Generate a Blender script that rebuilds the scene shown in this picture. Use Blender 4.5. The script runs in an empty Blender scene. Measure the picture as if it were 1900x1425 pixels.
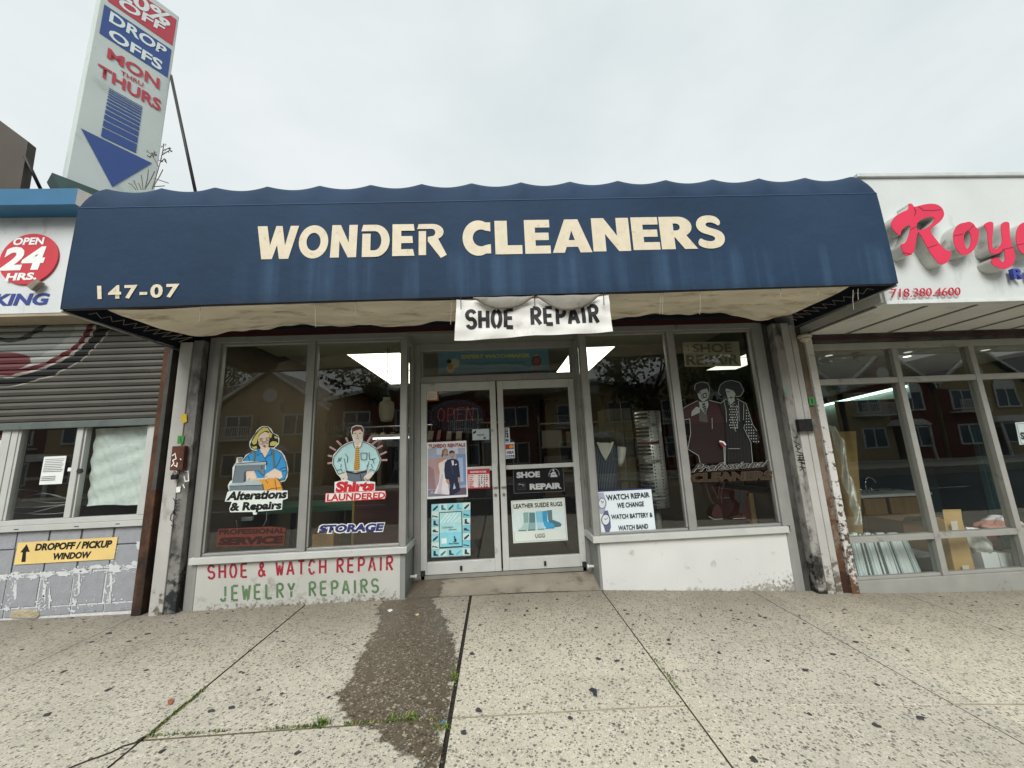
import bpy, math, random
from mathutils import Vector, Matrix
random.seed(7)
scene = bpy.context.scene
COL = scene.collection
# ------------------------------------------------------------------ camera
YAW, PITCH, ROLL, FPX = map(float, (2.76690172, 10.43716136, -2.45159416, 710.5037))
CAM = Vector((0.0, -4.11, 1.40))
def _basis():
    y, p, r = (math.radians(a) for a in (YAW, PITCH, ROLL))
    f = Vector((math.sin(y)*math.cos(p), math.cos(y)*math.cos(p), math.sin(p)))
    rt = Vector((math.cos(y), -math.sin(y), 0)); up = rt.cross(f)
    return rt*math.cos(r)+up*math.sin(r), -rt*math.sin(r)+up*math.cos(r), f
CR, CU, CF = _basis()
cam_data = bpy.data.cameras.new('camera'); cam = bpy.data.objects.new('camera', cam_data); COL.objects.link(cam)
cam_data.sensor_fit = 'HORIZONTAL'; cam_data.sensor_width = 36.0
cam_data.lens = 36.0*FPX/1900.0; cam_data.clip_start = 0.05; cam_data.clip_end = 2000
mm = Matrix.Identity(4)
for i in range(3):
    mm[i][0] = CR[i]; mm[i][1] = CU[i]; mm[i][2] = -CF[i]; mm[i][3] = CAM[i]
cam.matrix_world = mm
scene.camera = cam
# ------------------------------------------------------------------ world, sun, exposure
SUN_EL, SUN_AZ = math.radians(42), math.radians(192)      # high, behind the photographer
w = bpy.data.worlds.new('World'); scene.world = w; w.use_nodes = True
nt = w.node_tree; nt.nodes.clear(); L = nt.links.new
out = nt.nodes.new('ShaderNodeOutputWorld'); bg = nt.nodes.new('ShaderNodeBackground'); L(bg.outputs[0], out.inputs[0])
sky = nt.nodes.new('ShaderNodeTexSky'); sky.sky_type = 'NISHITA'; sky.sun_disc = False
sky.sun_elevation = SUN_EL; sky.sun_rotation = SUN_AZ; sky.dust_density = 4.0; sky.air_density = 1.0
hs = nt.nodes.new('ShaderNodeHueSaturation'); hs.inputs['Saturation'].default_value = 0.35; L(sky.outputs[0], hs.inputs['Color'])
tc = nt.nodes.new('ShaderNodeTexCoord'); mp = nt.nodes.new('ShaderNodeMapping'); mp.inputs['Scale'].default_value = (1, 1, 2.2)
nz = nt.nodes.new('ShaderNodeTexNoise'); nz.inputs['Scale'].default_value = 1.6; nz.inputs['Detail'].default_value = 5; nz.inputs['Roughness'].default_value = .55
L(tc.outputs['Generated'], mp.inputs[0]); L(mp.outputs[0], nz.inputs['Vector'])
rp = nt.nodes.new('ShaderNodeValToRGB'); L(nz.outputs[0], rp.inputs[0])
rp.color_ramp.elements[0].position = .33; rp.color_ramp.elements[0].color = (6.5, 7.18, 7.28, 1)
rp.color_ramp.elements[1].position = .62; rp.color_ramp.elements[1].color = (7.82, 8.24, 8.27, 1)
mx = nt.nodes.new('ShaderNodeMixRGB'); mx.inputs[0].default_value = .88
L(hs.outputs[0], mx.inputs[1]); L(rp.outputs[0], mx.inputs[2]); L(mx.outputs[0], bg.inputs[0])
bg.inputs['Strength'].default_value = 0.10
sl = bpy.data.lights.new('sun', 'SUN'); sl.energy = 2.6; sl.angle = math.radians(35); sl.color = (1, .98, .95)
so = bpy.data.objects.new('sun', sl); COL.objects.link(so)
d = Vector((math.sin(SUN_AZ)*math.cos(SUN_EL), math.cos(SUN_AZ)*math.cos(SUN_EL), math.sin(SUN_EL)))
so.rotation_euler = (-d).to_track_quat('-Z', 'Y').to_euler()
vs = scene.view_settings; vs.view_transform = 'Standard'; vs.look = 'None'; vs.gamma = 1; vs.exposure = 0.25
scene.cycles.max_bounces = 8; scene.cycles.transparent_max_bounces = 24; scene.cycles.glossy_bounces = 4
scene.cycles.caustics_reflective = False; scene.cycles.caustics_refractive = False
# ------------------------------------------------------------------ pixel of the photo -> point on a real plane
def ray(u, v): return CF + CR*((u-950)/FPX) - CU*((v-712.5)/FPX)
def at(u, v, Y):
    q = ray(u, v); return CAM + q*((Y-CAM.y)/q.y)
def atz(u, v, Z):
    q = ray(u, v); return CAM + q*((Z-CAM.z)/q.z)
def plane_hit(u, v, p0, n):
    q = ray(u, v); return CAM + q*((p0-CAM).dot(n)/q.dot(n))
class Crop:
    def __init__(s, x0, y0, k): s.x0, s.y0, s.k = x0, y0, k
    def __call__(s, x, y): return (s.x0+x/s.k, s.y0+y/s.k)
def interp(x, xs, ys):
    if x <= xs[0]: return ys[0]
    for i in range(1, len(xs)):
        if x <= xs[i]:
            t = (x-xs[i-1])/(xs[i]-xs[i-1]); return ys[i-1]+t*(ys[i]-ys[i-1])
    return ys[-1]
def gz(x, y):
    z = interp(x, [-6, -4.7, -3, .3, 1.05, 3.0, 3.6, 5.5, 8], [.09, .08, .068, .06, .035, -.085, -.14, -.205, -.29])
    return z + .02*min(y, 0)
def atg(u, v, dz=0):
    z = 0
    for _ in range(25):
        p = atz(u, v, z); z = gz(p.x, p.y)+dz
    return p
# ------------------------------------------------------------------ materials
def s2l(c): return tuple((v/255/12.92 if v/255 <= .04045 else ((v/255+.055)/1.055)**2.4) for v in c)
_M = {}
def M(name, rgb, rough=.6, metal=0.0, var=.10, scale=6.0, bump=0.0, bscale=60.0, dirt=None, spec=.4, stretch=(1, 1, 1), lin=False):
    """procedural paint / stone / metal: base colour with noise, optional dirt (rgb, amount 0..1, scale) and bump. rgb 0-255."""
    if name in _M: return _M[name]
    c = rgb if lin else s2l(rgb)
    m = bpy.data.materials.new(name); m.use_nodes = True; n = m.node_tree.nodes; l = m.node_tree.links.new
    b = n['Principled BSDF']; b.inputs['Roughness'].default_value = rough; b.inputs['Metallic'].default_value = metal
    b.inputs['Specular IOR Level'].default_value = spec
    t = n.new('ShaderNodeTexCoord'); mpn = n.new('ShaderNodeMapping'); mpn.inputs['Scale'].default_value = stretch; l(t.outputs['Object'], mpn.inputs[0])
    z = n.new('ShaderNodeTexNoise'); z.inputs['Scale'].default_value = scale; z.inputs['Detail'].default_value = 6; l(mpn.outputs[0], z.inputs['Vector'])
    r = n.new('ShaderNodeValToRGB'); l(z.outputs[0], r.inputs[0])
    r.color_ramp.elements[0].position = .3; r.color_ramp.elements[1].position = .7
    r.color_ramp.elements[0].color = tuple(v*(1-var) for v in c)+(1,); r.color_ramp.elements[1].color = tuple(min(1, v*(1+var)) for v in c)+(1,)
    src = r.outputs[0]
    if dirt:
        dc, amt, ds = dirt[:3]; dst = dirt[3] if len(dirt) > 3 else (1, 1, 1)
        mp2 = n.new('ShaderNodeMapping'); mp2.inputs['Scale'].default_value = dst; mp2.inputs['Location'].default_value = (3.1, 7.7, 1.3); l(t.outputs['Object'], mp2.inputs[0])
        z2 = n.new('ShaderNodeTexNoise'); z2.inputs['Scale'].default_value = ds; z2.inputs['Detail'].default_value = 8; z2.inputs['Roughness'].default_value = .65; l(mp2.outputs[0], z2.inputs['Vector'])
        r2 = n.new('ShaderNodeValToRGB'); l(z2.outputs[0], r2.inputs[0])
        p = .72-.45*amt; r2.color_ramp.elements[0].position = max(0, p-.05); r2.color_ramp.elements[1].position = min(1, p+.12)
        mxn = n.new('ShaderNodeMixRGB'); l(r2.outputs[0], mxn.inputs[0]); l(src, mxn.inputs[1]); mxn.inputs[2].default_value = s2l(dc)+(1,); src = mxn.outputs[0]
    l(src, b.inputs['Base Color'])
    if bump:
        z3 = n.new('ShaderNodeTexNoise'); z3.inputs['Scale'].default_value = bscale; z3.inputs['Detail'].default_value = 4; l(mpn.outputs[0], z3.inputs['Vector'])
        bp = n.new('ShaderNodeBump'); bp.inputs['Strength'].default_value = bump; bp.inputs['Distance'].default_value = .02; l(z3.outputs[0], bp.inputs['Height']); l(bp.outputs[0], b.inputs['Normal'])
    _M[name] = m; return m
def P(rgb, rough=.5):                       # flat printed ink / vinyl / paint
    return M('ink_%02x%02x%02x' % tuple(int(v) for v in rgb), rgb, rough, var=.05, scale=25)
def glow(name, rgb, st):
    if name in _M: return _M[name]
    m = bpy.data.materials.new(name); m.use_nodes = True; n = m.node_tree.nodes; b = n['Principled BSDF']
    b.inputs['Base Color'].default_value = s2l(rgb)+(1,); b.inputs['Emission Color'].default_value = s2l(rgb)+(1,); b.inputs['Emission Strength'].default_value = st
    _M[name] = m; return m
def glass_mat(name, ior=1.58, tint=(.95, .97, .96)):
    if name in _M: return _M[name]
    m = bpy.data.materials.new(name); m.use_nodes = True; n = m.node_tree.nodes; l = m.node_tree.links.new; n.clear()
    o = n.new('ShaderNodeOutputMaterial'); mi = n.new('ShaderNodeMixShader'); tr = n.new('ShaderNodeBsdfTransparent'); gl = n.new('ShaderNodeBsdfGlossy')
    fr = n.new('ShaderNodeFresnel'); ge = n.new('ShaderNodeNewGeometry'); ma = n.new('ShaderNodeMath'); ma.operation = 'MULTIPLY_ADD'; l(ge.outputs['Backfacing'], ma.inputs[0]); ma.inputs[1].default_value = 1/ior-ior; ma.inputs[2].default_value = ior; l(ma.outputs[0], fr.inputs[0]); gl.inputs['Roughness'].default_value = 0.0
    t = n.new('ShaderNodeTexCoord'); z = n.new('ShaderNodeTexNoise'); z.inputs['Scale'].default_value = 1.3; bp = n.new('ShaderNodeBump')
    bp.inputs['Strength'].default_value = .04; bp.inputs['Distance'].default_value = .02
    l(t.outputs['Object'], z.inputs['Vector']); l(z.outputs[0], bp.inputs['Height']); l(bp.outputs[0], gl.inputs['Normal'])
    tr.inputs[0].default_value = tint+(1,); l(fr.outputs[0], mi.inputs[0]); l(tr.outputs[0], mi.inputs[1]); l(gl.outputs[0], mi.inputs[2]); l(mi.outputs[0], o.inputs[0])
    _M[name] = m; return m
GLASS = glass_mat('window_glass')
ALU = M('painted_aluminium', (150, 150, 146), .42, .25, .08, 5, .05, 90, dirt=((96, 92, 84), .12, 7, (1, 1, .3)))
WHITE_ALU = M('white_aluminium', (190, 192, 188), .45, .1, .06, 6, .04, 80, dirt=((120, 116, 104), .12, 9))
# ------------------------------------------------------------------ mesh builder
class G:
    def __init__(s): s.v = []; s.f = []; s.m = []; s.mats = []; s.cur = 0
    def use(s, mat):
        if mat not in s.mats: s.mats.append(mat)
        s.cur = s.mats.index(mat); return s
    def face(s, pts):
        b = len(s.v); s.v += [tuple(p) for p in pts]; s.f.append(tuple(range(b, b+len(pts)))); s.m.append(s.cur); return s
    def box(s, x0, x1, y0, y1, z0, z1):
        b = len(s.v); s.v += [(x, y, z) for z in (z0, z1) for y in (y0, y1) for x in (x0, x1)]
        for q in ((0, 2, 3, 1), (4, 5, 7, 6), (0, 1, 5, 4), (2, 6, 7, 3), (0, 4, 6, 2), (1, 3, 7, 5)): s.f.append(tuple(b+i for i in q)); s.m.append(s.cur)
        return s
    def prism(s, pts, vec):
        pts = [Vector(p) for p in pts]; vec = Vector(vec); b = len(s.v); n = len(pts)
        s.v += [tuple(p) for p in pts]+[tuple(p+vec) for p in pts]
        s.f.append(tuple(b+i for i in range(n))); s.f.append(tuple(b+n+i for i in reversed(range(n)))); s.m += [s.cur]*2
        for i in range(n):
            j = (i+1) % n; s.f.append((b+i, b+n+i, b+n+j, b+j)); s.m.append(s.cur)
        return s
    def tube(s, pts, r, n=8, cap=True, radii=None):
        pts = [Vector(p) for p in pts]; b = len(s.v); N = len(pts)
        for i, p in enumerate(pts):
            t = (pts[min(i+1, N-1)]-pts[max(i-1, 0)]).normalized()
            a = t.cross(Vector((0, 0, 1)) if abs(t.z) < .9 else Vector((1, 0, 0))).normalized(); c = t.cross(a)
            rr = radii[i] if radii else r
            for k in range(n):
                q = 2*math.pi*k/n; s.v.append(tuple(p+a*(rr*math.cos(q))+c*(rr*math.sin(q))))
        for i in range(N-1):
            for k in range(n):
                k2 = (k+1) % n; s.f.append((b+i*n+k, b+i*n+k2, b+(i+1)*n+k2, b+(i+1)*n+k)); s.m.append(s.cur)
        if cap:
            s.f.append(tuple(b+k for k in reversed(range(n)))); s.f.append(tuple(b+(N-1)*n+k for k in range(n))); s.m += [s.cur]*2
        return s
    def lathe(s, prof, c, n=24, sx=1, sy=1):
        b = len(s.v)
        for r, z in prof:
            for k in range(n):
                q = 2*math.pi*k/n; s.v.append((c[0]+r*sx*math.cos(q), c[1]+r*sy*math.sin(q), c[2]+z))
        for i in range(len(prof)-1):
            for k in range(n):
                k2 = (k+1) % n; s.f.append((b+i*n+k, b+i*n+k2, b+(i+1)*n+k2, b+(i+1)*n+k)); s.m.append(s.cur)
        s.f.append(tuple(b+k for k in reversed(range(n)))); s.f.append(tuple(b+(len(prof)-1)*n+k for k in range(n))); s.m += [s.cur]*2
        return s
    def grid(s, fn, nu, nv):
        b = len(s.v)
        for j in range(nv+1):
            for i in range(nu+1): s.v.append(tuple(fn(i/nu, j/nv)))
        for j in range(nv):
            for i in range(nu):
                a = b+j*(nu+1)+i; s.f.append((a, a+1, a+nu+2, a+nu+1)); s.m.append(s.cur)
        return s
    def build(s, name, mat=None, parent=None, smooth=False, bevel=0.0, solid=0.0):
        me = bpy.data.meshes.new(name); me.from_pydata(s.v, [], s.f)
        ms = s.mats if s.mats else [mat]
        for m in ms: me.materials.append(m)
        if s.mats: me.polygons.foreach_set('material_index', s.m)
        if smooth: me.polygons.foreach_set('use_smooth', [True]*len(me.polygons))
        me.update()
        o = bpy.data.objects.new(name, me); COL.objects.link(o)
        if solid:
            q = o.modifiers.new('thickness', 'SOLIDIFY'); q.thickness = solid; q.offset = 0
        if bevel:
            q = o.modifiers.new('edge', 'BEVEL'); q.width = bevel; q.segments = 2; q.limit_method = 'ANGLE'
        if parent: adopt(o, parent)
        return o
def wloc(o):
    p = Vector(o.location)
    if o.parent: p = Vector((0, 0, 0)) if o.type == 'MESH' else p
    return p
def adopt(o, parent):
    o.parent = parent
    if parent.type == 'EMPTY': o.matrix_parent_inverse = Matrix.Translation(-Vector(parent.location))
def thing(name, label, cat, loc=(0, 0, 0), group=None):
    o = bpy.data.objects.new(name, None); o.empty_display_size = .1; COL.objects.link(o); o.location = loc
    o['label'] = label; o['category'] = cat
    if group: o['group'] = group
    return o
def tag(o, label, cat, group=None):
    o['label'] = label; o['category'] = cat
    if group: o['group'] = group
    return o
def struct(o): o['kind'] = 'structure'; return o
def dup(root, delta, label):
    r = root.copy(); COL.objects.link(r); r.location = Vector(root.location)+Vector(delta); r['label'] = label
    for ch in list(root.children):
        c = ch.copy(); COL.objects.link(c); c.parent = r
        for g2 in list(ch.children):
            e = g2.copy(); COL.objects.link(e); e.parent = c
    return r
# ------------------------------------------------------------------ lettering and flat artwork
def text_mesh(body, bold=0.0, shear=0.0, extrude=0.0, spacing=1.0):
    cu = bpy.data.curves.new('t', 'FONT'); cu.body = body; cu.offset = bold; cu.shear = shear; cu.extrude = extrude; cu.resolution_u = 3; cu.space_character = spacing
    o = bpy.data.objects.new('t', cu); COL.objects.link(o)
    dg = bpy.context.evaluated_depsgraph_get(); dg.update()
    me = bpy.data.meshes.new_from_object(o.evaluated_get(dg)); bpy.data.objects.remove(o); bpy.data.curves.remove(cu)
    return me
def T(body, quad, mat, parent=None, name='lettering', bold=0.0, shear=0.0, depth=0.0, spacing=1.0, box=None):
    """lettering whose ink fills quad = bottom-left, bottom-right, top-right, top-left (world points)."""
    me = text_mesh(body, bold, shear, .5 if depth else 0, spacing)
    xs = [v.co.x for v in me.vertices]; ys = [v.co.y for v in me.vertices]
    if box: x0, x1, y0, y1 = box
    else: x0, x1, y0, y1 = min(xs), max(xs), min(ys), max(ys)
    bl, br, tr, tl = [Vector(q) for q in quad]; nrm = (br-bl).cross(tl-bl).normalized()
    for v in me.vertices:
        a = (v.co.x-x0)/(x1-x0); b = (v.co.y-y0)/(y1-y0)
        p = bl*(1-a)*(1-b)+br*a*(1-b)+tr*a*b+tl*(1-a)*b
        v.co = p + nrm*(v.co.z*depth)
    me.materials.clear(); me.materials.append(mat); me.name = name
    o = bpy.data.objects.new(name, me); COL.objects.link(o)
    if parent: adopt(o, parent)
    return o
def pq(pts, Y): return [at(u, v, Y) for u, v in pts]
def cq(c, pts, Y): return [at(*c(x, y), Y) for x, y in pts]
def ribbon(pts, w, closed=False):
    n = len(pts); Lf = []; Rt = []
    for i in range(n):
        if closed: a, b = pts[i-1], pts[(i+1) % n]
        else: a, b = pts[max(i-1, 0)], pts[min(i+1, n-1)]
        p = pts[i]
        d1 = Vector((p[0]-a[0], p[1]-a[1])); d2 = Vector((b[0]-p[0], b[1]-p[1]))
        if d1.length < 1e-9: d1 = d2
        if d2.length < 1e-9: d2 = d1
        d1.normalize(); d2.normalize(); n1 = Vector((-d1.y, d1.x)); n2 = Vector((-d2.y, d2.x)); m_ = n1+n2
        if m_.length < .3: m_ = n1.copy()
        m_.normalize(); k = min(1.6, 1/max(.4, m_.dot(n1)))*w/2
        Lf.append((p[0]+m_.x*k, p[1]+m_.y*k)); Rt.append((p[0]-m_.x*k, p[1]-m_.y*k))
    return Lf, Rt
class Art:
    """flat printed picture on the plane Y; every later shape lies a hair nearer the street."""
    def __init__(s, Y, crop=None, step=.00035): s.Y = Y; s.c = crop; s.g = G(); s.k = 0; s.step = step
    def _w(s, p):
        u, v = s.c(*p) if s.c else p; return at(u, v, s.Y-s.k*s.step)
    def poly(s, mat, pts): s.k += 1; s.g.use(mat).face([s._w(p) for p in pts]); return s
    def line(s, mat, pts, w, closed=False):
        s.k += 1; a, b = ribbon(pts, w, closed); s.g.use(mat); n = len(pts)
        for i in range(n if closed else n-1):
            j = (i+1) % n; s.g.face([s._w(a[i]), s._w(a[j]), s._w(b[j]), s._w(b[i])])
        return s
    def disc(s, mat, c, rx, ry=None, n=18):
        ry = ry or rx; return s.poly(mat, [(c[0]+rx*math.cos(2*math.pi*i/n), c[1]+ry*math.sin(2*math.pi*i/n)) for i in range(n)])
    def ring(s, mat, c, rx, ry, w, n=20):
        return s.line(mat, [(c[0]+rx*math.cos(2*math.pi*i/n), c[1]+ry*math.sin(2*math.pi*i/n)) for i in range(n)], w, True)
    def top(s): return s.Y-(s.k+1)*s.step
    def build(s, name, parent): return s.g.build(name, None, parent)
def board(name, quad, mat, parent, th=.004, bevel=0):
    """thin panel behind quad (bl,br,tr,tl), front face on the quad."""
    q = [Vector(p) for p in quad]; n = (q[1]-q[0]).cross(q[3]-q[0]).normalized()
    return G().prism(q, -n*th).build(name, mat, parent, bevel=bevel)
def fill2d(loops, Y, depth, name, mat, parent):
    """outline with holes given as loops of (x, z); front face at Y, thickness going back."""
    cu = bpy.data.curves.new('c', 'CURVE'); cu.dimensions = '2D'; cu.fill_mode = 'BOTH'; cu.extrude = max(depth/2, 0)
    for lp in loops:
        sp = cu.splines.new('POLY'); sp.points.add(len(lp)-1); sp.use_cyclic_u = True
        for i, (x, z) in enumerate(lp): sp.points[i].co = (x, z, 0, 1)
    o = bpy.data.objects.new('c', cu); COL.objects.link(o); dg = bpy.context.evaluated_depsgraph_get(); dg.update()
    me = bpy.data.meshes.new_from_object(o.evaluated_get(dg)); bpy.data.objects.remove(o); bpy.data.curves.remove(cu)
    for v in me.vertices: v.co = (v.co.x, Y+depth/2-v.co.z, v.co.y)
    me.materials.clear(); me.materials.append(mat); me.name = name
    ob = bpy.data.objects.new(name, me); COL.objects.link(ob)
    if parent: adopt(ob, parent)
    return ob
# stroke alphabet (unit box) for stencil, brush and LED lettering
def arc(cx, cy, rx, ry, a0, a1, n=10): return [(cx+rx*math.cos(math.radians(a0+(a1-a0)*i/n)), cy+ry*math.sin(math.radians(a0+(a1-a0)*i/n))) for i in range(n+1)]
SF = {
 'S': [arc(.5, .74, .42, .26, 20, 250, 9)+arc(.5, .26, .42, .26, 70, -160, 9)],
 'H': [[(.1, 0), (.1, 1)], [(.9, 0), (.9, 1)], [(.1, .5), (.9, .5)]],
 'O': [arc(.5, .5, .42, .5, 95, 265, 10), arc(.5, .5, .42, .5, 85, -85, 10)],
 'E': [[(.12, 0), (.12, 1)], [(.2, 1), (.9, 1)], [(.2, .5), (.8, .5)], [(.2, 0), (.9, 0)]],
 'W': [[(.02, 1), (.25, 0)], [(.25, 0), (.5, .75)], [(.5, .75), (.75, 0)], [(.75, 0), (.98, 1)]],
 'A': [[(.05, 0), (.46, 1)], [(.54, 1), (.95, 0)], [(.25, .33), (.75, .33)]],
 'T': [[(.5, 0), (.5, .92)], [(.05, 1), (.95, 1)]],
 'C': [arc(.52, .5, .42, .5, 40, 172, 9), arc(.52, .5, .42, .5, 188, 320, 9)],
 'R': [[(.12, 0), (.12, 1)], [(.2, 1)]+arc(.5, .76, .38, .24, 80, -80, 8)+[(.2, .52)], [(.45, .46), (.92, 0)]],
 'P': [[(.12, 0), (.12, 1)], [(.2, 1)]+arc(.5, .74, .38, .26, 80, -80, 8)+[(.2, .48)]],
 'I': [[(.5, 0), (.5, 1)]],
 'J': [[(.72, 1), (.72, .3)], arc(.42, .25, .3, .25, -5, -165, 8)],
 'L': [[(.15, 1), (.15, 0)], [(.23, 0), (.9, 0)]],
 'Y': [[(.08, 1), (.47, .5)], [(.92, 1), (.53, .5)], [(.5, .42), (.5, 0)]],
 'N': [[(.12, 0), (.12, 1)], [(.12, 1), (.88, 0)], [(.88, 0), (.88, 1)]],
 '&': [[(.95, 0), (.3, .68)]+arc(.46, .82, .2, .18, 200, -20, 8)+[(.5, .62)], [(.42, .52)]+arc(.38, .24, .3, .24, 120, 320, 9)+[(.85, .42)]],
}
def strokes(body, quad, mat, parent, name, wd, adv=.9, space=.6, wide=None, layer=.00025):
    wide = wide or {}
    x = 0; items = []
    for ch in body:
        if ch == ' ': x += space; continue
        wch = wide.get(ch, .35 if ch == 'I' else .72); items.append((ch, x, wch)); x += wch+(adv-.72)
    tot = x-(adv-.72); bl, br, tr, tl = [Vector(q) for q in quad]
    Wm = ((br-bl).length+(tr-tl).length)/2; Hm = ((tl-bl).length+(tr-br).length)/2; nrm = (br-bl).cross(tl-bl).normalized()
    def mapp(px, py, lay):
        a, b = px/Wm, py/Hm; return bl*(1-a)*(1-b)+br*a*(1-b)+tr*a*b+tl*(1-a)*b+nrm*lay
    g = G(); k = 0
    for ch, x0, wch in items:
        for st in SF[ch]:
            k = (k+1) % 4
            if len(st) == 2: st = [(st[0][0]+(st[1][0]-st[0][0])*q/6, st[0][1]+(st[1][1]-st[0][1])*q/6) for q in range(7)]
            pts = [((x0+p[0]*wch)/tot*Wm, p[1]*Hm) for p in st]
            A, B = ribbon(pts, wd)
            n0 = len(g.v)
            for q in range(len(pts)): g.v += [tuple(mapp(*A[q], k*layer)), tuple(mapp(*B[q], k*layer))]
            for q in range(len(pts)-1): g.f.append((n0+2*q, n0+2*q+2, n0+2*q+3, n0+2*q+1)); g.m.append(0)
    return g.build(name, mat, parent)
# ================================================================== THE SETTING
def ramp_set(r, items):
    e = r.color_ramp.elements
    while len(e) > 1: e.remove(e[-1])
    e[0].position, e[0].color = items[0]
    for p_, c_ in items[1:]: e.new(p_).color = c_
def concrete(name, base, dark, light, wet=False):
    m = bpy.data.materials.new(name); m.use_nodes = True; n = m.node_tree.nodes; l = m.node_tree.links.new; b = n['Principled BSDF']
    t = n.new('ShaderNodeTexCoord')
    def noise(sc, det=6, ro=.6, vec=None):
        z = n.new('ShaderNodeTexNoise'); z.inputs['Scale'].default_value = sc; z.inputs['Detail'].default_value = det; z.inputs['Roughness'].default_value = ro
        l(vec or t.outputs['Object'], z.inputs['Vector']); return z.outputs[0]
    def ramp(src, items):
        r = n.new('ShaderNodeValToRGB'); l(src, r.inputs[0]); ramp_set(r, items); return r.outputs[0]
    def mix(f, a, bb, mode='MIX'):
        x = n.new('ShaderNodeMixRGB'); x.blend_type = mode
        for i, q in ((0, f), (1, a), (2, bb)):
            if hasattr(q, 'links'): l(q, x.inputs[i])
            else: x.inputs[i].default_value = q
        return x.outputs[0]
    def g1(v): return (v, v, v, 1)
    col = ramp(noise(.9, 5), [(.3, base+(1,)), (.7, tuple(v*1.16 for v in base)+(1,))])
    # exposed aggregate: stones of two sizes, dark and pale
    def stones(sc, thr, rnd_lo):
        v = n.new('ShaderNodeTexVoronoi'); v.inputs['Scale'].default_value = sc
        ds = n.new('ShaderNodeMapping'); l(t.outputs['Object'], ds.inputs[0]); ds.inputs['Rotation'].default_value = (0, 0, .4); l(ds.outputs[0], v.inputs['Vector'])
        sep = n.new('ShaderNodeSeparateColor'); l(v.outputs['Color'], sep.inputs[0])
        mask = ramp(v.outputs['Distance'], [(thr*.75, g1(1)), (thr, g1(0))])
        pick = ramp(sep.outputs[0], [(rnd_lo, g1(0)), (rnd_lo+.02, g1(1))])
        mul = n.new('ShaderNodeMath'); mul.operation = 'MULTIPLY'; l(mask, mul.inputs[0]); l(pick, mul.inputs[1])
        return mul.outputs[0], sep.outputs[1]
    a, va = stones(44, .46, .36); col = mix(a, col, ramp(va, [(0, dark+(1,)), (.55, tuple(.5*x+.5*y for x, y in zip(dark, base))+(1,)), (.8, light+(1,))]))
    a, va = stones(80, .44, .34); col = mix(a, col, ramp(va, [(.2, tuple(1.3*x for x in dark)+(1,)), (.7, light+(1,))]))
    col = mix(.55, col, ramp(noise(140, 3), [(.35, g1(.5)), (.65, g1(1.0))]), 'MULTIPLY') if False else col
    fine = ramp(noise(190, 2), [(.38, g1(.62)), (.6, g1(1.12))]); col = mix(.7, col, fine, 'MULTIPLY')
    # old gum trodden black, soot blotches
    gm, va = stones(6.5, .075, .55)
    col = mix(gm, col, (.13, .125, .12, 1))
    gm, va = stones(12.7, .08, .6); col = mix(gm, col, (.17, .16, .15, 1))
    col = mix(ramp(noise(1.7, 7, .7), [(.5, g1(0)), (.78, g1(.45))]), col, tuple(v*.45 for v in base)+(1,))
    sp = n.new('ShaderNodeSeparateXYZ'); l(t.outputs['Object'], sp.inputs[0])
    fx = n.new('ShaderNodeMath'); fx.operation = 'MULTIPLY_ADD'; l(sp.outputs['X'], fx.inputs[0]); fx.inputs[1].default_value = .671; fx.inputs[2].default_value = .198
    fl = n.new('ShaderNodeMath'); fl.operation = 'FLOOR'; l(fx.outputs[0], fl.inputs[0]); wn = n.new('ShaderNodeTexWhiteNoise'); wn.noise_dimensions = '1D'; l(fl.outputs[0], wn.inputs['W'])
    col = mix(1.0, col, ramp(wn.outputs['Value'], [(0, (.90, .90, .91, 1)), (1, (1.04, 1.03, 1.0, 1))]), 'MULTIPLY')
    # grime swept against the shop fronts: a band along the wall with a ragged edge
    add = n.new('ShaderNodeMath'); add.operation = 'ADD'; l(sp.outputs['Y'], add.inputs[0])
    wob = n.new('ShaderNodeMath'); wob.operation = 'MULTIPLY'; wob.inputs[1].default_value = .9; l(noise(1.4, 6, .7), wob.inputs[0]); l(wob.outputs[0], add.inputs[1])
    band = n.new('ShaderNodeMapRange'); band.inputs['From Min'].default_value = -.85; band.inputs['From Max'].default_value = .46; band.inputs['To Max'].default_value = .66; l(add.outputs[0], band.inputs['Value'])
    col = mix(band.outputs[0], col, (.115, .095, .07, 1))
    l(col, b.inputs['Base Color'])
    if wet:
        l(ramp(noise(3.2, 5), [(.35, g1(.38)), (.7, g1(.62))]), b.inputs['Roughness'])
    else: b.inputs['Roughness'].default_value = .88
    b.inputs['Specular IOR Level'].default_value = .32 if wet else .25
    bp = n.new('ShaderNodeBump'); bp.inputs['Strength'].default_value = .12 if wet else .35; bp.inputs['Distance'].default_value = .004
    l(noise(120, 4), bp.inputs['Height']); l(bp.outputs[0], b.inputs['Normal'])
    return m
SIDEWALK = concrete('exposed_aggregate_concrete', (.565, .525, .425), (.12, .115, .105), (.72, .685, .585))
WET = concrete('wet_aggregate_concrete', (.125, .098, .064), (.04, .034, .028), (.40, .36, .28), True)
JOINT = M('joint_dirt', (50, 45, 38), .95, 0, .4, 30, .5); JSOFT = M('joint_sand', (112, 102, 84), .95, 0, .35, 14, .5); JFAINT = M('joint_faint', (156, 148, 128), .95, 0, .2, 14)
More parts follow.
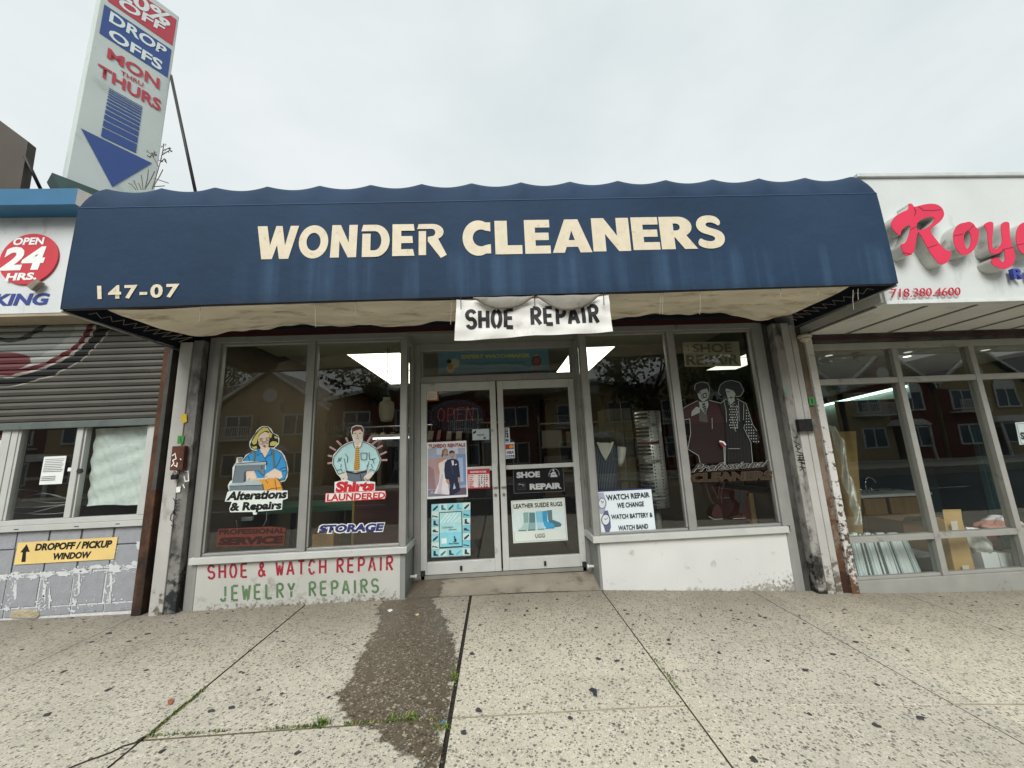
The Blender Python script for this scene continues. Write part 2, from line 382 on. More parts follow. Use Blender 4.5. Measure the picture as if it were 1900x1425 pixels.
# sidewalk: one sheet with sunk joints
XJ = [(-9.4, .012), (-7.9, .012), (-6.4, .012), (-4.9, .012), (-3.4, .006), (-1.88, .015), (-.295, .026), (1.0, .010), (2.53, .008), (4.08, .006), (5.6, .012), (7.1, .012), (8.6, .012)]
YJ = [(-1.755, .013), (-3.35, .012)]
def lines(js, lo, hi, step):
    a = [lo, hi]
    for c_, w_ in js: a += [c_-w_/2, c_-w_/2+.001, c_+w_/2-.001, c_+w_/2]
    k = lo
    while k < hi: a.append(k); k += step
    a = sorted(a); o_ = [a[0]]
    for v in a[1:]:
        if v-o_[-1] > 4e-4: o_.append(v)
    return o_
gx, gy = lines(XJ, -40, 40, 1.7), lines(YJ, -5.0, .55, .45)
def sunk(x, y, e=.0005):
    for c_, w_ in XJ:
        if abs(x-c_) < w_/2-e: return .014
    for c_, w_ in YJ:
        if abs(y-c_) < w_/2-e and -1.88 <= x <= 9 and not (1.0 < x < 2.3 and y > -2): return .008 if x < -.2 else .005
    return 0
g = G(); g.v = [(x, y, gz(x, y)-sunk(x, y)) for y in gy for x in gx]; nx = len(gx); g.mats = [SIDEWALK, JOINT, JSOFT, JFAINT]
for j in range(len(gy)-1):
    for i in range(nx-1):
        q = (j*nx+i, j*nx+i+1, (j+1)*nx+i+1, (j+1)*nx+i); g.f.append(q)
        cx_, cy_ = (gx[i]+gx[i+1])/2, (gy[j]+gy[j+1])/2
        sk_ = sunk(cx_, cy_, 0); g.m.append(0 if not sk_ else 1 if abs(cx_+.295) < .02 else 2 if sk_ > .006 else 3)
struct(g.build('sidewalk'))
ASPH = M('asphalt', (62, 62, 63), .9, 0, .18, 20, .5, 120)
struct(G().grid(lambda a, b: (-40+80*a, -5.02, gz(-40+80*a, -5)-.14*b) if True else None, 40, 1).build('kerb_face', M('kerb_stone', (140, 136, 126), .8, 0, .1)))
struct(G().grid(lambda a, b: (-60+120*a, -5.02-10.5*b, gz(-60+120*a, -5)-.14), 40, 1).build('road', ASPH))
struct(G().box(-60, 60, -19, -15.5, -.9, -.12).build('far_sidewalk', M('far_concrete', (150, 146, 134), .9, 0, .1)))
struct(G().box(-900, 900, -900, 900, -1.4, -1.0).build('ground', M('earth', (92, 90, 84), .95, 0, .2, .3)))
for (a, b_) in ((-60, 60),):
    g = G()
    for k in range(24): g.face([(-50+k*4.4, -10.35, gz(-50+k*4.4, -5)-.136), (-48+k*4.4, -10.35, gz(-48+k*4.4, -5)-.136), (-48+k*4.4, -10.2, gz(-48+k*4.4, -5)-.136), (-50+k*4.4, -10.2, gz(-50+k*4.4, -5)-.136)])
    struct(g.build('road_markings', M('road_paint', (200, 200, 190), .7)))
# sloping slab up to the door
DOORY = .36
RAMP = M('entrance_concrete', (140, 132, 118), .85, 0, .16, 4, .3, 90, dirt=((84, 76, 62), .34, 3))
def rampf(a, b):
    x = -.935+1.965*a; y = -.04+(DOORY+.1+.04)*b; z0 = gz(x, -.04)+.004
    return (x, y, z0+(.150-z0)*max(0, (b-.08))/.92 if b > .08 else z0)
struct(G().grid(rampf, 12, 12).build('entrance_ramp', RAMP, smooth=True))
# wet run-off from the door corner across the slab
wet_px = [(748, 1108), (752, 1086), (768, 1072), (800, 1072), (818, 1084), (812, 1100), (800, 1112), (822, 1140), (838, 1180), (842, 1215), (851, 1232), (842, 1262), (835, 1290), (826, 1330), (822, 1352), (818, 1425), (775, 1428), (778, 1418), (764, 1408), (735, 1392), (712, 1372), (692, 1352), (668, 1345), (640, 1330), (632, 1312), (626, 1290), (634, 1276), (646, 1262), (657, 1240), (668, 1218), (680, 1198), (694, 1172), (706, 1146), (700, 1130), (712, 1112)]
import bmesh
def wet_pt(u, v):
    p = atg(u, v, .0045)
    if p.y > -.0: p.y = -.0
    return p
def wetmat():
    m = WET; n = m.node_tree.nodes; l = m.node_tree.links.new; o = n['Material Output']; b = n['Principled BSDF']
    at_ = n.new('ShaderNodeAttribute'); at_.attribute_name = 'edge'; t = n.new('ShaderNodeTexCoord')
    z = n.new('ShaderNodeTexNoise'); z.inputs['Scale'].default_value = 15; z.inputs['Detail'].default_value = 8; z.inputs['Roughness'].default_value = .72; l(t.outputs['Object'], z.inputs['Vector'])
    k = n.new('ShaderNodeMath'); k.operation = 'MULTIPLY_ADD'; l(z.outputs[0], k.inputs[0]); k.inputs[1].default_value = .26; k.inputs[2].default_value = -.13
    s_ = n.new('ShaderNodeMath'); s_.operation = 'ADD'; l(at_.outputs['Fac'], s_.inputs[0]); l(k.outputs[0], s_.inputs[1])
    r = n.new('ShaderNodeMapRange'); r.inputs['From Min'].default_value = -.012; r.inputs['From Max'].default_value = .022; l(s_.outputs[0], r.inputs['Value'])
    tr = n.new('ShaderNodeBsdfTransparent'); mi = n.new('ShaderNodeMixShader'); l(r.outputs[0], mi.inputs[0]); l(tr.outputs[0], mi.inputs[1]); l(b.outputs[0], mi.inputs[2]); l(mi.outputs[0], o.inputs['Surface'])
wetmat()
def wet_sheet(poly, zf, step):
    xs_ = [p.x for p in poly]; ys_ = [p.y for p in poly]; n = len(poly)
    def sd(x, y):
        ins = False; dm = 9
        for i in range(n):
            a, b = poly[i], poly[(i+1) % n]
            if (a.y > y) != (b.y > y) and x < (b.x-a.x)*(y-a.y)/(b.y-a.y)+a.x: ins = not ins
            ex, ey = b.x-a.x, b.y-a.y; t = max(0, min(1, ((x-a.x)*ex+(y-a.y)*ey)/(ex*ex+ey*ey+1e-12))); dm = min(dm, math.hypot(x-a.x-ex*t, y-a.y-ey*t))
        return dm if ins else -dm
    m_ = .1; nx_ = int((max(xs_)-min(xs_)+2*m_)/step); ny_ = int((max(ys_)-min(ys_)+2*m_)/step); idx = {}; V = []; D = []; F = []
    for j in range(ny_+1):
        for i in range(nx_+1):
            x, y = min(xs_)-m_+i*step, min(ys_)-m_+j*step
            if not zf(x, y): continue
            q = sd(x, y)
            if q > -.1: idx[(i, j)] = len(V); V.append((x, y, zf(x, y))); D.append(q)
    for (i, j) in idx:
        q = [(i, j), (i+1, j), (i+1, j+1), (i, j+1)]
        if all(p in idx for p in q): F.append([idx[p] for p in q])
    me = bpy.data.meshes.new('wet_patch'); me.from_pydata(V, [], F); at_ = me.attributes.new('edge', 'FLOAT', 'POINT'); at_.data.foreach_set('value', D); me.materials.append(WET)
    o = bpy.data.objects.new('wet_patch', me); COL.objects.link(o); o['kind'] = 'structure'; return o
wet_sheet([wet_pt(u, v) for u, v in wet_px], lambda x, y: gz(x, y)+.0045 if y < -.045 else 0, .022)
def ramp_z(x, y): return rampf((x+.935)/1.965, min(1, max(0, (y+.04)/(DOORY+.14))))[2]
def ramp_hit(u, v):
    p = atg(u, v)
    for _ in range(20): p = atz(u, v, ramp_z(p.x, p.y)+.0045)
    return p
wet_sheet([ramp_hit(*p) for p in [(740, 1112), (757, 1060), (775, 1058), (806, 1066), (816, 1078), (820, 1090), (814, 1108), (790, 1116)]], lambda x, y: ramp_z(x, y)+.0045 if -.93 < x and -.038 < y < DOORY-.04 else 0, .015)
# crack in the near left slab
A_, B_ = ribbon([(120, 1428), (160, 1412), (205, 1396), (228, 1384), (250, 1378), (268, 1366)], 2.2); g = G()
for i in range(5): g.face([atg(*A_[i], .004), atg(*A_[i+1], .004), atg(*B_[i+1], .004), atg(*B_[i], .004)])
struct(g.build('crack', JOINT))
# ================================================================== CLEANERS SHOP
DARKMETAL = M('dark_metal', (52, 52, 52), .55, .4, .2, 8, .1, 60, dirt=((26, 24, 22), .3, 6))
NAVYTRIM = M('navy_trim', (24, 28, 38), .6, 0, .2, 5)
shop = thing('shop_building', 'single storey dry cleaner shop with two display windows and recessed glass double doors', 'shop', (0, 3, .1))
WALLIN = M('inside_wall', (92, 80, 66), .85, 0, .25, 1.2, dirt=((60, 54, 46), .2, 2))
G().box(-3.3, 3.3, .02, .22, 2.99, 3.62).build('front_wall', M('render_grey', (120, 118, 112), .9, 0, .1), shop)
G().box(-3.3, -3.04, .23, 7.2, -.1, 3.62).build('side_wall', WALLIN, shop)
G().box(3.12, 3.32, .23, 7.2, -.2, 3.62).build('side_wall', WALLIN, shop)
G().box(-3.04, 3.12, 7.0, 7.2, -.2, 3.62).build('back_wall', M('inside_back_wall', (70, 62, 52), .85, 0, .3, 1.5), shop)
G().box(-3.3, 3.32, .23, 7.2, 3.63, 3.7).build('roof', M('roof_felt', (60, 60, 60), .9), shop)
G().box(-3.04, 3.12, .23, 7.0, 2.95, 3.0).build('ceiling', M('inside_ceiling', (164, 158, 144), .85, 0, .12, 1.0, dirt=((80, 76, 68), .15, 1.5)), shop)
G().box(-3.04, 3.12, .06, 1.27, 2.90, 2.945).build('ceiling_panel', M('inside_ceiling_front', (176, 170, 150), .85, 0, .1, 1.2), shop)
G().box(-3.04, 3.12, DOORY+.12, 7.0, .06, .16).build('floor', M('inside_floor', (58, 52, 46), .6, 0, .2, 3), shop)
G().box(-3.03, 3.12, -.03, .02, 2.777, 2.83).build('trim_band', M('maroon_trim', (62, 26, 28), .55, 0, .2, 6, dirt=((30, 24, 24), .3, 5)), shop)
G().box(-3.06, 3.14, -.07, .02, 2.832, 2.872).build('trim_band', NAVYTRIM, shop)
G().box(-3.1, 3.2, -.05, .018, 2.874, 2.985).build('fascia_board', M('grey_fascia', (104, 108, 108), .7, 0, .15, 4, dirt=((60, 60, 58), .25, 3)), shop)
G().box(-.93, 1.028, -.028, DOORY+.1, 2.742, 2.775).build('porch_soffit', M('porch_soffit_paint', (120, 122, 116), .7, 0, .1, 3), shop)
PANEL = M('painted_panel', (205, 204, 197), .5, 0, .06, 2.5, .05, 40, dirt=((150, 146, 134), .18, 5))
def pane(x0, x1, z0, z1, y, par): return G().box(x0, x1, y, y+.006, z0, z1).build('pane', GLASS, par)
def side_pane(x, y0, y1, z0, z1, par): return G().box(x, x+.006, y0, y1, z0, z1).build('side_pane', GLASS, par)
def frame_left():
    g = G()
    g.box(-2.965, -2.905, -.03, .06, .549, 2.705); g.box(-1.984, -1.912, -.032, .05, .549, 2.705); g.box(-.988, -.93, -.031, .05, .549, 2.705)
    g.box(-2.965, -.93, -.029, .05, 2.7055, 2.774)
    g.box(-2.9, -1.99, -.012, .04, .552, .575); g.box(-1.906, -.994, -.012, .04, .552, .575)          # glazing beads
    g.box(-2.904, -2.885, -.01, .04, .58, 2.70); g.box(-2.005, -1.985, -.01, .04, .58, 2.70); g.box(-1.911, -1.892, -.01, .04, .58, 2.70); g.box(-1.006, -.989, -.01, .04, .58, 2.70)
    g.box(-2.9, -1.99, -.012, .04, 2.68, 2.704); g.box(-1.906, -.994, -.012, .04, 2.68, 2.704)
    g.box(-.978, -.932, DOORY-.05, DOORY+.0, .549, 2.74); g.box(-.978, -.932, .051, DOORY-.051, 2.69, 2.74); g.box(-.97, -.94, .051, DOORY-.051, .549, .58)
    g.box(-3.03, -2.967, -.012, .1, .02, 2.774)                                                       # outer return of the frame
    g.box(-2.965, -2.93, -.024, .05, .02, .484)
    return g.build('display_window', ALU, shop, bevel=.004)
wl = frame_left(); wl['label'] = 'left display window in two panes with stencilled panel below'
pane(-2.9, -1.99, .575, 2.69, .015, wl); pane(-1.906, -.994, .575, 2.69, .015, wl); side_pane(-.958, .06, DOORY-.06, .58, 2.69, wl)
g = G(); g.box(-2.985, -.912, -.062, .04, .486, .5485); g.box(-.975, -.912, .0405, DOORY, .486, .5485); g.build('sill', WHITE_ALU, wl, bevel=.004)
g = G(); g.box(-2.928, -.985, -.02, .04, -.05, .485); bp_l = g.build('base_panel', M('stencil_panel', (186, 186, 180), .5, .1, .06, 2.5, .05, 40, dirt=((140, 138, 128), .2, 5)), wl)
g = G(); g.box(-.984, -.935, -.021, DOORY+.04, -.05, .4845); g.build('return_panel', M('return_panel_grey', (132, 136, 132), .5, .1, .1, 3), wl, bevel=.003)
def frame_right():
    g = G()
    g.box(.965, 1.03, -.031, .05, .549, 2.705); g.box(1.966, 2.042, -.032, .05, .549, 2.705); g.box(2.962, 3.045, -.03, .06, .549, 2.705)
    g.box(.965, 3.045, -.029, .05, 2.7055, 2.774)
    for a, b in ((1.034, 1.962), (2.046, 2.958)):
        g.box(a, b, -.012, .04, .552, .575); g.box(a, b, -.012, .04, 2.68, 2.704)
        g.box(a-.003, a+.016, -.01, .04, .58, 2.679); g.box(b-.016, b+.003, -.01, .04, .58, 2.679)
    g.box(.985, 1.026, DOORY-.05, DOORY, .549, 2.74); g.box(.985, 1.026, .051, DOORY-.051, 2.69, 2.74); g.box(.985, 1.02, .051, DOORY-.051, .549, .58)
    g.box(3.047, 3.10, -.012, .1, -.14, 2.774); g.box(2.99, 3.045, -.024, .05, -.14, .484)
    return g.build('display_window', ALU, shop, bevel=.004)
wr = frame_right(); wr['label'] = 'right display window in two panes over a plain white panel'
pane(1.034, 1.962, .575, 2.69, .015, wr); pane(2.046, 2.958, .575, 2.69, .015, wr); side_pane(1.0, .06, DOORY-.06, .58, 2.69, wr)
g = G(); g.box(.947, 3.0, -.062, .04, .486, .5485); g.box(.947, 1.03, .0405, DOORY, .486, .5485); g.build('sill', WHITE_ALU, wr, bevel=.004)
g = G(); g.box(1.045, 2.988, -.02, .04, -.2, .485); g.box(1.02, 1.0445, -.023, .0, -.2, .4852); g.build('base_panel', M('white_panel', (206, 207, 204), .5, 0, .05, 2.0, .05, 40, dirt=((150, 148, 142), .1, 7)), wr)
g = G(); g.box(.995, 1.0192, -.021, DOORY+.04, -.1, .4845); g.build('return_panel', M('return_panel_grey', (132, 136, 132)), wr, bevel=.003)
# grime spatter low on the right panel
# door frame, transom and the two leaves
g = G(); D0, D1 = DOORY-.02, DOORY+.07
g.box(-.931, -.857, D0, D1, .12, 2.741); g.box(.952, 1.03, D0, D1, .12, 2.741); g.box(-.856, .951, D0, D1, 2.268, 2.345); g.box(-.856, .951, D0, D1, 2.655, 2.741)
g.box(-.856, -.835, D0+.02, D1, 2.346, 2.654); g.box(.93, .951, D0+.02, D1, 2.346, 2.654)
tr_ = g.build('transom_window', ALU, shop, bevel=.004); pane(-.835, .93, 2.346, 2.654, DOORY+.02, tr_)
def leaf(x0, x1, hx):
    z0, z1 = .168, 2.262; a, b = DOORY-.03, DOORY+.02; st = .068
    g = G(); g.box(x0, x0+st, a, b, z0, z1); g.box(x1-st, x1, a, b, z0, z1); g.box(x0+st, x1-st, a+.001, b, z1-.098, z1); g.box(x0+st, x1-st, a+.001, b, z0, z0+.125)
    g.box(x0+st, x1-st, a+.002, b, 1.235, 1.282)
    dr = g.build('door', WHITE_ALU, shop, bevel=.004)
    pane(x0+st, x1-st, z0+.125, 1.235, DOORY, dr); pane(x0+st, x1-st, 1.282, z1-.098, DOORY, dr)
    hq = G(); hq.box(hx-.031, hx+.031, a-.045, a-.03, 1.055, 1.31); hq.box(hx-.02, hx+.02, a-.031, a-.0005, 1.08, 1.10); hq.box(hx-.02, hx+.02, a-.031, a-.0005, 1.265, 1.285); hq.build('handle', WHITE_ALU, dr, bevel=.004)
    cx_ = (x0+x1)/2; bq = G(); bq.box(cx_-.012, cx_+.012, a-.014, a-.0005, .2, .245); bq.tube([(cx_, a-.014, .228), (cx_, a-.022, .228)], .007); bq.build('door_bolt', DARKMETAL, dr)
    lq = G(); lq.tube([(hx, a-.0005, .965), (hx, a-.012, .965)], .016, 14); lq.build('lock', M('lock_steel', (150, 148, 140), .35, .8), dr, smooth=False)
    pq_ = G(); pq_.box(x0+.006 if hx > cx_ else x1-.05, x0+.05 if hx > cx_ else x1-.006, a-.02, a-.0005, z0-.04, z0+.05); pq_.build('pivot', DARKMETAL, dr, bevel=.003)
    return dr
leaf(-.853, .016, -.022); leaf(.034, .948, .07)
g = G(); g.box(-.853, .949, DOORY-.05, DOORY+.1, .13, .164); g.build('threshold', M('worn_aluminium', (150, 148, 140), .5, .5, .1, 8), shop)
for sx, x in ((1, -.934), (-1, 1.0185-.025)):
    g = G(); g.tube([(x, .2, .2), (x+sx*.055, .2, .2)], .014, 10); g.tube([(x+sx*.055, .2, .2), (x+sx*.07, .2, .2)], .022, 10); g.build('door_stop', M('stop_white', (210, 210, 204)), shop)
# stencilled words on the left panel
c5 = Crop(300, 850, 3.958)
red, green = M('stencil_red', (150, 32, 52), .7, 0, .2, 14, dirt=((190, 186, 178), .17, 16)), M('stencil_green', (88, 118, 84), .7, 0, .2, 14, dirt=((184, 182, 176), .1, 16))
strokes('SHOE & WATCH REPAIR', cq(c5, [(338, 886), (1698, 822), (1700, 722), (338, 790)], -.0212), red, bp_l, 'lettering', .020, adv=1.1, space=.7)
strokes('JEWELRY REPAIRS', cq(c5, [(428, 1050), (1594, 984), (1592, 888), (428, 944)], -.0212), green, bp_l, 'lettering', .021, adv=1.1, space=1.0)
# ------------------------------------------------------------------ the awning
def navy():
    m = M('awning_canvas', (37, 58, 82), .7, 0, .16, 1.1, .35, 9, spec=.18)
    n = m.node_tree.nodes; l = m.node_tree.links.new; b = n['Principled BSDF']; src = b.inputs['Base Color'].links[0].from_socket
    t = n.new('ShaderNodeTexCoord'); mp_ = n.new('ShaderNodeMapping'); mp_.inputs['Scale'].default_value = (6.5, 1, .35); l(t.outputs['Object'], mp_.inputs[0])
    z = n.new('ShaderNodeTexNoise'); z.inputs['Scale'].default_value = 1.0; z.inputs['Detail'].default_value = 5; l(mp_.outputs[0], z.inputs['Vector'])
    r = n.new('ShaderNodeValToRGB'); l(z.outputs[0], r.inputs[0]); ramp_set(r, [(.48, (0, 0, 0, 1)), (.72, (1, 1, 1, 1))])
    sp = n.new('ShaderNodeSeparateXYZ'); l(t.outputs['Object'], sp.inputs[0])
    # chalky run-off streaks under the lettering only
    rr = n.new('ShaderNodeMapRange'); rr.inputs['From Min'].default_value = 3.12; rr.inputs['From Max'].default_value = 2.98; rr.inputs['To Max'].default_value = .62; l(sp.outputs['Z'], rr.inputs['Value'])
    r3 = n.new('ShaderNodeMapRange'); r3.inputs['From Min'].default_value = -2.1; r3.inputs['From Max'].default_value = -1.7; l(sp.outputs['X'], r3.inputs['Value'])
    mu = n.new('ShaderNodeMath'); mu.operation = 'MULTIPLY'; l(r.outputs[0], mu.inputs[0]); l(rr.outputs[0], mu.inputs[1])
    mu2 = n.new('ShaderNodeMath'); mu2.operation = 'MULTIPLY'; l(mu.outputs[0], mu2.inputs[0]); l(r3.outputs[0], mu2.inputs[1])
    mxn = n.new('ShaderNodeMixRGB'); l(mu2.outputs[0], mxn.inputs[0]); l(src, mxn.inputs[1]); mxn.inputs[2].default_value = s2l((66, 94, 122))+(1,)
    # grubby hem
    r4 = n.new('ShaderNodeMapRange'); r4.inputs['From Min'].default_value = 2.76; r4.inputs['From Max'].default_value = 2.66; r4.inputs['To Max'].default_value = .55; l(sp.outputs['Z'], r4.inputs['Value'])
    mx2 = n.new('ShaderNodeMixRGB'); l(r4.outputs[0], mx2.inputs[0]); l(mxn.outputs[0], mx2.inputs[1]); mx2.inputs[2].default_value = s2l((34, 44, 56))+(1,)
    l(mx2.outputs[0], b.inputs['Base Color']); return m
NAVY = navy(); AF = -1.16
aw = thing('awning', 'navy canvas awning with scalloped rounded top and cream shop name lettering', 'awning', (0, -.6, 2.7))
AX0, AX1 = -3.335, 3.512
def tilt(x): return .0083*x
prof = [(-1.16, 2.682), (-1.163, 2.80), (-1.164, 3.0), (-1.163, 3.2), (-1.162, 3.4), (-1.16, 3.53), (-1.158, 3.57), (-1.154, 3.63), (-1.14, 3.69), (-1.115, 3.745), (-1.08, 3.787), (-1.03, 3.812), (-.94, 3.826), (-.7, 3.83), (-.4, 3.83), (0.0, 3.82)]
ribs = []
NB = 16
def awpt(a, b):
    x = AX0+(AX1-AX0)*a; k = b*(len(prof)-1); i = min(int(k), len(prof)-2); t = k-i
    y = prof[i][0]*(1-t)+prof[i+1][0]*t; z = prof[i][1]*(1-t)+prof[i+1][1]*t
    xr0, xr1 = AX0+.115, AX1-.125; rr_ = (x-xr0)/(xr1-xr0); sag = math.sin(math.pi*((rr_*15) % 1.0))**.9 if 0 < rr_ < 1 else 0
    up = max(0, z-3.56)
    e = min(x-AX0, AX1-x)/.11
    if e < 1: up *= (max(0, 1-(1-e)**2))**.5
    z2 = min(z, 3.56)+up
    z2 -= .026*sag*min(1, up/.2)
    y += .018*sag*min(1, max(0, (z-3.57)/.1))*(1 if z < 3.80 else .4)
    if z < 3.5: y += .0015*math.sin(x*2.1+z*3)+.001*math.sin(x*7+1)
    sk = 0.045*(z-2.68)/(3.56-2.68) if z < 3.56 else .045
    cx_ = (AX0+AX1)/2
    return (x, y, z2+tilt(x))
g = G().grid(awpt, NB*20, (len(prof)-1)*2)
can = g.build('canopy', NAVY, aw, smooth=True)
# seam above the flat front
g = G(); g.tube([Vector(awpt(i/80, 5.55/(len(prof)-1)))+Vector((0, -.001, 0)) for i in range(81)], .004, 6); g.build('seam', M('awning_seam', (58, 90, 124), .7), aw, smooth=True)
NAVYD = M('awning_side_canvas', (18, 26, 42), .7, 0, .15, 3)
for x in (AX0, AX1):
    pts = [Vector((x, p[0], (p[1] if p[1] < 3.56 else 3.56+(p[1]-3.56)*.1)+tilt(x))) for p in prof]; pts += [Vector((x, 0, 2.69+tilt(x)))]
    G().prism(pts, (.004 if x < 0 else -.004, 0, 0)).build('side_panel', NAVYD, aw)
STEEL = M('galvanised_tube', (150, 150, 146), .45, .6, .15, 10)
for x in (AX0, AX1):
    G().tube([(x, AF+.02, 2.672+tilt(x)), (x, -.01, 2.672+tilt(x))], .012, 8).build('rim_tube', STEEL, aw, smooth=True)
G().tube([(AX0+.02, AF+.025, 2.69+tilt(AX0)), (AX1-.02, AF+.025, 2.69+tilt(AX1))], .014, 8).build('rim_tube', DARKMETAL, aw, smooth=True)
for i in range(0, NB+1, 4):
    x = AX0+.03+(AX1-AX0-.06)*i/NB
    G().tube([(x, -1.13, 2.72+tilt(x)), (x, -1.12, 3.5), (x, -1.06, 3.66), (x, -.9, 3.72), (x, -.05, 3.72)], .011, 8).build('bow', DARKMETAL, aw, smooth=True)
LIN = M('awning_lining', (212, 202, 182), .85, 0, .16, 3.0, .5, 14, dirt=((150, 134, 108), .34, 3.5, (.7, 2.5, 1)), stretch=(.6, 2, 1))
def lin(a, b):
    xf = -3.06+6.20*a; xb = -2.62+5.42*a; x = xf*(1-b)+xb*b
    y = -1.09+.56*b
    z = 2.70+tilt(x)+.012*math.sin(x*3.1+b*2)-.035*math.sin(math.pi*b)-.018*math.sin(x*1.3+.5)*b
    for c_, wd_, dp in ((-2.2, .28, .03), (-1.05, .4, .028), (2.55, .3, .055), (.35, .5, .02)): z -= dp*math.exp(-((x-c_)/wd_)**2)*(b)
    e = min(a, 1-a)/.06
    if e < 1: z -= .07*(1-e)*b
    z += .012*math.sin(9*x+6*b)*b+.006*math.sin(23*x-9*b+2*math.sin(3*x))*b+.005*math.sin(14*b+5*x)
    return (x, y, z)
G().grid(lin, 200, 16).build('lining', LIN, aw, smooth=True)
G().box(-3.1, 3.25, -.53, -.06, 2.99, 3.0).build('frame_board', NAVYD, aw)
# frayed cords hanging from the hem, and the zigzag lacing along both sides
for u, v0, v1 in ((372, 571, 597), (586, 560, 607), (660, 560, 585), (838, 555, 602), (1226, 541, 583), (1231, 541, 583), (1299, 539, 583), (1147, 545, 552), (1448, 533, 551), (1518, 532, 550), (1583, 538, 575), (1592, 536, 556)):
    a = at(u, v0, -1.13); b = at(u+random.uniform(-2, 1), v1, -1.13); m_ = (a+b)/2+Vector((random.uniform(-.006, .006), 0, 0))
    G().tube([a, m_, b], .0026, 5).build('cord', M('frayed_cord', (150, 140, 122), .9), aw)
for sx in (0, 1):
    g = G(); pts = []
    for k in range(19):
        t = k/18; y = -1.02+.78*t; x = (AX0+.02+.27*t*(1 if k % 2 else .35)+.05) if sx == 0 else (AX1-.03-.27*t*(1 if k % 2 else .35)-.05)
        pts.append((x, y, 2.69+tilt(x)+(.03 if k % 2 else .0)))
    g.tube(pts, .003, 5); g.build('lacing', M('frayed_cord', (150, 140, 122)), aw)
# lettering: WONDER CLEANERS, each letter cut from its own outline
CREAM = M('cream_vinyl', (214, 203, 178), .6, 0, .06, 14, dirt=((188, 170, 130), .2, 22))
def ell(cx, cy, rx, ry, a0, a1, n=16): return arc(cx, cy, rx, ry, a0, a1, n)
def chaikin(lp, it=2):
    for _ in range(it):
        o_ = []
        for i in range(len(lp)):
            a, b = lp[i], lp[(i+1) % len(lp)]; o_ += [(a[0]*.75+b[0]*.25, a[1]*.75+b[1]*.25), (a[0]*.25+b[0]*.75, a[1]*.25+b[1]*.75)]
        lp = o_
    return lp
LET = {
 'W': [[(0, 1), (.235, 1), (.33, .40), (.45, 1), (.60, 1), (.69, .40), (.80, 1), (1, 1), (.79, 0), (.57, 0), (.50, .42), (.40, 0), (.15, 0)]],
 'O': [ell(.5, .5, .5, .5, 0, 348, 29), ell(.5, .5, .24, .27, 0, 348, 29)],
 'N': [[(0, 0), (.04, 1), (.36, 1), (.68, .45), (.68, 1), (1, 1), (.97, 0), (.66, 0), (.33, .5), (.33, 0)]],
 'N2': [[(0, 0), (0, 1), (.33, 1), (.66, .46), (.66, 1), (1, 1), (1, 0), (.68, 0), (.34, .52), (.34, 0)]],
 'D': [[(0, .80), (.06, 1), (.5, 1)]+ell(.5, .5, .5, .5, 88, -88, 14)+[(.5, 0), (.04, 0), (.04, .72), (.33, .72), (.33, .2), (.47, .2)]+ell(.47, .5, .24, .3, -85, 85, 10)+[(.47, .80)]],
 'E': [[(0, 0), (0, 1), (.96, 1), (1, .79), (.40, .79), (.40, .62), (.90, .62), (.93, .40), (.40, .40), (.40, .21), (.93, .21), (1, 0)]],
 'E2': [[(0, 0), (0, 1), (1, 1), (1, .77), (.42, .77), (.42, .615), (.95, .615), (.95, .395), (.42, .395), (.42, .23), (1, .23), (1, 0)]],
 'R': [[(0, .84), (.05, 1), (.5, 1)]+ell(.52, .74, .38, .26, 85, -60, 10)+[(.72, .5), (1, 0), (.80, -.10), (.36, .44), (.36, .58), (.48, .6)]+ell(.5, .72, .12, .12, -80, 80, 6)+[(.48, .84)], [(.05, 0), (.05, .77), (.3, .77), (.3, 0)]],
 'C': [ell(.56, .5, .56, .5, 62, 298, 22)+[(1, .06), (1, .32)]+ell(.66, .5, .30, .24, 300, 60, 14)+[(1, .68), (1, .94)]],
 'L': [[(0, 0), (0, 1), (.46, 1), (.46, .26), (1, .26), (1, 0)]],
 'A': [[(0, 0), (.34, 1), (.68, 1), (1, 0), (.70, 0), (.645, .17), (.355, .17), (.30, 0)], [(.42, .37), (.58, .37), (.50, .66)]],
 'R2': [[(0, 0), (0, 1), (.54, 1)]+ell(.54, .69, .36, .31, 85, -50, 10)+[(.72, .42), (1, 0), (.64, 0), (.40, .36), (.38, .36), (.38, 0)], [(.38, .57), (.38, .79), (.46, .79)]+ell(.46, .68, .11, .11, 80, -80, 6)+[(.46, .57)]],
 'S': [[(.93, .80), (.78, .955), (.5, 1.0), (.2, .95), (.04, .80), (.03, .63), (.16, .49), (.40, .42), (.60, .37), (.66, .30), (.60, .235), (.46, .215), (.26, .25), (.10, .33), (.0, .13), (.2, .03), (.5, 0), (.8, .05), (.97, .19), (1, .37), (.90, .50), (.70, .575), (.46, .63), (.36, .69), (.40, .765), (.54, .785), (.70, .75), (.84, .66)]],
}
YL = -1.1675
def letter(key, u0, u1, vt, vb):
    a = at(u0, vb, YL); b = at(u1, vb, YL); c_ = at((u0+u1)/2, vt, YL); x0, x1, z0, z1 = a.x, b.x, (a.z+b.z)/2, c_.z
    loops = [[(x0+(x1-x0)*p[0], z0+(z1-z0)*p[1]) for p in (chaikin(lp) if key == 'S' else lp)] for lp in LET[key]]
    return fill2d(loops, YL, .0012, 'letter', CREAM, aw)
def base(u): return 482.5-(u-473)*.0225
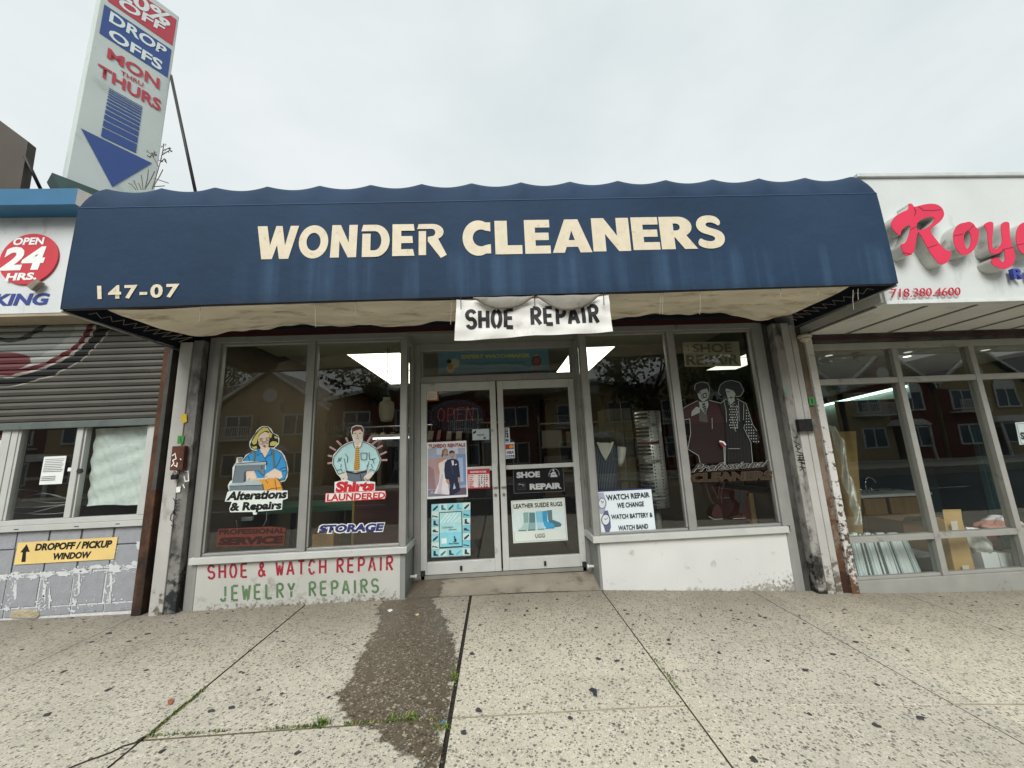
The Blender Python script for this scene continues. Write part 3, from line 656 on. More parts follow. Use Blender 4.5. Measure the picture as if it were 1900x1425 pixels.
for key, u0, u1, vt, vb in [('W', 473, 551, 419.5, 480.5), ('O', 552.5, 607.5, 418, 479.5), ('N', 612, 662, 417.5, 477.5), ('D', 669, 722.5, 417, 476.5), ('E', 727.5, 769, 416, 474.8), ('R', 774, 829, 415.5, 473),
    ('C', 859, 911.5, 409, 474.5), ('L', 919.5, 969.8, 409.5, 471.5), ('E2', 975, 1022.5, 408, 470.5), ('A', 1026, 1099.5, 407, 468.5), ('N2', 1101.5, 1171.5, 404.5, 466), ('E2', 1175.8, 1226, 403, 463.5), ('R2', 1228.5, 1295.5, 402, 462), ('S', 1296, 1348.5, 398.8, 461.5)]:
    letter(key, u0, u1, vt, vb)
T('147-07', pq([(181, 555.5), (331, 552), (333, 526), (180, 530)], YL), CREAM, aw, bold=.035, spacing=1.25)
# ------------------------------------------------------------------ cloth banner under the awning
bn = thing('banner', 'white cloth banner hand painted in black, hung from the hem of the blue awning', 'banner', (.3, -1.15, 2.5))
CLOTH = M('banner_cloth', (224, 223, 218), .85, 0, .05, 3, .3, 7, dirt=((176, 172, 162), .15, 3))
BQ = [(843, 632), (1137, 615), (1129, 548), (847, 556)]
bl, br, tr, tl = pq(BQ, -1.155)
def bnp(a, b):
    p = bl*(1-a)*(1-b)+br*a*(1-b)+tr*a*b+tl*(1-a)*b
    y = p.y+.012*math.sin(a*9+b*2)*(1-b)+.007*math.sin(a*23-b*6)+.004*math.sin(b*17+a*11)
    z = p.z-.012*math.sin(math.pi*((a*3) % 1))*b**3
    return (p.x, y, z)
G().grid(bnp, 60, 14).build('cloth', CLOTH, bn, smooth=True)
INK = M('brush_black', (34, 34, 36), .7, 0, .35, 18)
c6 = Crop(750, 560, 4.75)
def on_cloth(o):
    for v in o.data.vertices:
        b_ = (v.co.z-bl.z)/(tl.z-bl.z); a_ = (v.co.x-bl.x)/(br.x-bl.x)
        zb = bl.z+(br.z-bl.z)*a_; zt = tl.z+(tr.z-tl.z)*a_; b_ = (v.co.z-zb)/(zt-zb)
        v.co.y = bnp(min(1, max(0, a_)), min(1, max(0, b_)))[1]-.0025+(v.co.y+1.155)
on_cloth(strokes('SHOE', cq(c6, [(548, 226), (968, 224), (966, 72), (545, 82)], -1.155), INK, bn, 'lettering', .031, adv=.95, layer=.0004))
on_cloth(strokes('REPAIR', cq(c6, [(1120, 206), (1720, 178), (1700, 36), (1116, 56)], -1.155), INK, bn, 'lettering', .031, adv=.93, layer=.0004))
DRAPE = M('drape_cloth', (140, 136, 126), .85, 0, .2, 4, .4, 9, dirt=((92, 84, 72), .3, 5))
def swoop(u0, u1, vt, dv):
    a, b = at(u0, vt, -1.192), at(u1, vt-(u1-u0)*.02, -1.192); dz = dv*.0043
    def fn(s_, t_):
        p = a*(1-s_)+b*s_; sag = 4*s_*(1-s_)
        return (p.x, p.y-.012*math.sin(math.pi*t_)-.004*math.sin(s_*14), p.z-dz*sag*t_-.006*t_)
    G().grid(fn, 24, 6).build('drape', DRAPE, bn, smooth=True, solid=.003)
swoop(878, 990, 552, 23); swoop(996, 1112, 549, 29)
for u, v in ((855, 560), (992, 556), (1120, 552)): G().tube([at(u, v-9, -1.19), at(u+.5, v+14, -1.196)], .0035, 5).build('tie', DARKMETAL, bn)
# ================================================================== POSTS BETWEEN THE SHOPS
RUST = M('rusty_steel', (84, 58, 42), .85, .15, .35, 9, .4, 40, dirt=((46, 36, 32), .35, 5, (1, 1, .4)))
OLDWHITE = M('chipped_white_paint', (176, 175, 170), .6, .05, .08, 4, .1, 40, dirt=((92, 84, 74), .16, 6, (1, 1, .35)))
DIRTYGREY = M('dirty_galvanised', (128, 126, 122), .6, .2, .2, 5, .2, 40, dirt=((50, 47, 45), .40, 6, (1, 1, .45)))
GRIM = M('sooty_steel', (74, 72, 68), .65, .2, .25, 6, .15, 50, dirt=((30, 28, 26), .4, 4, (1, 1, .3)))
RUSTSTREAK = M('rust_streaked_steel', (116, 104, 90), .75, .1, .2, 6, .3, 40, dirt=((92, 70, 52), .42, 4, (1, 1, .25)))
BLACKINK = P((18, 18, 20)); WHITEINK = P((228, 228, 224)); YEL = P((206, 178, 44)); GRN = P((62, 140, 66)); TEAL = P((120, 150, 140))
def post(name, label, x0, x1, y0, y1, z0, z1, mat):
    t = thing(name, label, 'post', ((x0+x1)/2, (y0+y1)/2, z0))
    g = G(); g.box(x0, x1, y0, y1, z0, z1); g.build('shaft', mat, t, bevel=.006); return t
pr = post('steel_column', 'brown rusty steel column at the edge of the grey block wall', -3.452, -3.362, -.07, .05, .02, 2.70, RUST)
g = G(); g.box(-3.358, -3.285, .02, .1, .02, 2.72); g.build('backing_plate', GRIM, pr)
pl = post('gate_post', 'narrow white painted gate post with black graffiti tag and yellow and green stickers', -3.282, -3.157, -.085, .04, .04, 2.71, OLDWHITE)
pg = post('gate_guide', 'sooty grey gate guide rail beside the left display window', -3.154, -3.05, -.075, .05, .03, 2.73, DIRTYGREY)
g = G(); g.box(-3.049, -3.033, .0, .09, .04, 2.74); g.build('backing_plate', DARKMETAL, pg)
c7 = Crop(230, 600, 5.482); c8 = Crop(230, 850, 4.753)
a = Art(-.0868, c7); a.poly(YEL, [(580, 930), (635, 920), (640, 1000), (605, 1015), (575, 985)]).build('sticker', pl)
a = Art(-.0868, c7); a.poly(GRN, [(548, 1145), (612, 1140), (600, 1222), (540, 1225)]); a.line(BLACKINK, [(570, 1160), (585, 1215)], 6); a.build('sticker', pl)
a = Art(-.0868, c8); a.poly(WHITEINK, [(462, 255), (500, 250), (495, 300), (458, 305)]).build('sticker', pl)
a = Art(-.0868, c8)
for st in ([(430, 352), (455, 380), (495, 362)], [(445, 365), (450, 400), (490, 395)], [(450, 400), (452, 430), (490, 420)], [(450, 430), (440, 465), (488, 455)], [(470, 440), (430, 470), (450, 500)], [(440, 470), (415, 500), (408, 545), (435, 560), (462, 520), (450, 480), (425, 485)], [(432, 560), (440, 600), (428, 645)], [(415, 590), (432, 605), (448, 585)], [(470, 492), (476, 500)]): a.line(BLACKINK, st, 6)
a.build('graffiti', pl)
a = Art(-.0768, c8)
for st in ([(535, 120), (565, 115), (570, 200), (540, 205), (530, 160)], [(520, 230), (535, 265)]): a.line(WHITEINK, st, 9)
a.build('graffiti', pg)
jb = thing('junction_box', 'small rusty steel box with white scrawl on the white post', 'metal box', tuple(at(323, 848, -.12)))
p0, p1 = at(314, 873, -.135), at(345, 827, -.135)
G().box(p0.x, p1.x-.01, -.135, -.087, p0.z, p1.z).build('box_body', M('rusty_box', (92, 54, 38), .8, .1, .3, 12, .3, 50, dirt=((46, 30, 24), .35, 8)), jb, bevel=.006)
a = Art(-.1362, c8)
for st in ([(425, -20), (450, -40), (460, 5), (430, 20), (440, 45), (415, 75)], [(440, 60), (465, 75), (470, 40)], [(495, 5), (505, 15)]): a.line(WHITEINK, st, 9)
a.build('scrawl', jb)
pk = thing('padlock', 'small dark padlock hanging under the rusty box', 'padlock', tuple(at(325, 885, -.12)))
q = at(325, 884, -.12); G().prism([(q.x-.03+.06*i2, -.14, q.z+dz) for i2, dz in ((0, -.03), (1, -.03), (1, .02), (0, .02))], (0, .03, 0)).build('body', M('padlock_dark', (40, 38, 36), .5, .5), pk, bevel=.008)
G().tube([(q.x+.02*math.cos(t/6*math.pi), -.125, q.z+.02+.035*math.sin(t/6*math.pi)) for t in range(7)], .006, 6).build('shackle', STEEL, pk, smooth=True)
# right-hand posts
p1_ = post('gate_post', 'grey blotched gate post with black graffiti next to the right display window', 3.178, 3.272, -.085, .04, -.16, 2.74, M('blotched_post', (150, 148, 143), .6, .1, .14, 5, .15, 40, dirt=((62, 58, 54), .36, 7, (1, 1, .5))))
g = G(); g.box(3.2745, 3.362, -.085, .04, -.16, 2.74); g.build('face_plate', OLDWHITE, p1_, bevel=.005)
g = G(); g.box(3.102, 3.17, -.0, .1, -.16, 2.76); g.build('backing_plate', GRIM, p1_)
p2_ = post('gate_guide', 'slim clean white gate guide rail left of the rust stained column', 3.372, 3.438, -.08, .05, -.16, 2.72, OLDWHITE)
p3_ = post('steel_column', 'grey steel column streaked with orange rust at its foot', 3.441, 3.535, -.05, .06, -.18, 2.70, RUSTSTREAK)
p4_ = post('door_jamb', 'white flaking jamb with green sticker at the edge of the right shop window', 3.538, 3.618, -.075, .05, -.18, 2.62, M('flaking_white', (196, 195, 190), .6, 0, .06, 5, .15, 30, dirt=((110, 82, 62), .2, 7)))
c9 = Crop(1400, 580, 5.09)
a = Art(-.0868, c9)
for st in ([(365, 1175), (405, 1180), (402, 1150)], [(370, 1215), (425, 1245), (385, 1265), (430, 1290)], [(390, 1240), (410, 1300), (440, 1270)], [(395, 1310), (450, 1330)], [(400, 1345), (460, 1350)], [(410, 1370), (470, 1372)], [(405, 1395), (478, 1395)], [(430, 1335), (428, 1400)], [(455, 1325), (462, 1380)], [(440, 1420), (480, 1430)]): a.line(BLACKINK, st, 7)
a.build('graffiti', p1_)
cA = Crop(1440, 850, 5.278); a = Art(-.0868, cA)
for st in ([(215, 10), (275, 15)], [(225, 40), (285, 45)], [(245, 10), (255, 90)], [(230, 85), (290, 95)], [(232, 125), (262, 95), (275, 130)]): a.line(BLACKINK, st, 7)
a.build('graffiti', p1_)
a = Art(-.0868, c9); a.poly(TEAL, [(285, 705), (318, 702), (330, 765), (295, 765)]).build('sticker', p1_)
a = Art(-.0768, c9); a.poly(GRN, [(512, 798), (562, 796), (574, 872), (520, 876)]); a.line(P((30, 70, 34)), [(540, 810), (548, 860)], 14); a.build('sticker', p4_)
lb = thing('lock_box', 'black steel lock box bolted across the gate rails by the right shop', 'lock box', tuple(at(1498, 790, -.12)))
q0, q1 = at(1484, 801, -.13), at(1505, 777, -.13); q2 = at(1517, 800, -.13)
G().box(q0.x, q1.x, -.14, -.09, q0.z, q1.z).build('box_body', M('lock_box_black', (36, 35, 34), .5, .3, .3, 20), lb, bevel=.005)
G().box(q1.x+.002, q2.x, -.13, -.09, q0.z+.005, q1.z-.003).build('cover', M('lock_cover', (128, 128, 124), .4, .6, .3, 20), lb, bevel=.005)
# ================================================================== LEFT SHOP
ls = thing('shop_building', 'left neighbouring shop with grey painted block wall, half closed shutter and white sign band', 'shop', (-6.5, 2, .1))
MORTAR = M('white_mortar', (206, 208, 208), .8, 0, .08, 12, .6, 30)
BLOCK = M('grey_painted_block', (150, 153, 158), .9, 0, .07, 14, .4, 120, dirt=((190, 192, 194), .06, 9))
G().box(-9, -3.46, .0, .2, -.1, .49).build('block_wall', MORTAR, ls); G().box(-9, -3.46, .0005, .2, .4905, .868).build('block_wall', M('grey_joint', (88, 90, 94), .9, 0, .1, 9), ls)
g = G(); rnd = random.Random(5)
rows = [(.10, .175), (.183, .468), (.486, .70), (.708, .866)]
for r_i, (z0, z1) in enumerate(rows):
    x = -3.462 - (.02 if r_i in (1,) else 0)
    while x > -6.6:
        wd = .298; x0 = max(x-wd, -6.8)
        if not (r_i == 0 and -4.75 < (x+x0)/2 < -4.35 and False):
            dx = rnd.uniform(.003, .012); g.box(x0+dx, x-rnd.uniform(.002, .01), -.006-rnd.uniform(0, .002), -.0004, z0+rnd.uniform(0, .004), z1-rnd.uniform(0, .004))
        x = x0
g.build('block_facing', BLOCK, ls, bevel=.003)
# white filler smeared along the joints
g = G()
def smear(u, v, ru, rv):
    n = 15; pts = []
    for i in range(n):
        k = rnd.uniform(.45, 1.1); q_ = 2*math.pi*i/n; p = at(u+ru*k*math.cos(q_), v+rv*k*math.sin(q_), -.0092-.0001*(len(g.f) % 9)); pts.append(p)
    g.face(pts)
for u, v, ru, rv in ((30, 1068, 16, 7), (88, 1065, 17, 7), (150, 1060, 16, 7), (212, 1055, 14, 12), (255, 1046, 14, 7), (210, 1020, 5, 16), (28, 1095, 4, 22), (82, 1095, 4, 26), (92, 1110, 3, 20), (146, 1085, 4, 24), (206, 1082, 4, 22), (204, 1110, 3, 15), (137, 1118, 6, 9), (12, 1130, 8, 5), (257, 1012, 8, 9), (70, 1118, 6, 5), (120, 1066, 16, 4), (180, 1052, 20, 5), (240, 1052, 16, 4), (5, 1072, 9, 6), (135, 1134, 7, 4), (60, 1070, 14, 4)): smear(u, v, ru, rv)
for (ua, va, ub, vb), cnt in (((0, 1072, 268, 1050), 120), ((28, 1075, 14, 1130), 26), ((86, 1068, 74, 1128), 34), ((148, 1064, 136, 1124), 34), ((208, 1058, 200, 1118), 34), ((205, 1000, 214, 1050), 22), ((30, 1132, 250, 1116), 40)):
    for _ in range(cnt):
        t = rnd.random(); smear(ua+(ub-ua)*t+rnd.gauss(0, 5), va+(vb-va)*t+rnd.gauss(0, 4.5), rnd.uniform(.6, 3.4), rnd.uniform(.6, 2.6))
sm_ = g.build('mortar_smear', P((200, 203, 204), .85), ls); sm_['kind'] = 'stuff'
g = G(); q = [at(16, 1147, -.012), at(70, 1146, -.012), at(71, 1133, -.012), at(20, 1134, -.012)]; g.prism([at(u, v, -.014) for u, v in ((18, 1147), (66, 1147), (72, 1142), (71, 1133), (40, 1131), (20, 1134))], (0, .012, 0)); g.build('exposed_block', M('bare_block', (176, 166, 140), .9, 0, .2, 20, .6, 60), ls, bevel=.003)
# serving window
WF = M('cream_window_frame', (186, 188, 184), .5, .1, .06, 5, .05, 60)
g = G(); zb, zt = .87, 1.90
g.box(-6.6, -3.46, -.045, .05, .87, .925); g.box(-6.6, -3.462, -.03, .05, .926, .975)
g.box(-3.535, -3.462, -.035, .05, .976, zt)
u0 = at(150, 900, 0).x; g.box(-4.235, -4.175, -.03, .05, .976, zt)
g.box(-4.86, -4.80, -.03, .05, .976, zt); g.box(-4.80, -4.775, -.022, .04, .976, zt); g.box(-4.945, -4.865, -.034, .05, .976, zt)
g.box(-4.172, -4.155, -.015, .04, .976, zt); g.box(-3.56, -3.537, -.02, .04, .976, zt)
swd = g.build('window', WF, ls, bevel=.004); swd['label'] = 'sliding serving window, its right pane covered with white paper'
pane(-4.775, -4.236, .976, 1.9, .012, swd); pane(-4.155, -3.56, .976, 1.9, .02, swd); pane(-6.6, -4.946, .976, 1.9, .012, swd)
g = G(); g.box(-4.10, -4.06, -.047, -.045, .89, .897); g.box(-4.8+.15, -4.8+.19, -.047, -.045, .89, .897); g.box(-3.72, -3.68, -.047, -.045, .895, .902); g.build('drain_slot', BLACKINK, swd)
g = G(); g.tube([(-4.15, -.016, 1.42), (-4.15, -.035, 1.42)], .025, 12); g.build('latch', DARKMETAL, swd)
# dark room behind it
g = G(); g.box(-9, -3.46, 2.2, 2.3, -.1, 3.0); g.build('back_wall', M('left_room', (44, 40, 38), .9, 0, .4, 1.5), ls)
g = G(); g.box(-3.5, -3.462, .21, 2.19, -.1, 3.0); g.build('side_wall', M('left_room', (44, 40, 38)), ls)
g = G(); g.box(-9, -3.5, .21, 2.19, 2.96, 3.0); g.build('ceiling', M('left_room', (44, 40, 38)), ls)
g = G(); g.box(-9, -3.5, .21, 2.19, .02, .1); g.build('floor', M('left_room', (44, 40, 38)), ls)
for z, dy, cc in ((1.62, .9, (70, 66, 60)), (1.36, .8, (96, 88, 72)), (1.12, .8, (84, 80, 72))):
    g = G(); g.box(-5.6, -3.8, dy, dy+.4, z-.02, z+.015); g.build('shelf', P(cc), ls)
# corrugated roll shutter with painted graffiti
def shutter_mat():
    m = M('shutter_steel', (82, 80, 75), .55, .25, .12, 3, .08, 40, dirt=((66, 62, 56), .22, 3, (.6, 1, 3)))
    n = m.node_tree.nodes; l = m.node_tree.links.new; b = n['Principled BSDF']; src = b.inputs['Base Color'].links[0].from_socket
    t = n.new('ShaderNodeTexCoord'); s = n.new('ShaderNodeSeparateXYZ'); l(t.outputs['Object'], s.inputs[0])
    def math_(op, x, y=None):
        k = n.new('ShaderNodeMath'); k.operation = op
        for i, q_ in enumerate((x, y)):
            if q_ is None: continue
            if hasattr(q_, 'links'): l(q_, k.inputs[i])
            else: k.inputs[i].default_value = q_
        return k.outputs[0]
    z = n.new('ShaderNodeTexNoise'); z.inputs['Scale'].default_value = 4; l(t.outputs['Object'], z.inputs['Vector'])
    dx = math_('DIVIDE', math_('SUBTRACT', s.outputs['X'], -5.03), 1.0); dz = math_('DIVIDE', math_('SUBTRACT', s.outputs['Z'], 3.04), .74)
    rr = math_('SQRT', math_('ADD', math_('POWER', dx, 2.0), math_('POWER', dz, 2.0)))
    rr = math_('ADD', rr, math_('MULTIPLY', math_('SUBTRACT', z.outputs[0], .5), .10))
    r = n.new('ShaderNodeValToRGB'); r.color_ramp.interpolation = 'CONSTANT'; l(rr, r.inputs[0])
    items = [(0, (150, 152, 150), 1), (.30, (60, 64, 66), 1), (.36, (160, 164, 162), 1), (.66, (184, 188, 184), 1), (.77, (104, 22, 36), 1), (.835, (182, 180, 172), 1), (.87, (26, 30, 32), 1), (.985, (168, 164, 154), 1)]
    ramp_set(r, [(p_, tuple(.7*q for q in s2l(c_))+(1,)) for p_, c_, _ in items])
    mask = math_('LESS_THAN', rr, 1.005)
    bx_ = math_('DIVIDE', math_('SUBTRACT', s.outputs['X'], -5.12), .34); bz_ = math_('DIVIDE', math_('SUBTRACT', s.outputs['Z'], 2.56), .11); blob = math_('LESS_THAN', math_('ADD', math_('ADD', math_('POWER', bx_, 2.0), math_('POWER', bz_, 2.0)), math_('MULTIPLY', z.outputs[0], .4)), 1.2)
    x = n.new('ShaderNodeMixRGB'); l(math_('MULTIPLY', mask, .92), x.inputs[0]); l(src, x.inputs[1]); l(r.outputs[0], x.inputs[2]); x2 = n.new('ShaderNodeMixRGB'); l(math_('MULTIPLY', blob, .9), x2.inputs[0]); l(x.outputs[0], x2.inputs[1]); x2.inputs[2].default_value = s2l((92, 22, 34))+(1,); l(x2.outputs[0], b.inputs['Base Color']); return m
sh = thing('roller_shutter', 'grey corrugated roller shutter with red, white and black graffiti, half lowered', 'shutter', (-5, -.05, 1.87))
NSL = 16; ZB, ZT = 1.925, 3.02
slat = []
for i in range(NSL):
    z0 = ZB+(ZT-ZB)*i/NSL; h = (ZT-ZB)/NSL
    slat += [(z0, -.035), (z0+h*.12, -.052), (z0+h*.5, -.062), (z0+h*.85, -.054), (z0+h*.97, -.036)]
slat.append((ZT, -.035))
g = G(); n_ = len(slat)
for x in (-6.8, -3.405): g.v += [(x, y, z) for z, y in slat]
for i in range(n_-1): g.f.append((i, n_+i, n_+i+1, i+1)); g.m.append(0)
g.build('curtain', shutter_mat(), sh, solid=.003)
G().box(-6.8, -3.405, -.066, -.03, 1.852, 1.922).build('bottom_bar', M('shutter_bar', (98, 106, 104), .55, .3, .15, 5, dirt=((58, 58, 54), .25, 5)), sh, bevel=.006)
G().box(-3.404, -3.36, -.072, -.0, 1.2, 2.80).build('guide_rail', GRIM, sh, bevel=.004)
# sign band, soffit and blue cornice
g = G(); g.box(-9, -3.36, -.30, -.01, 2.985, 4.04); fs = g.build('sign_band', M('sign_band_white', (206, 210, 210), .6, 0, .05, 3, .1, 30, dirt=((150, 152, 150), .16, 4, (1, 1, .5))), ls)
G().box(-9, -3.37, -.295, -.035, 2.955, 2.983).build('soffit', M('beige_soffit', (160, 148, 128), .8, 0, .12, 3), ls)
g = G(); g.box(-9, -4.12, -.50, -.29, 4.042, 4.225); g.build('cornice', M('blue_cornice', (44, 104, 142), .45, 0, .08, 3, dirt=((34, 84, 120), .15, 4)), ls, bevel=.004)
g = G(); g.prism([(-4.118, -.50, 4.045), (-4.118, -.50, 4.222), (-3.98, -.18, 4.222), (-3.98, -.18, 4.045)], (0, .05, 0)); g.build('cornice_end', M('white_flashing', (196, 192, 184), .6), ls)
G().box(-9, -3.36, -.28, 2.3, 4.05, 4.2).build('roof', M('roof_felt', (60, 60, 60)), ls)
# round OPEN 24 HRS sign and PARKING lettering
YS = -.318
rs = thing('round_sign', 'round red sign with white lettering about opening all day on the left sign band', 'sign', tuple(at(54, 480, YS)))
cc = at(53, 480, YS); rr_ = at(107, 478, YS).x-cc.x; rz = rr_*1.0
G().prism([(cc.x+rr_*math.cos(t*math.pi/24), YS, cc.z+rz*math.sin(t*math.pi/24)) for t in range(48)], (0, .015, 0)).build('disc', M('sign_red', (196, 52, 64), .45, 0, .06, 4), rs, bevel=.002)
cB = Crop(0, 330, 3.5625)
for s_, qd, bo, shr in (('OPEN', [(82, 446), (292, 440), (296, 392), (95, 396)], .035, .12), ('24', [(-8, 614), (285, 606), (312, 452), (20, 458)], .045, .15), ('HRS.', [(32, 682), (240, 672), (242, 624), (42, 630)], .045, .12)):
    T(s_, cq(cB, qd, YS-.0025), P((232, 234, 232)), rs, bold=bo, shear=shr)
T('PARKING', cq(cB, [(-330, 852), (326, 840), (330, 760), (-318, 772)], -.304), P((44, 62, 132)), ls, 'lettering', bold=.04, shear=.22)
pn = thing('floodlight', 'small grey floodlight bracket under the round red sign', 'lamp', tuple(at(60, 528, -.32)))
q = at(62, 527, -.36); G().prism([(q.x-.06, -.37, q.z-.02), (q.x+.0, -.37, q.z-.07), (q.x+.07, -.37, q.z+.02), (q.x+.02, -.37, q.z+.05)], (0, .05, 0)).build('lamp_head', M('floodlight_grey', (128, 120, 108), .6, .2, .25, 12), pn, bevel=.006)
G().tube([(q.x, -.33, q.z), (q.x+.01, -.302, q.z+.02)], .012).build('bracket', DARKMETAL, pn)
# yellow sign under the window
ys = thing('wall_sign', 'yellow sign with black arrow for a drop off and pick up window on grey blocks', 'sign', tuple(at(120, 1020, -.02)))
cC = Crop(0, 760, 3.5625); Qd = [(92, 1026), (752, 988), (778, 842), (118, 880)]
board('panel', cq(cC, Qd, -.016), M('yellow_sign', (226, 198, 128), .45, 0, .10, 3), ys, .006)
Y_ = -.0172
T('DROPOFF / PICKUP', cq(cC, [(228, 934), (738, 912), (744, 862), (232, 886)], Y_), BLACKINK, ys, bold=.05, shear=.2)
T('WINDOW', cq(cC, [(350, 994), (600, 982), (606, 936), (354, 948)], Y_), BLACKINK, ys, bold=.05, shear=.2)
Art(Y_, cC).poly(BLACKINK, [(140, 1008), (168, 1006), (172, 940), (196, 940), (176, 890), (134, 944), (150, 944)]).build('arrow', ys)
# paper notices in the serving window
PAPER = M('paper', (222, 226, 222), .8, 0, .04, 6)
nt_ = thing('paper_notice', 'white typed notice taped inside the dark left pane of the serving window', 'notice', tuple(at(97, 870, .0)))
board('sheet', cq(cC, [(258, 497), (408, 490), (440, 305), (292, 312)], .009), PAPER, nt_, .001)
a = Art(.0084, cC)
for i in range(13):
    if i in (8, 9): continue
    t = i/13; x0, x1, yy = 300-36*t, 428-28*t-(40 if i > 9 else 6*(i % 3)), 328+150*t
    a.poly(P((120, 122, 124)), [(x0, yy), (x1, yy-5), (x1, yy-1), (x0, yy+4)])
a.build('typed_lines', nt_)
n2 = thing('paper_slip', 'narrow white paper slip to the right of the typed notice', 'notice', tuple(at(137, 870, .0)))
board('sheet', cq(cC, [(445, 408), (536, 406), (538, 382), (450, 384)], .009), PAPER, n2, .001)
pp = thing('paper_cover', 'crinkled white paper covering most of the right serving pane', 'paper', tuple(at(220, 860, .03)))
def pcv(a, b):
    u = (560+478*a+(1-b)*(22-0)*0)+(-b)*0; bl_, br_, tr2, tl2 = cq(cC, [(572, 640), (960, 622), (1050, 105), (632, 128)], .065)
    p = bl_*(1-a)*(1-b)+br_*a*(1-b)+tr2*a*b+tl2*(1-a)*b
    return (p.x, p.y+.006*math.sin(a*17+b*8)+.005*math.sin(b*29-a*7)+.004*math.sin(a*43+b*31), p.z+.008*math.sin(a*6)*(1-b))
G().grid(pcv, 40, 40).build('sheet', M('crinkled_paper', (212, 220, 216), .8, 0, .06, 5, .5, 25), pp, smooth=True)
wd_ = thing('paper_notice', 'white board with red numerals cut off at the left edge of the photo', 'notice', tuple(at(5, 850, 0)))
board('sheet', cq(cC, [(-120, 760), (30, 756), (88, 182), (-120, 190)], .009), M('faded_board', (206, 220, 214), .7), wd_, .002)
T('5:', cq(cC, [(-30, 205), (46, 202), (48, 168), (-28, 170)], .008), P((120, 34, 40)), wd_, bold=.05)
cb_ = thing('cable_coil', 'loops of pale cable lying behind the serving window', 'cable', tuple(at(90, 940, .3)))
g = G()
for k in range(6):
    pts = [at(22+120*t/12, 950-6*k+(10 if k % 2 else 4)*math.sin(t/12*math.pi*1.1+k)+2*k*math.sin(math.pi*t/12)*(-1 if k % 2 else 1), .16+.02*k) for t in range(13)]
    g.tube(pts, .004, 5)
g.build('cable', M('pale_cable', (150, 146, 142), .6), cb_, smooth=True)
G().box(-4.75, -3.6, .1, .5, .84, .93).build('cable_shelf', P((70, 58, 58)), cb_)
# ------------------------------------------------------------------ tall blade sign on the left roof
bs = thing('blade_sign', 'tall white roof sign with red and blue price panels and a big blue down arrow', 'sign', (-4.5, 0, 4.3))
p0 = at(122, 331, -.22); dr_ = Vector((.565, .825, 0)); nr = Vector((.825, -.565, 0))
def bpt(u, v, lay=0): return plane_hit(u, v, p0+nr*lay, nr)
far = bpt(287, 352); Wd = (far-p0).dot(dr_)
H0, H1 = -.0, 3.0
def loc(a, h, off=0): return p0+dr_*(Wd*a)+Vector((0, 0, h))+nr*off
G().prism([loc(0, 0), loc(1.0, 0), loc(1.0, H1), loc(0, H1)], -nr*.28).build('cabinet', M('sign_cabinet_white', (196, 206, 202), .5, 0, .05, 2, .05, 20, dirt=((166, 176, 170), .2, 3)), bs, bevel=.008)
SKIRT = M('sign_base_metal', (70, 92, 88), .6, .3, .25, 5)
G().prism([loc(-.14, -.0, .012), loc(.55, -.0, .012), loc(.40, -.30, .012), loc(.05, -.26, .012)], -nr*.26).build('base', SKIRT, bs)
G().prism([loc(.1, -.6, -.04), loc(.9, -.6, -.04), loc(.9, -.0, -.04), loc(.1, -.0, -.04)], -nr*.2).build('pedestal', SKIRT, bs)
cD = Crop(0, 0, 3.5625)
def bq(pts, lay): return [bpt(*cD(x, y), lay) for x, y in pts]
BR, BB, BW = P((186, 66, 80)), P((54, 82, 142)), P((222, 232, 230))
def flat(name, mat, pts, lay): return G().face(bq(pts, lay)).build(name, mat, bs)
flat('red_panel', BR, [(712, 5), (1140, 300), (1168, 130), (740, -170)], .004)
flat('blue_panel', BB, [(657, 218), (1108, 512), (1134, 328), (690, 28)], .004)
T('OFF', bq([(782, 40), (1082, 215), (1098, 165), (790, -22)], .007), BW, bs, bold=.03)
T('DROP', bq([(720, 140), (1092, 372), (1106, 318), (732, 70)], .007), BW, bs, bold=.03)
T('OFFS', bq([(715, 245), (1066, 470), (1078, 408), (724, 180)], .007), BW, bs, bold=.03)
T('20%', bq([(760, -40), (1122, 182), (1136, 105), (772, -128)], .007), BW, bs, bold=.03)
T('MON', bq([(706, 380), (1052, 592), (1058, 522), (716, 312)], .007), BR, bs, bold=.03)
T('THRU', bq([(798, 492), (946, 574), (950, 548), (800, 462)], .007), BR, bs, bold=.02)
T('THURS', bq([(642, 492), (1060, 738), (1068, 664), (650, 416)], .007), BR, bs, bold=.03)
xs0, xs1 = (722, 943), (667, 893)
edges = [(0, .012), (.03, .05), (.068, .09), (.11, .14), (.16, .195), (.22, .26), (.285, .335), (.36, .42), (.445, .52), (.545, .64), (.665, .79), (.815, 1.0)]
def sp_(a, t): return (722+(667-722)*t, 580+(900-580)*t) if a == 0 else (943+(898-943)*t, 705+(1010-705)*t)
g = G()
for t0, t1 in edges: g.face(bq([sp_(0, t1), sp_(1, t1), sp_(1, t0), sp_(0, t0)], .005))
g.build('arrow_stripes', BB, bs)
flat('arrow_head', BB, [(535, 848), (742, 1236), (1005, 1078)], .005)
st_ = thing('sign_strut', 'long thin dark steel strut bracing the tall white roof sign', 'strut', (-3.5, 0, 3.8))
G().tube([bpt(317, 140, -.02), at(364, 362, .15)], .018, 8).build('rod', DARKMETAL, st_, smooth=True)
ds = thing('blade_sign', 'dark brown back of a second roof sign cut by the left edge', 'sign', tuple(at(20, 350, -.05)))
q0 = at(37, 352, -.05)
def dpt(u, v): return plane_hit(u, v, q0, Vector((.25, -.97, 0)))
G().prism([dpt(37, 352), dpt(52, 262), dpt(-2, 222), dpt(-60, 180), dpt(-60, 352)], (-.02, .1, 0)).build('cabinet', M('brown_sign_back', (74, 68, 60), .7, .1, .15, 3), ds)
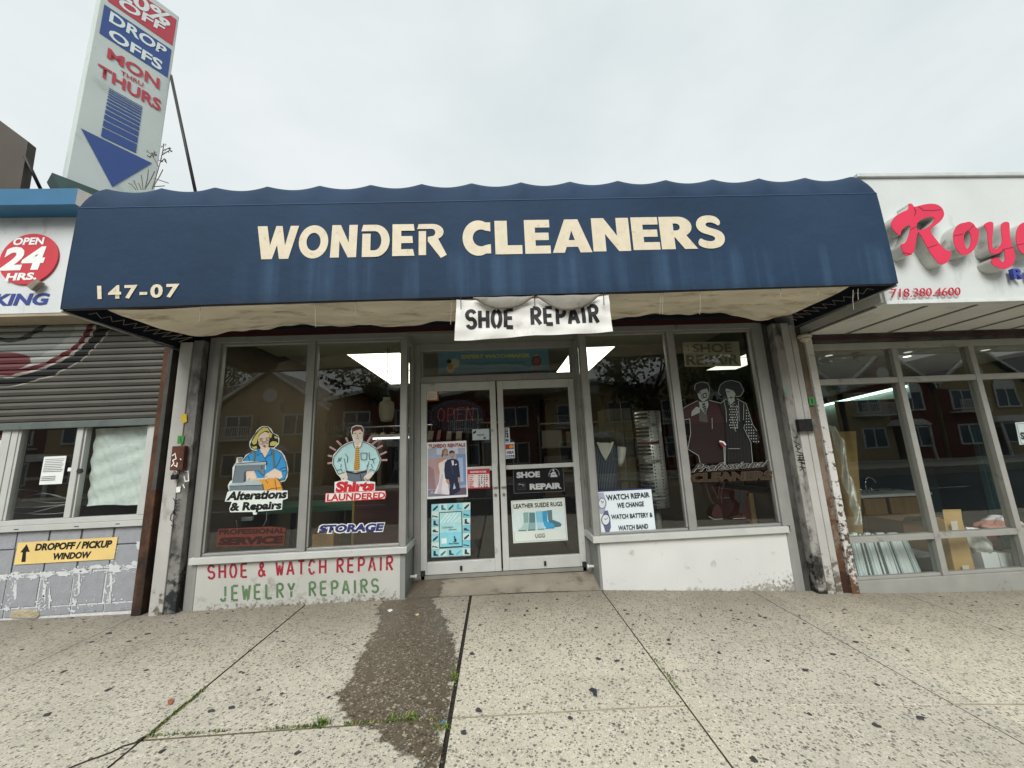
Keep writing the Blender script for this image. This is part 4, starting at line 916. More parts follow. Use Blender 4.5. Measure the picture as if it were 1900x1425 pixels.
s2 = thing('sign_strut', 'short dark strut behind the brown sign at the left edge', 'strut', tuple(at(60, 320, 0)))
G().tube([dpt(46, 290), at(78, 356, .1)], .018, 8).build('rod', DARKMETAL, s2, smooth=True)
# dry weed on the roof edge
rw = thing('roof_weed', 'dry twiggy weed growing on the roof beside the tall sign', 'weed', tuple(at(275, 350, -.3)))
g = G(); rnd = random.Random(11)
cE = Crop(80, 200, 5.9375)
for pts in ([(1200, 900), (1250, 740), (1290, 600), (1320, 470), (1330, 400)], [(1290, 600), (1340, 560), (1350, 590)], [(1310, 520), (1390, 470), (1415, 485)], [(1320, 470), (1400, 440)], [(1270, 650), (1200, 520), (1150, 480)], [(1215, 540), (1230, 490)], [(1200, 520), (1170, 545)], [(1120, 900), (1150, 780), (1160, 680)], [(1100, 900), (1090, 800), (1080, 740)], [(1120, 900), (1180, 800), (1230, 700)], [(1020, 900), (980, 850), (940, 830)], [(1040, 900), (1010, 830), (1000, 800)], [(1210, 880), (1280, 760), (1320, 680)], [(1230, 780), (1380, 830)], [(1200, 870), (1340, 860)], [(1080, 900), (1060, 850), (1050, 830)]):
    g.tube([at(*cE(x, y), -.35+.02*rnd.random()) for x, y in pts], .0045, 5)
g.build('stem', M('dry_stem', (112, 108, 92), .9), rw)
g = G()
for x, y in ((1330, 395), (1345, 410), (1310, 430), (1390, 465), (1415, 480), (1340, 480), (1325, 500), (1280, 570), (1345, 565), (1355, 600), (1300, 590), (1200, 510), (1225, 495), (1240, 520), (1175, 545), (1160, 530), (1150, 480), (1215, 545), (1250, 500), (1400, 440), (1380, 480), (1295, 560)):
    for k in range(2):
        c_ = at(*cE(x+rnd.uniform(-10, 10), y+rnd.uniform(-10, 10)), -.35); s_ = rnd.uniform(.008, .018); d1 = Vector((rnd.uniform(-1, 1), rnd.uniform(-1, 1), rnd.uniform(-1, 1))).normalized(); d2 = d1.cross(Vector((.3, .8, .5))).normalized()
        g.face([c_-d1*s_, c_+d2*s_*.5, c_+d1*s_, c_-d2*s_*.5])
sh_ = g.build('seed_head', M('dry_leaf', (84, 82, 66), .9), rw); sh_['kind'] = 'stuff'
# ================================================================== RIGHT SHOP
rsb = thing('shop_building', 'right neighbouring shop with white sign fascia, panelled soffit and full glass front', 'shop', (6, 2, -.2))
YF = -1.0
WF2 = M('white_fascia', (206, 211, 209), .55, 0, .05, 2, .08, 20, dirt=((172, 176, 172), .18, 3, (1, 1, .4)))
G().box(3.545, 9, YF, -.9, 2.597, 3.862).build('fascia', WF2, rsb)
G().box(3.53, 9, YF-.025, -.88, 3.863, 3.90).build('coping', M('coping_metal', (206, 210, 208), .4, .3), rsb, bevel=.004)
G().box(3.535, 9, YF-.014, YF-.001, 2.58, 2.612).build('fascia_trim', M('white_trim', (212, 215, 212), .5), rsb, bevel=.003)
G().box(3.52, 3.544, YF+.02, -.02, 2.61, 2.70).build('fascia_return', M('white_return', (190, 190, 184), .6, 0, .1, 4), rsb)
SOF = M('grey_soffit', (214, 214, 208), .6, 0, .05, 2, dirt=((186, 184, 176), .2, 3))
STRIP = M('soffit_strip', (110, 108, 102), .6)
x = 3.545; k = 0
while x < 9:
    g = G(); g.box(x+.008, min(x+.492, 9), -.898, -.06, 2.60, 2.612); g.build('soffit_panel', SOF, rsb); G().box(x-.018, x+.018, -.898, -.06, 2.592, 2.5995).build('soffit_strip', STRIP, rsb); x += .5
G().box(3.545, 9, -.898, -.06, 2.613, 2.66).build('soffit_backing', BLACKINK, rsb)
G().box(3.62, 9, -.058, .04, 2.50, 2.61).build('head_trim', GRIM, rsb)
G().box(3.62, 9, -.075, -.06, 2.535, 2.56).build('head_trim', M('maroon_trim', (62, 26, 28)), rsb)
G().box(3.33, 9, .05, .2, 2.62, 3.85).build('front_wall', M('render_grey', (120, 118, 112)), rsb)
g = G(); Z = dict(sill0=-.22, sill1=-.03, mid0=.338, mid1=.398, tr0=2.02, tr1=2.085, hd0=2.42, hd1=2.498)
XM = [3.62, 4.583, 5.52, 6.46, 7.4]
g.box(3.62, 9, -.04, .06, -.24, -.025); g.box(3.62, 9, -.03, .055, Z['hd0'], Z['hd1'])
for i, xm in enumerate(XM):
    w_ = .03 if i == 0 else .065; g.box(xm, xm+w_, -.032, .06, -.024, Z['hd0']-.001); g.box(xm+w_, xm+w_+.045, .02, .1, -.024, Z['hd0']-.001)
    x0 = xm+w_; x1 = (XM[i+1] if i+1 < len(XM) else 9)
    g.box(x0+.001, x1-.001, -.03, .05, Z['mid0'], Z['mid1']); g.box(x0+.001, x1-.001, -.03, .05, Z['tr0'], Z['tr1']); g.box(x0+.001, x1-.001, -.014, .04, -.024, .004)
rw_ = g.build('shop_window', M('bronze_grey_frame', (156, 156, 150), .5, .15, .08, 5, dirt=((110, 106, 98), .15, 5)), rsb, bevel=.004)
for i, xm in enumerate(XM[:3]):
    w_ = .03 if i == 0 else .065; x0, x1 = xm+w_, XM[i+1]
    for a_, b_ in ((.004, Z['mid0']), (Z['mid1'], Z['tr0']), (Z['tr1'], Z['hd0'])): pane(x0, x1, a_, b_, .012, rw_)
RW = M('right_room_wall', (92, 96, 92), .85, 0, .15, 1.5)
G().box(3.33, 3.5, .21, 7.0, -.2, 2.7).build('side_wall', RW, rsb); G().prism([(7.80, 2.6, -.2), (9.45, 7.0, -.2), (9.6, 7.0, -.2), (7.95, 2.6, -.2)], (0, 0, 2.9)).build('side_wall', M('pale_wall', (160, 168, 158), .85, 0, .06, 2), rsb); G().box(3.5, 12, 7.0, 7.2, -.2, 2.7).build('back_wall', M('right_room_back', (84, 88, 84), .85, 0, .15, 1), rsb)
G().box(3.5, 12, .1, 7.0, 2.5, 2.55).build('ceiling', M('right_room_ceiling', (176, 176, 170), .85), rsb); G().box(3.5, 12, .1, 7.0, -.22, -.12).build('floor', M('right_room_floor', (96, 92, 84), .6, 0, .2, 3), rsb)
G().box(3.33, 12, .2, 7.2, 3.6, 3.75).build('roof', M('roof_felt', (60, 60, 60)), rsb)
# raised script letters and the rest of the fascia lettering
cF = Crop(1440, 320, 4.1304)
PINK = M('letter_face_red', (214, 44, 78), .5, 0, .06, 3); RET = M('letter_return_grey', (190, 192, 186), .6, .1, .2, 6, dirt=((96, 94, 88), .25, 5))
chan = {
 'R': [[(1012, 240), (1030, 236), (1047, 243), (1056, 266), (1110, 250), (1180, 237), (1235, 243), (1272, 268), (1289, 305), (1287, 338), (1262, 374), (1222, 405), (1178, 437), (1192, 468), (1222, 507), (1262, 556), (1308, 600), (1346, 604), (1340, 640), (1322, 682), (1288, 705), (1246, 696), (1208, 652), (1165, 585), (1128, 515), (1097, 460), (1085, 455), (1072, 530), (1062, 603), (1032, 634), (995, 642), (972, 610), (950, 548), (985, 546), (1008, 512), (1027, 450), (1031, 400), (985, 417), (960, 447), (952, 488), (918, 462), (890, 428), (880, 398), (888, 368), (922, 328), (968, 302), (1010, 284), (1020, 262)], [(1077, 446), (1078, 386), (1120, 356), (1178, 338), (1216, 344), (1211, 374), (1172, 416), (1120, 440)]],
 'o': [[(1358, 475), (1372, 425), (1408, 390), (1450, 384), (1480, 374), (1512, 390), (1535, 425), (1556, 434), (1556, 470), (1550, 520), (1530, 575), (1495, 615), (1448, 637), (1408, 622), (1376, 575), (1360, 520)], [(1437, 505), (1446, 460), (1468, 440), (1490, 462), (1497, 520), (1485, 568), (1466, 590), (1447, 560)]],
 'y': [[(1588, 402), (1620, 380), (1655, 375), (1668, 392), (1664, 450), (1655, 520), (1657, 575), (1685, 592), (1714, 568), (1736, 530), (1728, 460), (1722, 400), (1745, 378), (1782, 377), (1791, 400), (1790, 470), (1804, 545), (1826, 600), (1836, 655), (1818, 705), (1780, 735), (1735, 738), (1688, 726), (1655, 700), (1645, 672), (1668, 650), (1704, 650), (1722, 676), (1745, 690), (1757, 662), (1752, 612), (1748, 585), (1715, 618), (1672, 630), (1636, 612), (1628, 560), (1622, 480), (1612, 430)]],
 'a': [[(1838, 480), (1850, 422), (1884, 384), (1940, 375), (1990, 392), (2010, 470), (2030, 600), (1960, 640), (1900, 628), (1862, 596), (1842, 540)], [(1905, 500), (1920, 450), (1945, 440), (1965, 500), (1955, 570), (1925, 580)]],
}
YC = -1.105
for key in 'Roya':
    loops = [[(lambda p: (p.x, p.z))(at(*cF(x, y), YC)) for x, y in chaikin(lp)] for lp in chan[key]]
    lo = fill2d(loops, YC, .004, 'letter', PINK, rsb)
    for ln in dict(R=[[(1030, 440), (1078, 412)], [(1163, 578), (1236, 553)], [(1095, 262), (1130, 290), (1200, 292), (1266, 284)], [(972, 612), (1040, 628)], [(1058, 268), (1072, 300), (1062, 330)]], o=[[(1360, 486), (1436, 470)], [(1450, 478), (1515, 404)]], y=[[(1740, 590), (1820, 572)], [(1640, 662), (1700, 650)]], a=[[(1842, 556), (1900, 545)]])[key]:
        Art(YC-.001, cF).line(P((96, 26, 44)), ln, 5).build('face_seam', rsb)
    fill2d(loops, YC+.0045, .099, 'letter_return', RET, rsb)
RP = M('phone_red', (188, 44, 66), .5)
T('718.380.4600', cq(cF, [(880, 958), (1412, 942), (1412, 880), (880, 892)], YF-.022), RP, rsb, 'lettering', bold=-.004, depth=.006)
T('R E', cq(cF, [(1810, 820), (1985, 808), (1975, 735), (1795, 742)], YF-.04), P((58, 70, 150)), rsb, 'lettering', bold=.03, depth=.03)
sc = thing('security_camera', 'white dome security camera under the right shop soffit', 'camera', tuple(at(1493, 628, -.12)))
q = at(1493, 626, -.13)
G().lathe([(.062, .03), (.066, .01), (.066, -.005)], q, 18).build('mount', M('camera_white', (198, 192, 176), .5), sc, smooth=True)
G().lathe([(.058, -.006), (.05, -.03), (.032, -.05), (.01, -.058)], q, 18).build('dome', M('camera_dome', (186, 178, 160), .3), sc, smooth=True)
# ================================================================== SIGNS, DECALS AND POSTERS
OUTW = P((214, 222, 216)); BLK = P((14, 14, 16))
# -- seamstress decal, left pane
YD = .0135
K1 = Crop(400, 780, 7.919)
dc = thing('window_decal', 'colourful decal of a woman sewing at a machine, with lettering about alterations', 'decal', tuple(at(490, 870, YD)))
a = Art(YD, K1)
a.poly(OUTW, [(495, 360), (500, 310), (540, 250), (585, 190), (600, 150), (645, 105), (690, 84), (770, 88), (820, 125), (850, 190), (915, 215), (938, 270), (930, 345), (860, 412), (960, 448), (1015, 520), (1045, 610), (1068, 725), (1055, 830), (1020, 890), (960, 910), (1005, 1045), (200, 1045), (178, 960), (215, 890), (245, 880), (250, 690), (300, 615), (312, 545), (390, 540), (400, 580), (440, 510), (540, 458), (590, 445), (535, 435), (505, 400)])
BL_ = P((52, 142, 198)); SK = P((222, 200, 178)); BLOND = P((196, 186, 96)); GY1 = P((168, 182, 184)); GY2 = P((108, 122, 130)); ORG = P((212, 152, 62))
a.poly(BLK, [(505, 355), (545, 255), (612, 155), (690, 95), (772, 98), (840, 190), (915, 232), (925, 320), (855, 400), (770, 400), (620, 430), (560, 430), (515, 398)])
a.poly(BLOND, [(530, 320), (575, 240), (640, 150), (700, 105), (765, 112), (800, 165), (730, 150), (650, 200), (620, 270), (600, 340), (560, 360)])
a.poly(BLOND, [(780, 160), (835, 200), (815, 260), (790, 250)]); a.poly(BLOND, [(800, 330), (840, 305), (900, 315), (912, 345), (860, 375), (800, 372)]); a.poly(BLOND, [(860, 230), (905, 240), (912, 270), (870, 262)]); a.poly(BLOND, [(525, 375), (560, 390), (600, 372), (610, 410), (560, 420)])
a.poly(SK, [(625, 262), (660, 205), (730, 165), (782, 190), (790, 270), (780, 365), (725, 425), (668, 410), (632, 345)]); a.poly(SK, [(660, 405), (780, 385), (790, 430), (718, 560), (668, 480)])
a.poly(BL_, [(400, 595), (450, 530), (520, 475), (585, 450), (640, 412), (720, 555), (805, 402), (885, 432), (970, 490), (1032, 620), (1050, 760), (1010, 872), (930, 885), (870, 705), (800, 760), (720, 840), (620, 850), (570, 740), (740, 720), (740, 602)])
for pts in ([(640, 415), (610, 520), (680, 480), (725, 560), (760, 640)], [(805, 405), (825, 500), (770, 520), (725, 560)], [(480, 525), (500, 590)], [(960, 530), (930, 620), (880, 690)], [(1045, 690), (980, 700), (940, 720)], [(1040, 740), (980, 745)], [(400, 595), (450, 530), (520, 475), (585, 450)], [(885, 432), (970, 490), (1032, 620), (1050, 760), (1010, 872), (930, 885)]): a.line(BLK, pts, 8)
a.line(P((96, 110, 90)), [(582, 455), (565, 600)], 26); a.line(P((96, 110, 90)), [(842, 425), (860, 700)], 28)
a.poly(SK, [(455, 750), (560, 742), (590, 800), (612, 882), (592, 880), (565, 850), (580, 895), (560, 898), (535, 860), (530, 890), (510, 880), (505, 845), (470, 882), (448, 860), (470, 820), (445, 800)])
a.poly(SK, [(870, 708), (965, 755), (985, 835), (940, 862), (880, 838), (850, 870), (835, 865), (845, 840), (795, 876), (778, 872), (800, 840), (735, 868), (722, 855), (770, 815), (712, 830), (745, 785)])
a.poly(GY1, [(290, 640), (350, 615), (745, 602), (745, 640), (720, 648), (300, 662)]); a.poly(GY2, [(290, 662), (718, 648), (712, 805), (690, 802), (625, 738), (445, 742), (415, 770), (408, 918), (248, 918)]); a.poly(P((70, 80, 86)), [(415, 770), (442, 742), (440, 905), (408, 918)])
a.poly(GY1, [(192, 965), (245, 920), (400, 918), (470, 885), (660, 890), (700, 935), (695, 948)]); a.poly(GY2, [(202, 972), (695, 950), (700, 1042), (202, 1042)])
for pts in ([(290, 640), (745, 602), (745, 660)], [(292, 662), (248, 918)], [(192, 967), (695, 948)], [(625, 738), (690, 802), (715, 805)]): a.line(BLK, pts, 7)
a.poly(P((150, 130, 104)), [(322, 552), (380, 550), (372, 615), (335, 618)]); a.line(BLK, [(318, 556), (384, 552)], 8)
a.poly(ORG, [(620, 868), (905, 852), (950, 905), (992, 1042), (715, 1045), (690, 930)])
for pts in ([(770, 930), (735, 880)], [(870, 870), (900, 1040)], [(715, 1045), (830, 1000), (960, 990)], [(905, 852), (950, 905), (992, 1042)], [(690, 930), (712, 1045)]): a.line(BLK, pts, 8)
a.ring(BLK, (665, 325), 28, 26, 6); a.ring(BLK, (760, 318), 24, 24, 6); a.line(BLK, [(693, 315), (736, 312)], 6); a.line(BLK, [(640, 275), (690, 265)], 8); a.line(BLK, [(735, 262), (780, 252)], 8); a.disc(BLK, (664, 285), 10, 6); a.disc(BLK, (752, 280), 10, 6); a.poly(P((130, 50, 50)), [(685, 372), (715, 365), (742, 370), (715, 392)]); a.line(BLK, [(715, 320), (705, 350), (722, 354)], 4)
a.disc(BLK, (676, 672), 8); a.disc(BLK, (676, 702), 8)
a.build('picture', dc)
a2 = Art(a.top()-.0004, K1)
a2.poly(OUTW, [(135, 1192), (175, 1050), (260, 1030), (1058, 1030), (1060, 1145), (985, 1172), (975, 1310), (620, 1340), (600, 1385), (552, 1385), (545, 1345), (215, 1350), (200, 1300), (240, 1195)]).build('lettering_backing', dc)
y2 = a2.top()-.0004
T('Alterations', cq(K1, [(152, 1182), (1048, 1146), (1056, 1012), (168, 1048)], y2), BLK, dc, bold=.05, shear=.18)
T('& Repairs', cq(K1, [(206, 1372), (968, 1338), (972, 1180), (214, 1208)], y2), BLK, dc, bold=.05, shear=.12)
# -- faded professional service
d2 = thing('window_decal', 'faded brown lettering about professional service low in the left pane', 'decal', tuple(at(468, 995, YD)))
BRN = P((96, 48, 36)); BRND = P((46, 22, 22))
Art(YD, c5).poly(BRN, [(405, 650), (412, 545), (418, 520), (800, 502), (912, 512), (905, 560), (898, 640)]).build('backing', d2)
T('PROFESSIONAL', cq(c5, [(418, 564), (905, 552), (905, 512), (420, 524)], YD-.001), BRND, d2, bold=.05, shear=.05)
T('SERVICE', cq(c5, [(412, 642), (890, 628), (898, 568), (424, 584)], YD-.001), BRND, d2, bold=.07, shear=.05)
# -- man in a shirt
K2 = Crop(590, 780, 7.919)
d3 = thing('window_decal', 'decal of a man in pale blue shirt and striped tie above red lettering', 'decal', tuple(at(660, 860, YD)))
SHB = P((172, 208, 210)); HAIR = P((92, 34, 26)); SK2 = P((206, 196, 180)); TIE = P((206, 158, 66)); TRO = P((92, 104, 116)); RAY = P((206, 160, 160))
a = Art(YD, K2)
a.poly(OUTW, [(480, 160), (500, 95), (560, 68), (640, 75), (678, 140), (660, 250), (660, 305), (760, 335), (860, 410), (932, 580), (885, 720), (820, 790), (760, 830), (760, 900), (350, 900), (330, 840), (280, 790), (208, 640), (222, 510), (330, 390), (420, 335), (520, 300), (500, 235)])
for pts in ([(140, 632), (210, 622)], [(145, 515), (210, 530)], [(170, 388), (262, 440)], [(275, 298), (345, 368)], [(408, 252), (440, 315)], [(775, 235), (725, 320)], [(885, 280), (795, 355)], [(950, 368), (855, 420)], [(1008, 460), (915, 505)], [(1020, 580), (935, 585)]): a.line(RAY, pts, 24); a.line(P((120, 60, 66)), pts, 7)
a.poly(SHB, [(235, 530), (340, 400), (430, 348), (520, 315), (580, 375), (650, 312), (740, 345), (850, 420), (915, 580), (872, 705), (825, 785), (735, 715), (722, 640), (715, 745), (418, 745), (400, 690), (390, 770), (300, 790), (222, 640)])
a.poly(SK2, [(500, 170), (540, 130), (640, 120), (662, 190), (645, 275), (590, 310), (545, 295), (512, 240)]); a.poly(SK2, [(520, 300), (640, 290), (655, 320), (585, 375), (522, 325)])
a.poly(HAIR, [(495, 195), (500, 110), (560, 82), (640, 92), (668, 150), (655, 175), (622, 132), (560, 150), (520, 165), (515, 215)])
a.poly(P((226, 214, 212)), [(520, 310), (582, 378), (648, 305), (662, 345), (610, 405), (580, 380), (545, 410)])
a.poly(TIE, [(560, 378), (600, 378), (614, 690), (575, 765), (524, 705)])
for k in range(11): a.line(P((66, 44, 26)), [(530+2*(10-k), 420+k*30), (612, 408+k*30)], 7)
a.poly(TRO, [(425, 770), (715, 760), (745, 900), (430, 915)]); a.poly(P((46, 36, 34)), [(410, 735), (560, 770), (715, 728), (716, 762), (575, 795), (412, 768)])
a.poly(SK2, [(305, 785), (395, 765), (438, 830), (430, 895), (400, 850), (385, 885), (345, 850)]); a.poly(SK2, [(740, 765), (810, 795), (770, 850), (705, 890), (668, 850), (690, 815)])
for pts in ([(235, 530), (222, 640), (300, 790)], [(235, 530), (340, 400), (430, 348), (520, 315)], [(650, 312), (740, 345), (850, 420), (915, 580), (872, 705), (825, 785)], [(400, 490), (435, 540), (430, 620)], [(385, 560), (405, 680), (430, 740)], [(275, 740), (340, 715), (355, 755)], [(300, 790), (390, 765)], [(280, 610), (330, 570), (345, 540)], [(310, 545), (300, 580), (335, 590)], [(340, 640), (335, 690)], [(750, 470), (755, 570), (800, 575), (850, 555)], [(800, 560), (820, 630)], [(750, 600), (715, 720)], [(740, 765), (775, 715), (835, 745)], [(780, 640), (800, 700)], [(520, 315), (525, 370), (545, 408)], [(650, 312), (640, 370), (612, 404)], [(628, 480), (720, 478), (712, 570), (680, 582), (632, 570), (628, 480)], [(620, 790), (640, 890)], [(370, 850), (380, 885)], [(690, 850), (720, 870)]): a.line(BLK, pts, 8)
a.line(BLK, [(535, 195), (565, 190)], 9); a.line(BLK, [(600, 190), (635, 187)], 9); a.line(BLK, [(580, 205), (575, 240), (592, 244)], 5); a.line(P((120, 60, 56)), [(560, 268), (600, 266)], 7)
a.build('picture', d3)
y2 = a.top()-.0006; RD = P((190, 34, 46))
a2 = Art(y2, K2); a2.poly(OUTW, [(240, 1075), (245, 905), (355, 880), (385, 862), (520, 905), (700, 890), (840, 905), (838, 1035), (990, 1030), (1002, 1090), (985, 1155), (105, 1205), (112, 1070)]); a2.build('lettering_backing', d3)
a3 = Art(a2.top(), K2); a3.line(RD, [(112, 1072), (235, 1066), (838, 1036), (985, 1034), (998, 1090), (980, 1152), (106, 1200)], 9, True); a3.build('border', d3)
y2 = a3.top()-.0004
T('Shirts', cq(K2, [(255, 1060), (828, 1030), (832, 882), (262, 900)], y2), RD, d3, bold=.06, shear=.08)
T('LAUNDERED', cq(K2, [(125, 1188), (985, 1148), (990, 1052), (130, 1084)], y2), RD, d3, bold=.035, shear=.05)
# -- storage
d4 = thing('window_decal', 'purple and white lettering about storage in the second pane from the left', 'decal', tuple(at(651, 980, YD)))
T('STORAGE', cq(c5, [(1142, 560), (1634, 542), (1642, 470), (1150, 486)], YD), OUTW, d4, 'lettering_backing', bold=.13, shear=.1)
T('STORAGE', cq(c5, [(1154, 552), (1628, 536), (1636, 476), (1160, 492)], YD-.001), P((44, 42, 104)), d4, bold=.05, shear=.1)
# -- couple and professional cleaners, right pane
K3 = Crop(1250, 690, 4.915)
d5 = thing('window_decal', 'large dark decal of a couple in suit and polka dot blouse, rightmost pane', 'decal', tuple(at(1345, 830, YD)))
MAR = P((46, 20, 21)); GFA = P((128, 136, 130)); LNE = P((136, 142, 136)); DK = P((16, 17, 19)); DM = P((30, 12, 14)); GV = P((66, 66, 62))
a = Art(YD, K3)
a.poly(MAR, [(75, 345), (130, 308), (220, 268), (320, 262), (430, 290), (470, 440), (488, 830), (240, 830), (225, 760), (130, 705), (152, 560), (146, 430), (82, 442)])
a.poly(DM, [(160, 470), (470, 460), (488, 830), (240, 830), (225, 760), (130, 705)])
a.poly(GV, [(228, 340), (300, 370), (312, 460), (235, 450)])
a.poly(GFA, [(205, 165), (240, 130), (305, 125), (322, 185), (308, 245), (268, 276), (228, 240)]); a.poly(DK, [(190, 165), (200, 112), (250, 92), (310, 104), (328, 150), (322, 195), (304, 150), (252, 165), (215, 205)])
a.poly(GFA, [(228, 268), (265, 280), (312, 262), (318, 300), (290, 385), (240, 330)]); a.poly(DK, [(262, 290), (285, 285), (300, 340), (288, 380), (262, 330)])
for k in range(3): a.line(GFA, [(264, 315+k*22), (294, 300+k*22)], 6)
a.poly(GFA, [(165, 360), (205, 318), (238, 325), (238, 370), (185, 395), (160, 405)])
for pts in ([(205, 185), (250, 195)], [(270, 205), (300, 190)], [(250, 240), (280, 236)], [(262, 200), (255, 225)]): a.line(DK, pts, 6)
a.ring(DK, (285, 215), 16, 20, 6)
a.poly(DK, [(405, 185), (425, 120), (470, 90), (530, 80), (600, 98), (640, 170), (610, 215), (560, 222), (430, 215)]); a.poly(GFA, [(472, 160), (500, 140), (545, 170), (565, 205), (550, 240), (524, 258), (490, 235)])
a.poly(DK, [(500, 130), (560, 150), (570, 200), (540, 170), (480, 150)]); a.poly(P((70, 30, 32)), [(505, 232), (525, 226), (542, 232), (524, 244)]); a.line(DK, [(485, 178), (512, 184)], 6); a.poly(GFA, [(492, 245), (555, 240), (560, 285), (525, 310), (492, 280)])
a.poly(DK, [(410, 285), (480, 245), (520, 300), (575, 245), (660, 290), (700, 430), (640, 500), (705, 645), (718, 830), (488, 830), (470, 440)])
for x, y in [(x_, y_) for y_ in range(318, 520, 24) for x_ in range(512, 580, 20)]: a.disc(P((166, 172, 168)), (x+(y//24 % 2)*9, y), 5.5, 5.5, 8)
a.poly(DK, [(640, 345), (665, 320), (705, 430), (720, 480), (785, 590), (765, 660), (710, 640), (660, 540), (645, 470)])
for x, y in [(x_, y_) for y_ in range(350, 650, 26) for x_ in range(620, 790, 22)]:
    if 0.55*(x-640) < (y-330) < 0.55*(x-640)+260 and x > 645+max(0, (y-480))*.35 and x < 690+max(0, y-420)*.42: a.disc(P((166, 172, 168)), (x, y), 5, 5, 8)
for k in range(7): a.line(P((46, 34, 34)), [(495+k*28, 560), (500+k*31, 820)], 4)
for pts in ([(62, 348), (130, 305), (220, 262)], [(322, 258), (430, 285), (482, 244)], [(82, 442), (146, 428), (155, 560), (128, 705), (225, 762), (242, 830)], [(190, 165), (198, 112), (250, 90), (312, 102), (330, 150), (324, 200), (310, 250)], [(405, 185), (425, 118), (470, 88), (530, 77), (602, 96), (642, 170), (610, 220), (565, 225)], [(430, 217), (405, 185)], [(575, 245), (660, 288), (705, 430), (720, 480), (760, 540)], [(648, 480), (640, 510), (705, 645), (720, 830)], [(455, 250), (478, 350), (482, 460)], [(590, 265), (598, 450)], [(640, 290), (636, 440)], [(495, 285), (525, 312), (560, 285)], [(350, 420), (352, 520)], [(500, 700), (605, 700)], [(555, 520), (568, 545)], [(575, 300), (582, 500), (560, 520), (530, 410)]): a.line(LNE, pts, 4.5)
a.poly(P((120, 30, 34)), [(410, 640), (440, 632), (470, 660), (445, 690)]); a.line(OUTW, [(418, 632), (455, 640), (475, 668)], 12); a.line(LNE, [(458, 680), (465, 850)], 7); a.line(LNE, [(472, 680), (472, 850)], 4)
for pts in ([(295, 1020), (330, 1150), (370, 1210)], [(460, 1010), (430, 1120), (440, 1200)], [(350, 1040), (410, 1160)], [(410, 1160), (415, 1040)]): a.line(P((46, 22, 21)), pts, 9)
a.poly(P((40, 14, 13)), [(365, 1230), (405, 1205), (430, 1240), (450, 1310), (430, 1335), (360, 1330), (345, 1300)]); a.line(LNE, [(320, 1318), (370, 1345), (450, 1340)], 4)
a.poly(DK, [(600, 1090), (668, 1090), (650, 1190), (640, 1260), (660, 1300), (595, 1290), (612, 1200)]); a.line(P((50, 20, 18)), [(545, 1330), (590, 1310), (655, 1325)], 14); a.line(LNE, [(540, 1340), (655, 1332)], 4)
a.poly(P((18, 18, 18)), [(555, 1080), (600, 1075), (598, 1200), (560, 1160)])
a.build('picture', d5)
d6 = thing('window_decal', 'script and block lettering about professional cleaners across the couple decal', 'decal', tuple(at(1360, 875, YD)))
y2 = a.top()-.0008
T('Professional', cq(K3, [(160, 918), (872, 862), (880, 800), (170, 842)], y2), LNE, d6, 'lettering_backing', bold=.045, shear=.45)
T('Professional', cq(K3, [(164, 914), (868, 860), (876, 804), (174, 844)], y2-.0006), P((44, 20, 20)), d6, bold=.012, shear=.45)
T('CLEANERS', cq(K3, [(150, 1010), (900, 985), (905, 898), (152, 925)], y2), P((84, 46, 32)), d6, 'lettering_backing', bold=.075)
T('CLEANERS', cq(K3, [(156, 1004), (894, 980), (899, 904), (158, 930)], y2-.0006), P((38, 44, 30)), d6, bold=.035)
# -- shoe repair plate behind the right pane
c10 = Crop(1060, 560, 4.318)
d7 = thing('window_sign', 'cream plastic sign with raised grey shoe repair letters high in the right pane', 'sign', tuple(at(1320, 655, .05)))
board('panel', cq(c10, [(912, 520), (1362, 516), (1342, 318), (892, 324)], .04), M('cream_plastic', (156, 150, 126), .5, 0, .06, 4), d7, .004)
T('SHOE', cq(c10, [(975, 408), (1290, 406), (1276, 332), (970, 338)], .036), P((104, 98, 82)), d7, bold=.02, depth=.005)
T('REPAIR', cq(c10, [(925, 508), (1345, 502), (1340, 420), (922, 428)], .036), P((104, 98, 82)), d7, bold=.02, depth=.005)
a = Art(.039, c10); a.line(P((90, 84, 70)), [(928, 355), (938, 365)], 8); a.line(P((90, 84, 70)), [(935, 375), (945, 390)], 8); a.build('screw_mark', d7)
# -- watch repair board
c11 = Crop(1060, 830, 4.318)
d8 = thing('window_sign', 'white board with watch repair words and two wristwatches at the corner of the right window', 'sign', tuple(at(1160, 950, .01)))
Qb = [(232, 692), (678, 666), (640, 335), (205, 358)]
board('panel', cq(c11, Qb, .0105), M('white_board', (214, 224, 228), .4, 0, .03, 3), d8, .003)
a = Art(.0095, c11); NV = P((42, 46, 88))
a.poly(NV, [(203, 358), (640, 335), (642, 322), (202, 345)])
WG = P((160, 164, 180)); WF_ = P((206, 212, 216))
a.poly(WG, [(218, 365), (258, 362), (280, 440), (272, 500), (262, 540), (232, 530), (222, 480), (216, 420)]); a.disc(P((110, 112, 136)), (248, 448), 34, 46); a.disc(WF_, (248, 448), 26, 38); a.line(BLK, [(248, 448), (262, 430)], 4); a.line(BLK, [(248, 448), (240, 425)], 4)
a.poly(P((92, 96, 124)), [(262, 510), (292, 505), (312, 570), (318, 640), (300, 690), (275, 680), (250, 600)]); a.disc(P((70, 72, 96)), (276, 580), 36, 48); a.disc(WF_, (276, 580), 29, 40); a.line(BLK, [(276, 580), (294, 562)], 4); a.line(BLK, [(276, 580), (262, 570)], 4)
a.build('picture', d8); yb = a.top(); TX = P((26, 30, 42))
